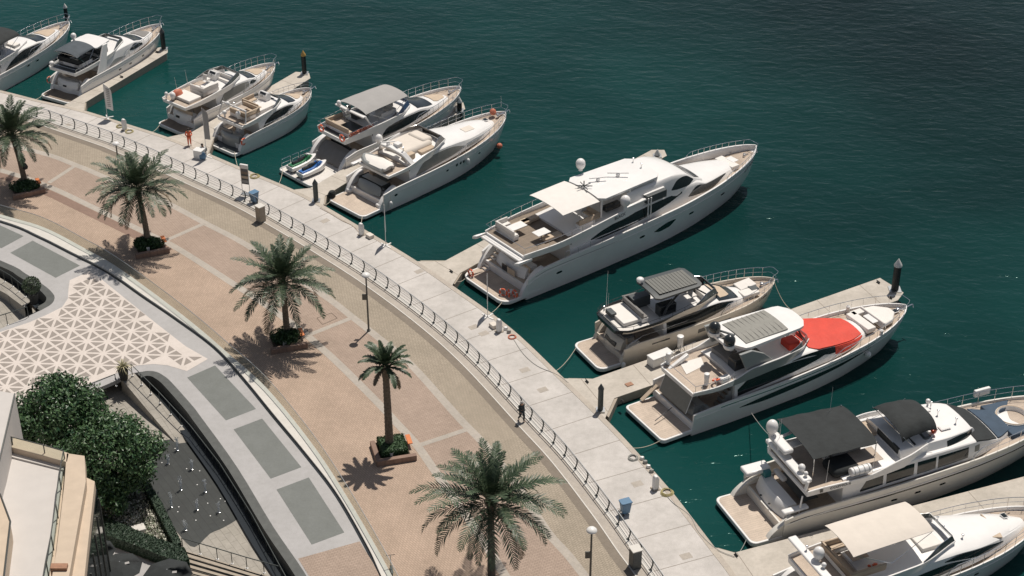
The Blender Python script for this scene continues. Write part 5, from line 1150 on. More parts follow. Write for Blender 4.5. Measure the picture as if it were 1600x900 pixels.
for f, yy in ((.18,2.9),(.36,2.9),(.36,-1.5),(.18,-1.6)): mb.tube([(y.X(f), yy, 3.7), (y.X(f), yy, 5.4)], .035)
mb.build('shade_poles', 'steel', y.r)
y.canopy(.425, .535, 2.0, 1.7, 5.9, 5.9, 'canvas_black', .1, curl=.5, fz=1.9)
y.box('grey_cover', .27, -1.3, 3.6, (2.2,1.7,.7), 'canvas_black', .3); y.sofa(.30, .5, 3.6, 2.2, 2.2, 'cushion_grey', (1,1,0,0)); y.table(.335, -1.4, 3.6, 1.9, 1.5, 'teak'); y.sofa(.445, -.6, 3.7, 1.4, 2.6, 'canvas_black', (1,0,1,0)); y.helm(.5, .4, 3.8); y.box('helm_screen', .515, -.9, 4.3, (.8,1.6,.35), 'grey_glass', .15)
y.box('roof_lounger', .40, 1.4, 3.65, (2.3,1.5,.55), 'cushion_tan', .12); y.box('roof_lounger', .40, 2.15, 4.0, (2.2,.25,.3), 'gelcoat')
mb = MB().tube([(y.X(.275)-.2, -2.45, 4.2), (y.X(.275)+1.3, -2.45, 4.2)], .3, 14); o = mb.build('life_raft', 'gelcoat', y.r, bev=.05); mb = MB()
for a in (0, .35, .75, 1.1): mb.torus((y.X(.275)+a, -2.45, 4.2), .31, .02, 'X', 14, 5); mb.tube([(y.X(.275)+a, -2.25, 3.6), (y.X(.275)+a, -2.35, 4.0)], .02)
mb.build('raft_straps', 'gelcoat_grey', o)
put_on(y, 'life_ring', 'small orange ring beside the black bimini windscreen on the long cream yacht', 'life ring', MB().torus((0,0,0), .22, .1, 'X'), 'orange', y.X(.535), -1.3, 4.9)
y.box('cockpit_bulkhead', .26, 0, 1.2, (.12, 4.8, 2.2), 'tinted_glass'); y.table(.185, .1, 1.22, 1.2, 3.2, 'dark_grey'); y.sofa(.135, 0, 1.22, .8, 3.6, 'cushion_white', (1,0,0,1)); y.box('cockpit_wing', .105, 2.2, 2.3, (1.9,1.0,.35), 'gelcoat', .1); y.box('cooler', .125, 1.7, 2.0, (.5,.6,.6), 'teal_paint'); y.box('cushion_roll', .15, 1.0, 2.3, (.4,1.3,.3), 'cushion_white', .12)
y.rail(.30, .99, .9, n=15, sides=(1,), join=False); y.rail(.62, .99, .9, n=9, sides=(-1,), join=False, name='side_rail'); y.box('quarter_coaming', .12, -2.35, 2.15, (1.9,.5,.22), 'gelcoat', .1)
o = put_on(y, 'rail_box', 'white slatted box clipped to the far rail near the spa of the long cream yacht', 'box', MB().box((0,0,.3), (1.3,.25,.55)), 'white_plastic', y.X(.80), 2.75, 3.1, bev=.05)
put_on(y, 'mat', 'round dark mat lying on the swim platform of the long cream yacht', 'mat', MB().lathe((0,0,0), [(.3,0),(.3,.03)], 16), 'dark_grey', 1.2, -1.4, .465)
# ---- K: cream bimini yacht cut by the lower edge
y = Yacht('motor_yacht', 'white yacht with plain cream fabric bimini, cut by the lower right edge of the picture', None, (1630,796,2.7), 5.2, 23.5, 21.0)
K_ = y
y.hull(.10, [(.10,1.8),(.2,2.0),(.5,2.1),(.8,2.35),(1,2.7)], [(.10,1.0),(.3,1.0),(.305,1.75),(.7,1.9),(1,2.4)])
y.platform(.10, .48, 'teak', .5); y.transom(.11, 1.5, .5, 1.7, .7, rake=.3)
for g in (-1, 1): y.wing(.08, .18, .45, 2.0, g, th=.35, y=2.35)
D = y.house(.29, .92, [(.29,.84),(.5,.86),(.65,.8),(.78,.62),(.86,.42),(.92,.18)], [(.29,1.0),(.305,1.75),(.92,2.2)], [(.29,3.1),(.5,3.35),(.6,3.3),(.72,2.95),(.83,2.7),(.92,2.4)], .22, cam=.3)
y.win([(.36,.1,.16),(.44,.1,.5),(.56,.15,.62),(.66,.35,.42)]); y.win([(.56,.75,.78),(.62,.6,.92),(.72,.4,.9),(.80,.6,.68)])
F = y.fly(.14, .62, [(.14,.8),(.25,.86),(.45,.82),(.62,.45)], [(.14,.84),(.25,.88),(.45,.86),(.62,.5)], [(.14,2.8),(.3,2.85),(.62,3.2)], [(.14,3.35),(.3,3.5),(.62,3.75)], [(.14,3.15),(.62,3.25)], deck='teak')
y.canopy(.24, .52, 1.62, 1.55, 5.5, 5.55, 'canvas_cream', .0, curl=.06); y.flyscreen(F, .48, .618, .45, 'grey_glass')
y.box('radar_wing', .155, 0, 4.35, (.6,4.9,.2), 'gelcoat', .08)
for g in (-1, 1): MB().tube([(y.X(.19), g*2.2, 3.4), (y.X(.155), g*2.3, 4.4)], .12, 8).build('arch_leg', 'gelcoat', y.r)
y.dome(.17, -.1, 4.5, .36, h=.8, base=.2); y.dome(.165, -.9, 4.4, .16, h=.3); y.light(.16, .9, 4.5); y.sofa(.30, 0, 3.2, 2.6, 3.4, 'cushion_tan', (1,1,0,1)); y.table(.31, 0, 3.2, 1.2, 1.0); y.box('bow_lounge', .54, 0, 3.3, (1.5,2.4,.5), 'cushion_white'); y.helm(.47, .8, 3.25); y.seat(.43, .8, 3.2)
ring(y, y.X(.34), -.9, 3.5, 'red and orange life ring under the cream bimini at the lower right', rot=Matrix.Rotation(.9, 3, 'X'), Rr=.26)
for a, b, r_ in ((.70,.7,.1),(.78,-.9,-.3)): o = y.box('deck_cushion', a, b, 3.02 if a < .75 else 2.82, (.9,.8,.12), 'cushion_tan', rz=r_, tilt=.08)
y.hatch(.86, .3, 2.92, .4, .5); y.box('deck_locker', .795, .35, 2.85, (.12,1.2,.2), 'cushion_tan', tilt=.2)
for a, b in ((.66,-.9),(.64,1.2),(.63,.3)): y.light(a, b, 3.25)
y.rail(.55, .985, .75); y.windlass(.94, 2.5); y.box('cockpit_bulkhead', .295, 0, 1.0, (.12, 4.2, 2.0), 'tinted_glass'); y.sofa(.17, 0, 1.02, 1.0, 3.0, 'cushion_tan', (1,0,0,0)); y.ports((.6,.68), 1.35, .13, .4)
# ================================================================ PALMS
def palm(px, py, H, Rc, seed, label, nf=52, pale=False, lean=(0, 0), droop=1.0, up=.25, bunch=False, tr=.21):
    rng = random.Random(seed); p = G(px, py)
    t = empty('date_palm', p, 0, label, 'palm tree', 'date palms in planters along the promenade')
    lx, ly = lean; mb = MB(); n = 22; rows = []
    for i in range(n*2+1):
        f = i/(n*2); z = H*f; c = Vector((lx*f*f, ly*f*f, z)); r = tr*(1.25-.35*f)*(1+.07*(i % 2))+(.13*max(0, f-.86)/.14)
        rows.append([c+Vector((r*cos(a), r*sin(a), 0)) for a in [2*pi*k/11+(.28*(i % 2)) for k in range(11)]])
    for r in rows: r.append(r[0])
    mb.grid(rows); mb.add(rows[-1][:-1], [tuple(range(11))]); mb.build('trunk', 'trunk', t, ang=80)
    top = Vector((lx, ly, H)); mb = MB(); live = mb; dead = MB()
    for k in range(nf):
        mb = dead if k > nf-1-rng.randint(3, 5) and not pale else live
        az = k*2.39996+rng.uniform(-.2, .2); q = k/nf           # q 0: young upright fronds, 1: old drooping
        el0 = R(78-95*q**.85+rng.uniform(-7, 7))*1.0+up*.3; L = Rc*(.72+.42*min(1, q*2+.25))*rng.uniform(.88, 1.12)
        bend = (R(40)+R(50)*q)*droop*rng.uniform(.75, 1.2); seg = 17; pos = top+Vector((cos(az), sin(az), 0))*.12+Vector((0, 0, .12*(1-q)))
        el = el0; pts = [pos.copy()]; dirs = []
        for s in range(seg):
            d = Vector((cos(az)*cos(el), sin(az)*cos(el), sin(el))); dirs.append(d); pos = pos+d*(L/seg); pts.append(pos.copy()); el -= bend/seg*(.5+1.0*s/seg); el = max(el, R(-82))
            az += rng.uniform(-.012, .012)
        dirs.append(dirs[-1]); mb.tube(pts, .028, 4, .006)
        sidev = Vector((-sin(az), cos(az), 0)); m = 28
        for j in range(m):
            u = .14+.86*j/(m-1); fi = u*seg; i0 = min(int(fi), seg-1); c = pts[i0].lerp(pts[i0+1], fi-i0); d = dirs[i0]
            nrm = sidev.cross(d).normalized()*-1
            if nrm.z < 0: nrm = -nrm
            ll = L*.155*(sin(pi*min(1, u*.92+.08))**.55)*rng.uniform(.85, 1.15)+.05; wd = .062
            for sg in (-1, 1):
                v = (sidev*sg*.74+d*(.72+rng.uniform(-.14, .14))+nrm*(.34+rng.uniform(-.2, .16))+Vector((0, 0, -.22))).normalized(); tip = c+v*ll+Vector((0, 0, -.05*ll)); w_ = d*wd
                mid = c+v*ll*.5+nrm*.01
                mb.add([c-w_*.6, c+w_*.6, mid+w_, mid-w_, tip], [(0, 1, 2, 3), (3, 2, 4)])
    dead.build('dead_fronds', 'palm_dead', t, smooth=False); mb = live
    mb.build('crown', 'palm_pale' if pale else 'palm_leaf', t, smooth=False)
    if not pale:
        mb = MB()
        for k in range(26):
            a = rng.uniform(0, 6.28); mb.tube([top+Vector((cos(a)*.1, sin(a)*.1, -.5)), top+Vector((cos(a)*.33, sin(a)*.33, -.15)), top+Vector((cos(a)*.42, sin(a)*.42, .15))], .05, 4, .02)
        mb.build('boots', 'trunk', t)
    if bunch:
        for dz, dx in ((-2.4, .62), (-3.1, .72)):
            a0 = top+Vector((0, 0, -.1)); b0 = top+Vector((dx, -.15, dz)); MB().tube([a0, a0+Vector((dx*.8, -.1, -.3)), b0+Vector((0, 0, .4))], .04, 5).build('fruit_stalk', 'trunk', t)
            MB().lathe(b0, [(.05, .45), (.16, .35), (.3, .05), (.26, -.12), (.05, -.2)], 10).build('fruit_bag', 'rubber', t)
    return t
palm(40, 292, 5.0, 3.6, 11, 'date palm at the left edge with dark bagged fruit bunches hanging beside its trunk', lean=(-.55, .3), bunch=True)
palm(232, 384, 5.3, 3.5, 12, 'second date palm from the left, directly in front of the lamp with white head', lean=(-.35, .15))
palm(449, 528, 5.0, 3.7, 13, 'broad date palm in the middle of the promenade, casting its shadow over the glass balustrade')
palm(609, 703, 7.0, 1.75, 14, 'tall thin date palm with a small sparse crown above the square hedge and brick planter', nf=32, lean=(-.05, .1), droop=.95, up=.9, tr=.24)
palm(768, 912, 6.6, 4.1, 15, 'largest date palm at the bottom middle, its trunk leaving the lower edge', nf=54)
# planters with hedge and bench round the palms
def leafball(mb, c, r, n, rng, s=(.05, .11), sq=1):
    for _ in range(n):
        while True:
            v = Vector((rng.uniform(-1, 1), rng.uniform(-1, 1), rng.uniform(-1, 1)))
            if .3 < v.length < 1: break
        v = v.normalized()*(v.length**.4); q = Vector(c)+Vector((v.x*r[0], v.y*r[1], v.z*r[2])); a = Vector((rng.uniform(-1, 1), rng.uniform(-1, 1), rng.uniform(-.3, 1))).normalized(); u = a.orthogonal().normalized(); w_ = a.cross(u); k = rng.uniform(*s)
        mb.add([q-u*k, q+w_*k*.6, q+u*k, q-w_*k*.6], [(0, 1, 2, 3)])
def planter(px, py, rot, label, square=False, size=2.5, seed=1, cut=0):
    rng = random.Random(seed); p = G(px, py); t = empty('planter', p, rot, label, 'planter', 'planters round the palm trunks'); h = size/2
    mb = MB()
    if cut == 0: segs = [(-h, -h, h, -h), (-h, h, -h, -h)]
    else: segs = [(-h, -h, h, -h)]
    for k, (x0, y0, x1, y1) in enumerate(segs):
        c = ((x0+x1)/2, (y0+y1)/2, .22); d = (abs(x1-x0)+.34, .34, .44) if k == 0 else (.34, abs(y1-y0)-.35, .44); c = (c[0]-(0 if k == 0 else 0), c[1], c[2]); mb.box(c, d)
    mb.build('brick_wall', 'block_brick', t, bev=.02)
    MB().box((0, 0, .12), (size-.35, size-.35, .2)).build('soil', 'soil', t)
    mb = MB(); hh = .62 if square else .5
    if square:
        MB().box((0, .1, .42), (size-.75, size-.75, .55)).build('hedge_core', 'hedge_leaf', t, bev=.12)
        for _ in range(5200):
            f = rng.randrange(5); a, b = rng.uniform(-1, 1), rng.uniform(-1, 1); e = (size-.7)/2
            q = [Vector((a*e, .1+b*e, .74)), Vector((e, .1+a*e, .42+b*.3)), Vector((-e, .1+a*e, .42+b*.3)), Vector((a*e, .1+e, .42+b*.3)), Vector((a*e, .1-e, .42+b*.3))][f]+Vector((rng.gauss(0, .03), rng.gauss(0, .03), rng.gauss(0, .03)))
            n_ = Vector((rng.uniform(-1, 1), rng.uniform(-1, 1), rng.uniform(-.2, 1))).normalized(); u = n_.orthogonal().normalized(); w_ = n_.cross(u); k = rng.uniform(.03, .07); mb.add([q-u*k, q+w_*k*.6, q+u*k, q-w_*k*.6], [(0, 1, 2, 3)])
    else:
        for _ in range(16):
            a = rng.uniform(0, 6.28); r = rng.uniform(0, .62)*h; leafball(mb, (cos(a)*r, sin(a)*r+.1, .45+rng.uniform(-.1, .12)), (h*.5, h*.5, .38), 330, rng, (.05, .11))
    mb.build('hedge', 'hedge_leaf', t, smooth=False)
    MB().box((h+.02, .55 if square else .3, .46), (.34, 1.1, .07)).build('bench_slats', 'bench_orange', t, bev=.02)
    o = MB().lathe((-.25, -h+.5, .25), [(.13, 0), (.13, .25), (.15, .28)], 10).build('uplight', 'white_plastic', t)
    return t
planter(40, 297, R(28), 'dark shrub planter with low brick wall at the foot of the leftmost palm', seed=2, cut=1)
planter(234, 388, R(22), 'dark shrub planter with low wall under the second palm from the left', seed=3, cut=1)
planter(447, 534, R(18), 'dark shrub planter under the broad palm in the middle of the promenade', seed=4, cut=1)
planter(614, 706, R(15), 'square clipped bright green hedge in an L shaped brick planter with orange bench', True, seed=5)
planter(772, 936, R(8), 'shrub planter at the foot of the largest palm, mostly below the lower edge', seed=6, cut=1)
# ================================================================ LAMPS
def lamp(px, py, label, h=5.05, z=0, head=.34):
    t = empty('street_lamp', G(px, py, z), 0, label, 'street lamp', 'street lamps with domed heads')
    MB().lathe((0, 0, 0), [(.14, 0), (.14, .12), (.075, .16), (.06, h-.1)], 12).build('pole', 'bronze', t)
    MB().lathe((0, 0, h-.16), [(.05, 0), (.1, .1), (head, .16), (head*.97, .22), (head*.7, .33), (.05, .4)], 22).build('lamp_head', 'white_plastic', t, ang=50)
    MB().box((-.2, -.05, h-1.9), (.34, .08, .52)).build('sign_box', 'bronze', t, bev=.01)
    return t
lamp(576.2, 517, 'tall street lamp with flat white dome on the promenade stripe in the middle'); lamp(921.5, 926, 'street lamp with round white head at the bottom edge near the railing'); lamp(186, 262, 'street lamp behind the second palm with only its white head and upper pole clear', 2.4)
# ================================================================ QUAY FURNITURE
def facing(px, py, extra=0):
    x, y = g2(px, py); n = min(range(len(rail)), key=lambda i: math.dist(rail[i], (x, y))); v = norm2(rail, n); return math.atan2(v.y, v.x)-pi/2+extra
def pedestal(px, py, label):
    t = empty('power_pedestal', G(px, py), facing(px, py), label, 'power pedestal', 'shore power pedestals')
    mb = MB(); prof = [(-.2, 0), (.2, 0), (.2, .85), (.08, 1.15), (-.12, 1.15), (-.2, .9)]
    mb.add([Vector((-.16, a, b)) for a, b in prof]+[Vector((.16, a, b)) for a, b in prof], [tuple(range(6)), tuple(range(11, 5, -1))]+[(i, (i+1) % 6, 6+(i+1) % 6, 6+i) for i in range(6)])
    mb.build('body', 'white_plastic', t, bev=.04); MB().box((-.165, 0, .6), (.02, .2, .4)).build('socket_panel', 'dark_grey', t); MB().box((0, 0, .03), (.5, .55, .06)).build('base', 'stone', t); return t
for px, py, l in ((195,203,'white power pedestal between two yellow hose coils at the upper left quay'), (565,367,'white power pedestal with a square coil box beside the thin flag'), (780,518,'white power pedestal nearest the stern of the largest yacht'), (1024,764,'white power pedestal with a chain of small objects and yellow hose beside it')): pedestal(px, py, l)
def coil(px, py, m, label, Rr=.32, n=4, name='hose_coil', z=0, flat=1):
    mb = MB(); rng = random.Random(int(px)); pts = []
    for k in range(n*16): a = k/16*2*pi; r = Rr*(1+.12*sin(a*1.37+k*.05)-.06*(k//16)); pts.append((r*cos(a), r*sin(a)*flat, .03+.025*(k//16)))
    mb.tube(pts, .028, 5); o = mb.build(name, m); o.location = G(px, py, z); o.rotation_euler = (0, 0, facing(px, py)); tag(o, label, name.split('_')[0]+' coil', 'coils lying on the quay'); return o
coil(187, 198, 'hose', 'yellow hose coil on the left of the upper left power pedestal'); coil(202, 206, 'hose', 'loose yellow hose coil below the upper left power pedestal', .36, 3)
coil(398, 276, 'hose', 'small olive yellow hose coil at the quay edge right of the tall banner stand', .42); coil(1042, 770, 'hose', 'pale yellow loose hose beside the lowest power pedestal', .42, 5)
coil(800, 527, 'orange_tan', 'round reddish rope coil on the quay edge right of the largest yacht', .3, 3, 'rope_coil'); coil(989, 716, 'rope_grey', 'dark brown rope coil on the quay below the red covered yacht', .34, 4, 'rope_coil')
for px, py, l in ((578,371,'square cream hose box right of the pedestal under the cream dinghy yacht'), (771,511,'square cream hose box left of the pedestal near the largest yacht')):
    o = MB().box((0, 0, .16), (.6, .5, .32)).build('hose_box', 'canvas_cream', None, bev=.04, loc=G(px, py), rz=facing(px, py)); tag(o, l, 'box', 'hose boxes on the quay')
for k, (px, py) in enumerate(((1003,718),(1008,724),(1013,731),(1018,738),(790,515),(795,520))):
    o = MB().lathe((0, 0, 0), [(.1, 0), (.13, .1), (.1, .24), (.03, .27)], 8, 1.4).build('rope_knot', 'rope_grey' if k % 2 else 'white_plastic', None, loc=G(px, py)); tag(o, 'small knot of mooring gear on the quay edge beside a power pedestal', 'mooring gear', 'knots of mooring gear on the quay edge')
def bin_(px, py, label):
    t = empty('wheelie_bin', G(px, py), facing(px, py, pi), label, 'bin', 'blue wheelie bins')
    mb = MB(); mb.add([(-.2, -.25, .1), (.2, -.25, .1), (.2, .25, .1), (-.2, .25, .1), (-.29, -.33, .98), (.29, -.33, .98), (.29, .36, .98), (-.29, .36, .98)], [(0, 3, 2, 1), (4, 5, 6, 7), (0, 1, 5, 4), (1, 2, 6, 5), (2, 3, 7, 6), (3, 0, 4, 7)])
    mb.build('body', 'blue_plastic', t, bev=.03, smooth=False); MB().prism([(-.31, -.37), (.31, -.37), (.31, .3), (.25, .42), (-.25, .42), (-.31, .3)], .99, 1.07).build('lid', 'blue_plastic', t, bev=.02)
    for s in (-1, 1): MB().torus((s*.26, .3, .11), .08, .03, 'X', 12).build('wheel', 'rubber', t)
bin_(398, 316, 'blue wheelie bin by the railing next to the stone cabinet at the upper left'); bin_(977, 802, 'blue wheelie bin standing alone on the quay at the lower right')
def cabinet(px, py, m, label, w_=.62, d=.62, h=1.45):
    t = empty('cabinet', G(px, py), facing(px, py), label, 'cabinet', 'cabinets at the promenade railing')
    MB().box((0, 0, h/2), (w_, d, h)).build('body', m, t, bev=.02); MB().box((0, 0, h+.04), (w_+.1, d+.1, .08)).build('top', 'coping', t, bev=.02); MB().lathe((-w_/2-.01, 0, h*.6), [(.09, -.09), (.09, .09)], 10).build('opening', 'dark_grey', t)
cabinet(408, 345, 'stone', 'beige stone litter cabinet at the railing beside the blue bin'); cabinet(992, 885, 'dark_grey', 'dark grey litter cabinet with round emblem at the railing near the bottom edge')
# feather flags seen nearly edge-on, and the white banner
def flag(px, py, h, label, az, wd=.75, h0=1.1, m='white_plastic', text=None):
    t = empty('feather_flag', G(px, py), 0, label, 'flag', 'feather flags on the quay')
    mb = MB()
    for a in (az+.8, az-.8, az+pi+.8, az+pi-.8): mb.box((cos(a)*.28, sin(a)*.28, .03), (.6, .12, .05), a)
    mb.build('foot', 'white_plastic', t, smooth=False); MB().tube([(0, 0, 0), (0, 0, h)], .03, 7, .018).build('pole', 'white_plastic', t)
    d = Vector((cos(az), sin(az), 0)); rows = []
    for i in range(13):
        f = i/12; z = h0+(h-h0)*f; w_ = wd*(1 if f < .75 else max(.05, 1-((f-.75)/.25)**2)); rows.append([d*(w_*k/4)+Vector((-d.y, d.x, 0))*(.03*sin(k*1.3+f*5))+Vector((0, 0, z-.12*k/4*(1-f))) for k in range(5)])
    mb = MB(); mb.grid(rows, Vector((-d.y, d.x, 0))*.012); o = mb.build('cloth', m, t, ang=60)
    return t, d
flag(603, 384, 4.0, 'thin white feather flag seen edge-on beside the stern of the cream dinghy yacht', R(92)); flag(762, 495, 4.0, 'thin white feather flag seen edge-on at the largest yacht platform', R(92)); flag(323, 245, 5.0, 'tall grey feather flag standing between the two cruisers and the white box', R(20), .5, 1.8, 'canvas_grey')
t, d = flag(168, 184, 3.6, 'leaning white feather flag with rows of small grey lettering at the upper left quay', R(-22), .8, 1.0)
mb = MB()
for k in range(10): z = 1.3+k*.2; mb.box(d*.42+Vector((d.y, -d.x, 0))*.03+Vector((0, 0, z)), (.38, .02, .07), R(-22))
mb.build('lettering_rows', 'canvas_grey', t)
# tall banner stand with picture
t = empty('banner_stand', G(385, 304), R(-18), 'tall roll-up banner stand with brown and grey picture beside the quay edge', 'banner stand')
mb = MB(); 
for s in (-1, 1): mb.tube([(s*.36, 0, 0), (s*.36, 0, 2.9)], .03, 6)
mb.box((0, 0, .05), (.9, .4, .06)); mb.build('frame', 'alu', t)
for k, (m_, a, b) in enumerate((('ink', 1.05, 1.15), ('canvas_grey', 1.15, 1.45), ('dark_grey', 1.45, 1.6), ('cushion_tan', 1.6, 1.85), ('dark_grey', 1.85, 2.05), ('teak_dark', 2.05, 2.3), ('letters', 2.3, 2.6))): MB().box((0, 0, (a+b)/2), (.7, .03, b-a)).build('printed_band', m_, t)
MB().box((0, 0, 2.82), (.76, .22, .4)).build('head_box', 'white_plastic', t, bev=.05)
t = empty('table', G(312, 246), R(-20), 'white cube counter beside the crouching vendor on the quay', 'counter'); MB().box((0, 0, .4), (.85, .7, .8)).build('body', 'white_plastic', t, bev=.02); MB().box((0, 0, .82), (.9, .75, .04)).build('top', 'white_plastic', t)
# white dock boxes
t = empty('dock_box', G(1031, 566), R(33), 'large white dock box beside the taupe yacht', 'dock box', 'dock boxes'); MB().box((0, 0, .35), (1.9, .8, .7)).build('body', 'white_plastic', t, bev=.04); MB().box((0, 0, .75), (1.96, .86, .1)).build('lid', 'white_plastic', t, bev=.04)
t = empty('winch_post', G(1062, 548), 0, 'white cylindrical post on a black stand behind the white dock box', 'winch post'); MB().lathe((0, 0, .4), [(.22, 0), (.22, .7), (.26, .72), (.26, .95), (.12, 1.0)], 14).build('drum', 'white_plastic', t); mb = MB()
for a in (0, 1.57, 3.14, 4.71): mb.tube([(cos(a)*.4, sin(a)*.4, 0), (cos(a)*.2, sin(a)*.2, .6)], .03, 5)
mb.build('stand', 'black_paint', t)
def cleat(px, py, label, z=-.03):
    mb = MB(); mb.box((0, 0, .03), (.3, .18, .05)); mb.tube([(-.22, 0, .16), (.22, 0, .16)], .035); mb.tube([(-.1, 0, .03), (-.1, 0, .16)], .03); mb.tube([(.1, 0, .03), (.1, 0, .16)], .03)
    o = mb.build('dock_cleat', 'rubber', None, loc=G(px, py, z), rz=facing(px, py)); tag(o, label, 'cleat', 'mooring cleats')
cleat(705, 425, 'black cleat with rope on the wide dock by the largest yacht'); cleat(190, 121, 'small black cleat halfway along the narrow upper left dock'); cleat(917, 597, 'cleat on the dock corner left of the pointed pile'); cleat(1372, 442, 'cleat near the end of the dock by the tallest pile'); cleat(1391, 466, 'cleat at the tip of the dock below the tallest pile'); cleat(1150, 868, 'black cleat with heaped rope at the corner of the lowest dock'); cleat(972, 628, 'cleat on the dock near the passerelle of the red covered yacht'); cleat(245, 82, 'cleat at the outer end of the narrow upper left dock')
o = MB().box((0, 0, .03), (.55, .4, .06)).build('dock_mat', 'wood', None, loc=G(983, 601, -.03), rz=R(30)); tag(o, 'small brown mat on the dock beside the white dock box', 'mat')
for px, py, z0, Y_, tx, ty, tz, l in ((1210,432,0,None,1372,440,0,''),): pass
def line(A, B_, sag, m, label, r=.025, group='mooring lines'):
    A, B_ = Vector(A), Vector(B_); pts = [A.lerp(B_, k/12)-Vector((0, 0, sag*4*(k/12)*(1-k/12))) for k in range(13)]
    o = MB().tube(pts, r, 5).build('mooring_line', m); tag(o, label, 'rope', group)
line(H_.W(H_.L-.2, -.2, 2.4), G(1236, 484, 0), .4, 'rope', 'pale line from the taupe yacht bow down to the dock'); line(G_.W(.6, -2.2, .5), G(764, 491, .1), .2, 'rope', 'pale line from the largest yacht platform to the quay flag'); line(J_.W(J_.X(.14), 2.3, 4.9), G(1174, 645, WZ+.8), .1, 'rope_grey', 'grey line from the long cream yacht towards the red covered yacht')
line(I_.W(.4, -2.2, .5), G(985, 700, 0), .3, 'rope', 'pale line from the red covered yacht platform to the quay edge'); line(J_.W(.3, -1.6, .5), G(1150, 868, 0), .3, 'rope_grey', 'line from the long cream yacht platform to the heaped cleat')
mb = MB(); pts = [G(x, y, .03) for x, y in catmull([(1040,772),(1052,786),(1078,806),(1092,832),(1120,858),(1148,870)], 5)]; o = mb.tube(pts, .022, 5).build('hose', 'rope_grey'); tag(o, 'long grey hose running along the quay edge to the lowest dock', 'hose', 'hoses on the quay')
mb = MB(); pts = [G(x, y, .03) for x, y in catmull([(802,529),(818,553),(840,572),(870,585),(888,598)], 5)]; o = mb.tube(pts, .018, 5).build('hose', 'rope_grey'); tag(o, 'thin hose along the quay from the reddish rope coil to the dock corner', 'hose', 'hoses on the quay')
mb = MB(); pts = [G(x, y, .03) for x, y in catmull([(500,325),(515,333),(535,345),(550,352),(562,364)], 5)]; o = mb.tube(pts, .022, 5).build('hose', 'cushion_tan'); tag(o, 'tan hose from the pedestal to the beige swim platform', 'hose', 'hoses on the quay')
line(F_.W(.3, -2.0, .5), G(560, 364, 0), .25, 'rope', 'pale stern line from the cream dinghy yacht to the power pedestal'); line(F_.W(.3, 2.0, .5), G(500, 322, 0), .2, 'rope', 'pale stern line from the cream dinghy yacht to the dock corner')
line(E_.W(.3, 2.0, .5), G(436, 286, 0), .2, 'rope', 'pale stern line from the jet ski platform to the quay'); line(D_.W(.3, -1.6, .5), G(371, 259, 0), .2, 'rope', 'pale stern line from the beige seated cruiser to the quay')
line(C_.W(.3, 1.6, .5), G(236, 207, 0), .2, 'rope', 'pale stern line from the red cloth cruiser to the quay'); line(B_y.W(.3, 1.7, .5), G(52, 156, 0), .15, 'rope', 'pale stern line from the slate blue bimini cruiser to the quay')
line(H_.W(.3, 1.7, .5), G(868, 580, 0), .3, 'rope', 'pale stern line from the taupe yacht to the quay'); line(G_.W(.3, 2.4, .5), G(714, 440, 0), .2, 'rope', 'pale stern line from the far corner of the largest yacht platform')
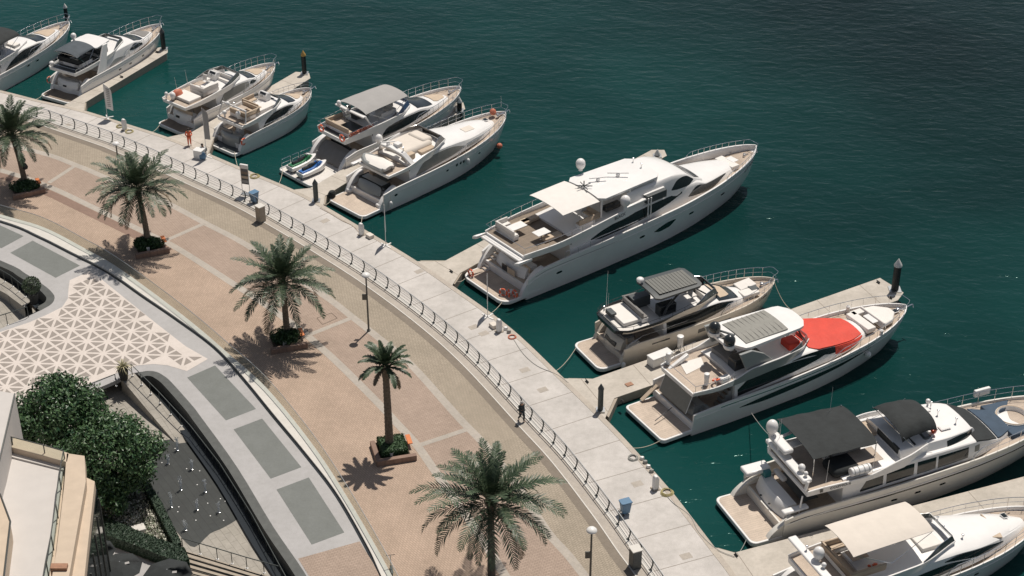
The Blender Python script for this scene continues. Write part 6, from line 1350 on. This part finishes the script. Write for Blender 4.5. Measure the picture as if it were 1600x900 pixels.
# ================================================================ PEOPLE
def person(px, py, rz, label, top, legs, pose='walk', hat=None, z=0, h=1.72):
    t = empty('person', G(px, py, z), rz, label, 'person'); k = h/1.72
    J = {'pel': (0, 0, .95), 'spi': (0, 0, 1.2), 'che': (0, .01, 1.4), 'nek': (0, .01, 1.52), 'hed': (0, .03, 1.64), 'top': (0, .03, 1.71)}
    if pose == 'walk': J.update(hl=(-.1, 0, .9), kl=(-.1, .2, .5), al=(-.1, .12, .09), tl=(-.1, .28, .05), hr=(.1, 0, .9), kr=(.1, -.02, .48), ar=(.1, -.3, .13), tr=(.1, -.16, .04), sl=(-.19, 0, 1.42), el=(-.25, -.14, 1.16), wl=(-.22, .02, .95), fl=(-.22, .08, .88), sr=(.19, 0, 1.42), er=(.25, .12, 1.16), wr=(.22, .24, .98), fr=(.22, .3, .93))
    elif pose == 'stand': J.update(hl=(-.1, 0, .9), kl=(-.11, .03, .5), al=(-.12, 0, .09), tl=(-.13, .17, .04), hr=(.1, 0, .9), kr=(.11, .03, .5), ar=(.12, 0, .09), tr=(.14, .17, .04), sl=(-.19, 0, 1.42), el=(-.29, 0, 1.15), wl=(-.2, .2, 1.05), fl=(-.15, .27, 1.03), sr=(.19, 0, 1.42), er=(.3, -.05, 1.15), wr=(.18, .12, .98), fr=(.13, .18, .95))
    else: # crouching
        J.update(pel=(0, -.15, .42), spi=(0, -.02, .64), che=(0, .1, .84), nek=(0, .16, .96), hed=(0, .22, 1.07), top=(0, .24, 1.14), hl=(-.1, -.15, .42), kl=(-.2, .28, .5), al=(-.18, .05, .09), tl=(-.2, .22, .04), hr=(.1, -.15, .42), kr=(.2, .28, .5), ar=(.18, .05, .09), tr=(.2, .22, .04), sl=(-.19, .1, .86), el=(-.28, .3, .66), wl=(-.16, .48, .6), fl=(-.1, .54, .58), sr=(.19, .1, .86), er=(.28, .3, .66), wr=(.16, .48, .6), fr=(.1, .54, .58))
    def skin(name, bones, rad, m, par):
        ks = []; 
        for a, b in bones:
            for q in (a, b):
                if q not in ks: ks.append(q)
        me = bpy.data.meshes.new(name); me.from_pydata([tuple(Vector(J[q])*k) for q in ks], [(ks.index(a), ks.index(b)) for a, b in bones], [])
        o = bpy.data.objects.new(name, me); COL.objects.link(o); o.parent = par; me.materials.append(M[m])
        md = o.modifiers.new('skin', 'SKIN'); md.use_smooth_shade = True
        for i, q in enumerate(ks): r = rad[q]*k; me.skin_vertices[0].data[i].radius = (r, r) if not isinstance(rad[q], tuple) else tuple(v*k for v in rad[q])
        me.skin_vertices[0].data[0].use_root = True
        sb = o.modifiers.new('sub', 'SUBSURF'); sb.levels = 1; sb.render_levels = 2; return o
    full = [('pel','spi'),('spi','che'),('che','nek'),('nek','hed'),('hed','top')]+[(a, b) for s in 'lr' for a, b in (('pel','h'+s),('h'+s,'k'+s),('k'+s,'a'+s),('a'+s,'t'+s),('che','s'+s),('s'+s,'e'+s),('e'+s,'w'+s),('w'+s,'f'+s))]
    rad = dict(pel=.13, spi=.12, che=.14, nek=.055, hed=.1, top=.075)
    for s in 'lr': rad.update({'h'+s: .09, 'k'+s: .058, 'a'+s: .042, 't'+s: .035, 's'+s: .06, 'e'+s: .042, 'w'+s: .03, 'f'+s: .03})
    body = skin('body', full, rad, 'skin', t); fat = {q: r*1.2+.012 for q, r in rad.items()}
    skin('trousers', [('pel','hl'),('hl','kl'),('kl','al'),('pel','hr'),('hr','kr'),('kr','ar')], fat, legs, t)
    skin('shirt', [('pel','spi'),('spi','che'),('che','sl'),('sl','el'),('el','wl'),('che','sr'),('sr','er'),('er','wr')], fat, top, t)
    hd = Vector(J['hed'])*k; MB().lathe(hd+Vector((0, -.015, -.02)), [(.112, -.02), (.122, .04), (.11, .1), (.06, .145), (.01, .15)], 12).build('cap' if hat else 'hair', hat or 'hair', t, ang=60)
    mb = MB(); mb.lathe(hd+Vector((0, .105, -.0)), [(.01, -.02), (.018, 0), (.008, .03)], 6); mb.build('nose', 'skin', t)
    return t
person(296.5, 227, R(200), 'person in orange overalls standing at the edge of the dock', 'orange', 'orange', 'stand'); person(319, 241, R(160), 'person in white shirt and dark trousers crouching behind the white cube counter', 'cloth_white', 'cloth_dark', 'crouch')
person(815, 658, R(-150), 'person in dark clothes and pale cap walking along the promenade railing', 'cloth_dark', 'cloth_dark', 'walk', 'canvas_grey')
o = MB().lathe((0, 0, 0), [(.1, 0), (.3, .08), (.33, .35), (.2, .6), (.03, .62)], 10).build('bag', 'blue_plastic', None, loc=G(317, 248)); tag(o, 'blue sack beside the white cube counter on the quay', 'sack')
# bicycle at the terrace edge
t = empty('electric_scooter', G(612, 893), R(100), 'dark kick scooter parked by the balustrade at the bottom edge', 'scooter')
MB().box((0, 0, .16), (.75, .16, .06)).build('deck', 'dark_grey', t, bev=.02); MB().tube([(.42, 0, .12), (.36, 0, .6), (.3, 0, 1.12)], .03).build('stem', 'alu', t); MB().tube([(.3, -.28, 1.12), (.3, .28, 1.12)], .02).build('handlebar', 'rubber', t)
for x in (-.42, .46): MB().torus((x, 0, .1), .08, .03, 'Y', 14).build('wheel', 'rubber', t)
# ================================================================ PLAZA FURNITURE
def pot_plant(px, py, z, label, pale=False, seed=1, dark_pot='rubber'):
    rng = random.Random(seed); t = empty('potted_plant', G(px, py, z), 0, label, 'potted plant', 'potted plants at the terrace tips')
    MB().lathe((0, 0, 0), [(.28, 0), (.36, .5), (.40, .95), (.33, .95), (.30, .85)], 18).build('pot', dark_pot, t); MB().lathe((0, 0, .8), [(.3, 0), (.3, .04)], 14).build('soil', 'soil', t)
    mb = MB()
    if pale:
        for k in range(60):
            az = rng.uniform(0, 6.28); el = rng.uniform(.1, 1.4); L = rng.uniform(.6, 1.0); p = Vector((0, 0, 1.0)); pts = [p.copy()]
            for s in range(6): p = p+Vector((cos(az)*cos(el), sin(az)*cos(el), sin(el)))*(L/6); el -= .3; pts.append(p.copy())
            sd = Vector((-sin(az), cos(az), 0)); ws = (.03, .05, .05, .045, .03, .018, .004); mb.grid([[a-sd*w_, a+sd*w_] for a, w_ in zip(pts, ws)])
        mb.build('leaves', 'palm_pale', t, smooth=False)
    else:
        leafball(mb, (0, 0, 1.7), (.75, .75, .7), 1500, rng, (.04, .09)); mb.build('leaves', 'palm_leaf', t, smooth=False)
        MB().tube([(0, 0, .8), (.02, 0, 1.6)], .05).build('stem', 'trunk', t)
    return t
pot_plant(54, 474, 0, 'bushy green plant in a black pot at the tip of the upper left opening', seed=4); pot_plant(194, 592, 0, 'pale spiky yucca in a black pot at the tip of the lower opening', True, 5)
def glass_rail(name, label, pts, z=0, h=1.05, zs=None, posts=True, m='rail_metal', group='railings round the sunken plaza'):
    t = empty(name, (0, 0, 0), 0, label, 'railing', group); P = [Vector((G(x, y, zz).x, G(x, y, zz).y, zz)) for (x, y), zz in zip(pts, zs or [z]*len(pts))]
    MB().tube([p+Vector((0, 0, h)) for p in P], .035, 6).build('handrail', m, t)
    tot = []; 
    for a, b in zip(P, P[1:]):
        n = max(1, round((b-a).length/1.35)); tot += [a.lerp(b, k/n) for k in range(n)]
    tot.append(P[-1])
    for p in tot: o = MB().box((0, 0, h/2), (.05, .03, h)).build('post', m, t, loc=p)
    for p in tot: MB().lathe((0, 0, 0), [(.1, 0), (.09, .035), (.02, .04)], 8).build('foot_cap', 'white_plastic', t, loc=p)
    return t
glass_rail('ramp_railing', 'long straight dark metal railing along the ramp beside the terrace opening', [(207,587),(250,630),(300,684),(345,742),(395,822),(440,905),(470,960)], zs=[0,-.45,PZ,PZ,PZ,PZ,PZ]); glass_rail('ramp_railing', 'dark metal railing along the ramp of the upper left opening', [(50,472),(20,448),(-40,412)], zs=[0,-.4,PZ+.1])
glass_rail('stair_railing', 'thin metal railing beside the steps at the bottom', [(286,858),(340,874),(386,888),(440,903)], z=PZ, h=.95); glass_rail('plaza_railing', 'short metal railing between the star paving and the sunken plaza', [(182,603),(150,616),(118,630),(80,646)], z=0)
glass_rail('plaza_railing', 'short metal railing at the lower edge of the upper left opening', [(45,497),(12,508),(-30,520)], z=-.1)
mb = MB()
for k in range(6): a = G(288-3*k, 862+7*k, PZ); b = G(400+12*k, 896+10*k, PZ); d = (b-a).normalized(); n = Vector((d.y, -d.x, 0)); mb.prism([(a.x, a.y), (b.x+d.x*3, b.y+d.y*3), (b.x+d.x*3+n.x*.45, b.y+d.y*3+n.y*.45), (a.x+n.x*.45, a.y+n.y*.45)], PZ-.3-.14*k, PZ+.001-.0*k+.14*(0)-.0+(.12-.02*k))
o = mb.build('steps', 'stone', smooth=False, bev=.01); o['kind'] = 'structure'
mb = MB()
for k in range(6): a = G(288-3*k, 862+7*k, PZ+.14); b = G(430+12*k, 906+10*k, PZ+.14); mb.tube([a, b], .05, 4)
o = mb.build('step_nosings', 'black_paint', smooth=False); o['kind'] = 'structure'
# fountain jets
rng = random.Random(5); mat('spray', (.85, .87, .87), .35)
jets = [(277.5,703),(263,724),(300,733),(283,765),(321,768),(268,792),(308,796),(342,800),(290,828)]
mats_ = M['spray']
for k, (px, py) in enumerate(jets):
    t = empty('water_jet', G(px, py, PZ+.006), 0, 'small water jet rising from the dark wet paving of the fountain', 'water jet', 'water jets of the fountain'); mb = MB(); h = rng.uniform(.7, 1.3)
    for _ in range(120):
        f = rng.random(); r = .03+.16*f*rng.random(); a = rng.uniform(0, 6.28); z = h*(f if rng.random() < .6 else rng.random()); s = rng.uniform(.015, .04); mb.add([(r*cos(a), r*sin(a), z+s*2), (r*cos(a)+s, r*sin(a), z), (r*cos(a)-s, r*sin(a)+s, z), (r*cos(a), r*sin(a)-s, z-s*2)], [(0, 1, 2), (0, 2, 3), (0, 3, 1), (1, 3, 2)])
    mb.build('droplets', 'spray', t, smooth=False); MB().tube([(0, 0, 0), (0, 0, h*.75)], .014, 5, .006).build('stream', 'spray', t); MB().lathe((0, 0, 0), [(.1, .002), (.08, .012)], 10).build('nozzle', 'steel', t)
for k in range(22):
    px, py = 250+rng.uniform(0, 120), 700+rng.uniform(0, 130)
    if not inside(g2(px, py, PZ), [g2(*p, PZ) for p in wet]): continue
    o = MB().lathe((0, 0, 0), [(.05, 0), (.045, .02), (.01, .025)], 10).build('ground_light', 'white_plastic', None, loc=G(px, py, PZ+.006)); tag(o, 'small round white light set in the wet fountain paving', 'ground light', 'round ground lights in the fountain')
# hedges, flower bed, stepping slabs
def hedge(P, z, h, label, seed, n=9000):
    rng = random.Random(seed); poly = [g2(x, y, z) for x, y in P]; t = empty('clipped_hedge', (poly[0][0], poly[0][1], z), 0, label, 'hedge', 'clipped hedges round the flower bed'); q = [(p[0]-poly[0][0], p[1]-poly[0][1]) for p in poly]
    MB().prism(q, 0, h-.03).build('hedge_core', 'hedge_dark', t, smooth=False); mb = MB(); xs = [p[0] for p in q]; ys = [p[1] for p in q]; c = 0
    while c < n:
        x, y_ = rng.uniform(min(xs), max(xs)), rng.uniform(min(ys), max(ys)); edge_ = rng.random() < .35
        if edge_: k = rng.randrange(len(q)); f = rng.random(); x, y_ = q[k][0]+(q[k-1][0]-q[k][0])*f, q[k][1]+(q[k-1][1]-q[k][1])*f; zz = rng.uniform(0, h)
        elif not inside((x, y_), q): continue
        else: zz = h
        p = Vector((x, y_, zz+rng.gauss(0, .02))); n_ = Vector((rng.uniform(-1, 1), rng.uniform(-1, 1), rng.uniform(0, 1))).normalized(); u = n_.orthogonal().normalized(); w_ = n_.cross(u); s = rng.uniform(.04, .08); mb.add([p-u*s, p+w_*s*.6, p+u*s, p-w_*s*.6], [(0, 1, 2, 3)]); c += 1
    mb.build('leaves', 'hedge_dark', t, smooth=False)
hedge([(130,816),(155,818),(230,850),(290,872),(297,890),(290,898),(215,868),(130,838)], PZ, .9, 'long dark clipped hedge below the flower bed', 1); hedge([(207,742),(215,740),(250,792),(285,862),(276,870),(240,800)], PZ, .9, 'narrow dark clipped hedge along the right side of the flower bed', 2, 5000)
bed = [(150,760),(212,745),(232,788),(272,868),(228,852),(180,830),(140,815)]; q = [g2(x, y, PZ) for x, y in bed]
sheet('soil', q, PZ+.02, 'soil'); mb = MB(); rng = random.Random(9); xs = [p[0] for p in q]; ys = [p[1] for p in q]; c = 0
while c < 7000:
    x, y_ = rng.uniform(min(xs), max(xs)), rng.uniform(min(ys), max(ys))
    if not inside((x, y_), q): continue
    p = Vector((x, y_, PZ+rng.uniform(.1, .5))); n_ = Vector((rng.uniform(-1, 1), rng.uniform(-1, 1), rng.uniform(.2, 1))).normalized(); u = n_.orthogonal().normalized(); w_ = n_.cross(u); s = rng.uniform(.04, .09); mb.add([p-u*s, p+w_*s*.8, p+u*s, p-w_*s*.8], [(0, 1, 2, 3)]); c += 1
o = mb.build('flower_bed', 'flower', smooth=False); tag(o, 'bed of white and green variegated plants between the dark hedges', 'flowers', kind='stuff')
for px, py, l in ((222,773,'pale square slab beside the flower bed under the tree edge'), (218,835,'pale square slab at the lower side of the flower bed')):
    o = MB().box((0, 0, .3), (.85, .7, .62)).build('stone_block', 'coping', None, bev=.03, loc=G(px, py, PZ), rz=R(25)); tag(o, l, 'block', 'pale stone blocks in the flower bed')
# cafe umbrellas
def parasol(px, py, label, z=1.6, r=1.25, rz=0):
    g = G(px, py, z); t = empty('cafe_umbrella', (g.x, g.y, PZ), rz, label, 'umbrella', 'dark cafe umbrellas at the bottom edge'); H_u = z-PZ; mb = MB(); rows = []
    for f, zz in ((.02, .45), (.35, .33), (.7, .16), (1.0, 0)): rows.append([Vector((r*f*cos(a), r*f*sin(a), H_u+zz)) for a in [2*pi*k/8 for k in range(9)]])
    mb.grid(rows, Vector((0, 0, -.03))); mb.build('canopy', 'canvas_black', t, ang=12); MB().tube([(0, 0, 0), (0, 0, H_u+.45)], .03).build('pole', 'alu', t); MB().box((0, 0, .05), (.7, .7, .1)).build('base', 'stone', t, bev=.02); MB().box((r*.3, -.2, H_u+.34), (.28, .2, .05)).build('vent_flap', 'canvas_grey', t)
parasol(150, 862, 'dark cafe umbrella tucked against the building corner', rz=.2); parasol(188, 886, 'dark cafe umbrella in the middle of the three', rz=.4, r=1.4); parasol(262, 898, 'dark cafe umbrella nearest the steps', rz=.1, r=1.55); parasol(130, 905, 'dark cafe umbrella almost hidden by the lower edge')
sheet('cafe_paving', [g2(*p, PZ) for p in ((110,820),(290,905),(300,1000),(60,1000))], PZ+.008, 'deck_light')
# ================================================================ TREES
def tree(px, py, zc, rad, label, seed, n=26, leaves=420):
    rng = random.Random(seed); c = G(px, py, zc); t = empty('broadleaf_tree', (c.x, c.y, PZ), 0, label, 'tree', 'broadleaf trees behind the building'); hc = zc-PZ
    mb = MB(); mb.tube([(0, 0, 0), (.05, .05, hc*.45), (0, 0, hc*.7)], .2, 9, .13)
    lobes = []
    for k in range(n):
        a = rng.uniform(0, 6.28); u = rng.uniform(-.7, 1); r = math.sqrt(max(0, 1-u*u))*rng.uniform(.6, .92); lobes.append(Vector((cos(a)*r*rad, sin(a)*r*rad, hc+u*rad*.62)))
    for p in lobes[:12]: mb.tube([(0, 0, hc*.55), p*.5+Vector((0, 0, hc*.42)), p*.9+Vector((0, 0, hc*.1))], .09, 5, .03)
    mb.build('trunk', 'trunk', t); mb = MB()
    for p in lobes:
        r = rad*rng.uniform(.26, .42)
        for _ in range(leaves):
            v = Vector((rng.gauss(0, 1), rng.gauss(0, 1), rng.gauss(0, 1))).normalized()*(rng.random()**.33)*r*rng.uniform(.8, 1.12); q = p+Vector((v.x, v.y, v.z*.8)); n_ = (v.normalized()*.6+Vector((rng.uniform(-1, 1), rng.uniform(-1, 1), rng.uniform(-.2, 1)))).normalized(); u_ = n_.orthogonal().normalized(); w_ = n_.cross(u_); ang = rng.uniform(0, 3.14); u_, w_ = u_*cos(ang)+w_*sin(ang), w_*cos(ang)-u_*sin(ang); s = rng.uniform(.09, .2)
            mb.add([q-u_*s, q+w_*s*.45+n_*s*.1, q+u_*s, q-w_*s*.45+n_*s*.1], [(0, 1, 2, 3)])
    mb.build('crown', 'tree_leaf', t, smooth=False)
tree(84, 650, 3.0, 3.3, 'bushy green tree with its crown above the star paving', 21, 46, 430); tree(170, 712, 2.4, 3.3, 'bushy green tree reaching over the fountain paving', 22, 46, 430); tree(142, 768, 1.0, 2.2, 'shaded green tree between the building and the flower bed', 23, 28, 380)
# ================================================================ BUILDING (lower left corner)
ZT = 9.0
bd = empty('terrace_building', (*g2(0, 900, ZT), PZ), 0, 'pale building corner with roof terrace, tan stone parapets and glass fence at the lower left', 'building'); O = Vector((bd.location.x, bd.location.y))
def bp(x, y, z): g = G(x, y, z); return (g.x-O.x, g.y-O.y)
def bprism(name, P, z0, z1, m, zr=None, bev=0, par=None):
    return MB().prism([bp(x, y, zr if zr is not None else z1) for x, y in P], z0-PZ, z1-PZ).build(name, m, par or bd, smooth=False, bev=bev)
bprism('wall', [(-300,640),(0,690),(118,722),(128,735),(104,900),(80,1100),(-400,1100)], PZ, ZT-.3, 'building_stone', ZT)
bprism('terrace_floor', [(-300,640),(0,709),(98,735),(82,858),(66,960),(50,1100),(-400,1100)], ZT-.28, ZT, 'roof_white')
bprism('floor_step', [(-300,636),(0,690),(106,717),(99,734),(0,709),(-300,640)], ZT-.28, ZT+.12, 'roof_white')
bprism('parapet', [(-300,622),(0,676),(40,688),(108,708),(105,722),(0,694),(-300,636)], ZT-.28, ZT+.55, 'building_stone', ZT+.55, .02)
bprism('parapet', [(104,708),(132,712),(134,752),(108,900),(92,1000),(70,1100),(44,1100),(66,990),(88,860),(100,760)], ZT-.28, ZT+.55, 'building_stone', ZT+.55, .02)
bprism('ledge', [(133,745),(148,752),(132,900),(118,1000),(98,1100),(76,1100),(96,1000),(112,900),(126,800)], PZ, ZT-.1, 'building_stone', ZT-.1, .02)
bprism('ledge', [(80,880),(106,880),(104,888),(78,888)], ZT, ZT+.75, 'wood', ZT+.75)
# glass fence
def fence(P, label_, h=1.15):
    A = [Vector((*bp(x, y, ZT), ZT-PZ)) for x, y in P]
    MB().tube([a+Vector((0, 0, h)) for a in A], .035, 6).build('fence_rail', 'bronze', bd)
    for a, b in zip(A, A[1:]):
        d = (b-a).normalized(); n = Vector((-d.y, d.x, 0))*.02; mb = MB(); mb.grid([[a+d*.06+Vector((0, 0, .08)), b-d*.06+Vector((0, 0, .08))], [a+d*.06+Vector((0, 0, h-.05)), b-d*.06+Vector((0, 0, h-.05))]], n); mb.build('glass_pane', 'clear_glass', bd, smooth=False)
    for a in A: MB().box((0, 0, h/2), (.06, .06, h)).build('fence_post', 'bronze', bd, loc=a)
fence([(-60,688),(22,706),(72,719),(103,728),(96,765),(91,810),(84,860),(76,900),(66,960)], '')
bprism('upper_roof', [(-300,560),(23,615),(2,706),(-40,860),(-300,900)], PZ, ZT+2.2, 'roof_white', ZT+2.2)
MB().tube([Vector((*bp(x, y, ZT+2.25), ZT+2.25-PZ)) for x, y in ((23,615),(2,706),(-30,830))], .05, 5).build('roof_trim', 'bronze', bd)
bprism('window_band', [(-60,740),(0,772),(15,812),(16,822),(6,900),(-20,1000),(-100,1000)], ZT, ZT+1.2, 'building_stone', ZT+1.2)
MB().tube([Vector((*bp(x, y, ZT+1.2), ZT+1.2-PZ)) for x, y in ((-60,740),(0,772),(16,815),(6,900),(-20,1000))], .06, 4).build('window_frame', 'bronze', bd)
# glazed side wall under the ledge
A = [Vector((*bp(148,752,ZT-.1), 0)), Vector((*bp(132,900,ZT-.1), 0)), Vector((*bp(118,1000,ZT-.1), 0))]
mb = MB(); mb.grid([[a+Vector((.06, 0, .2)) for a in A], [a+Vector((.06, 0, ZT-PZ-.7)) for a in A]], Vector((-.05, 0, 0))); gw = mb.build('glass_wall', 'tinted_glass', bd, smooth=False)
for k in range(9):
    for j in range(2):
        p = A[j].lerp(A[j+1], (k % 5)/5)
        if k < 5: MB().box((p.x+.09, p.y, 4.5), (.06, .06, 8.6)).build('mullion', 'bronze', gw)
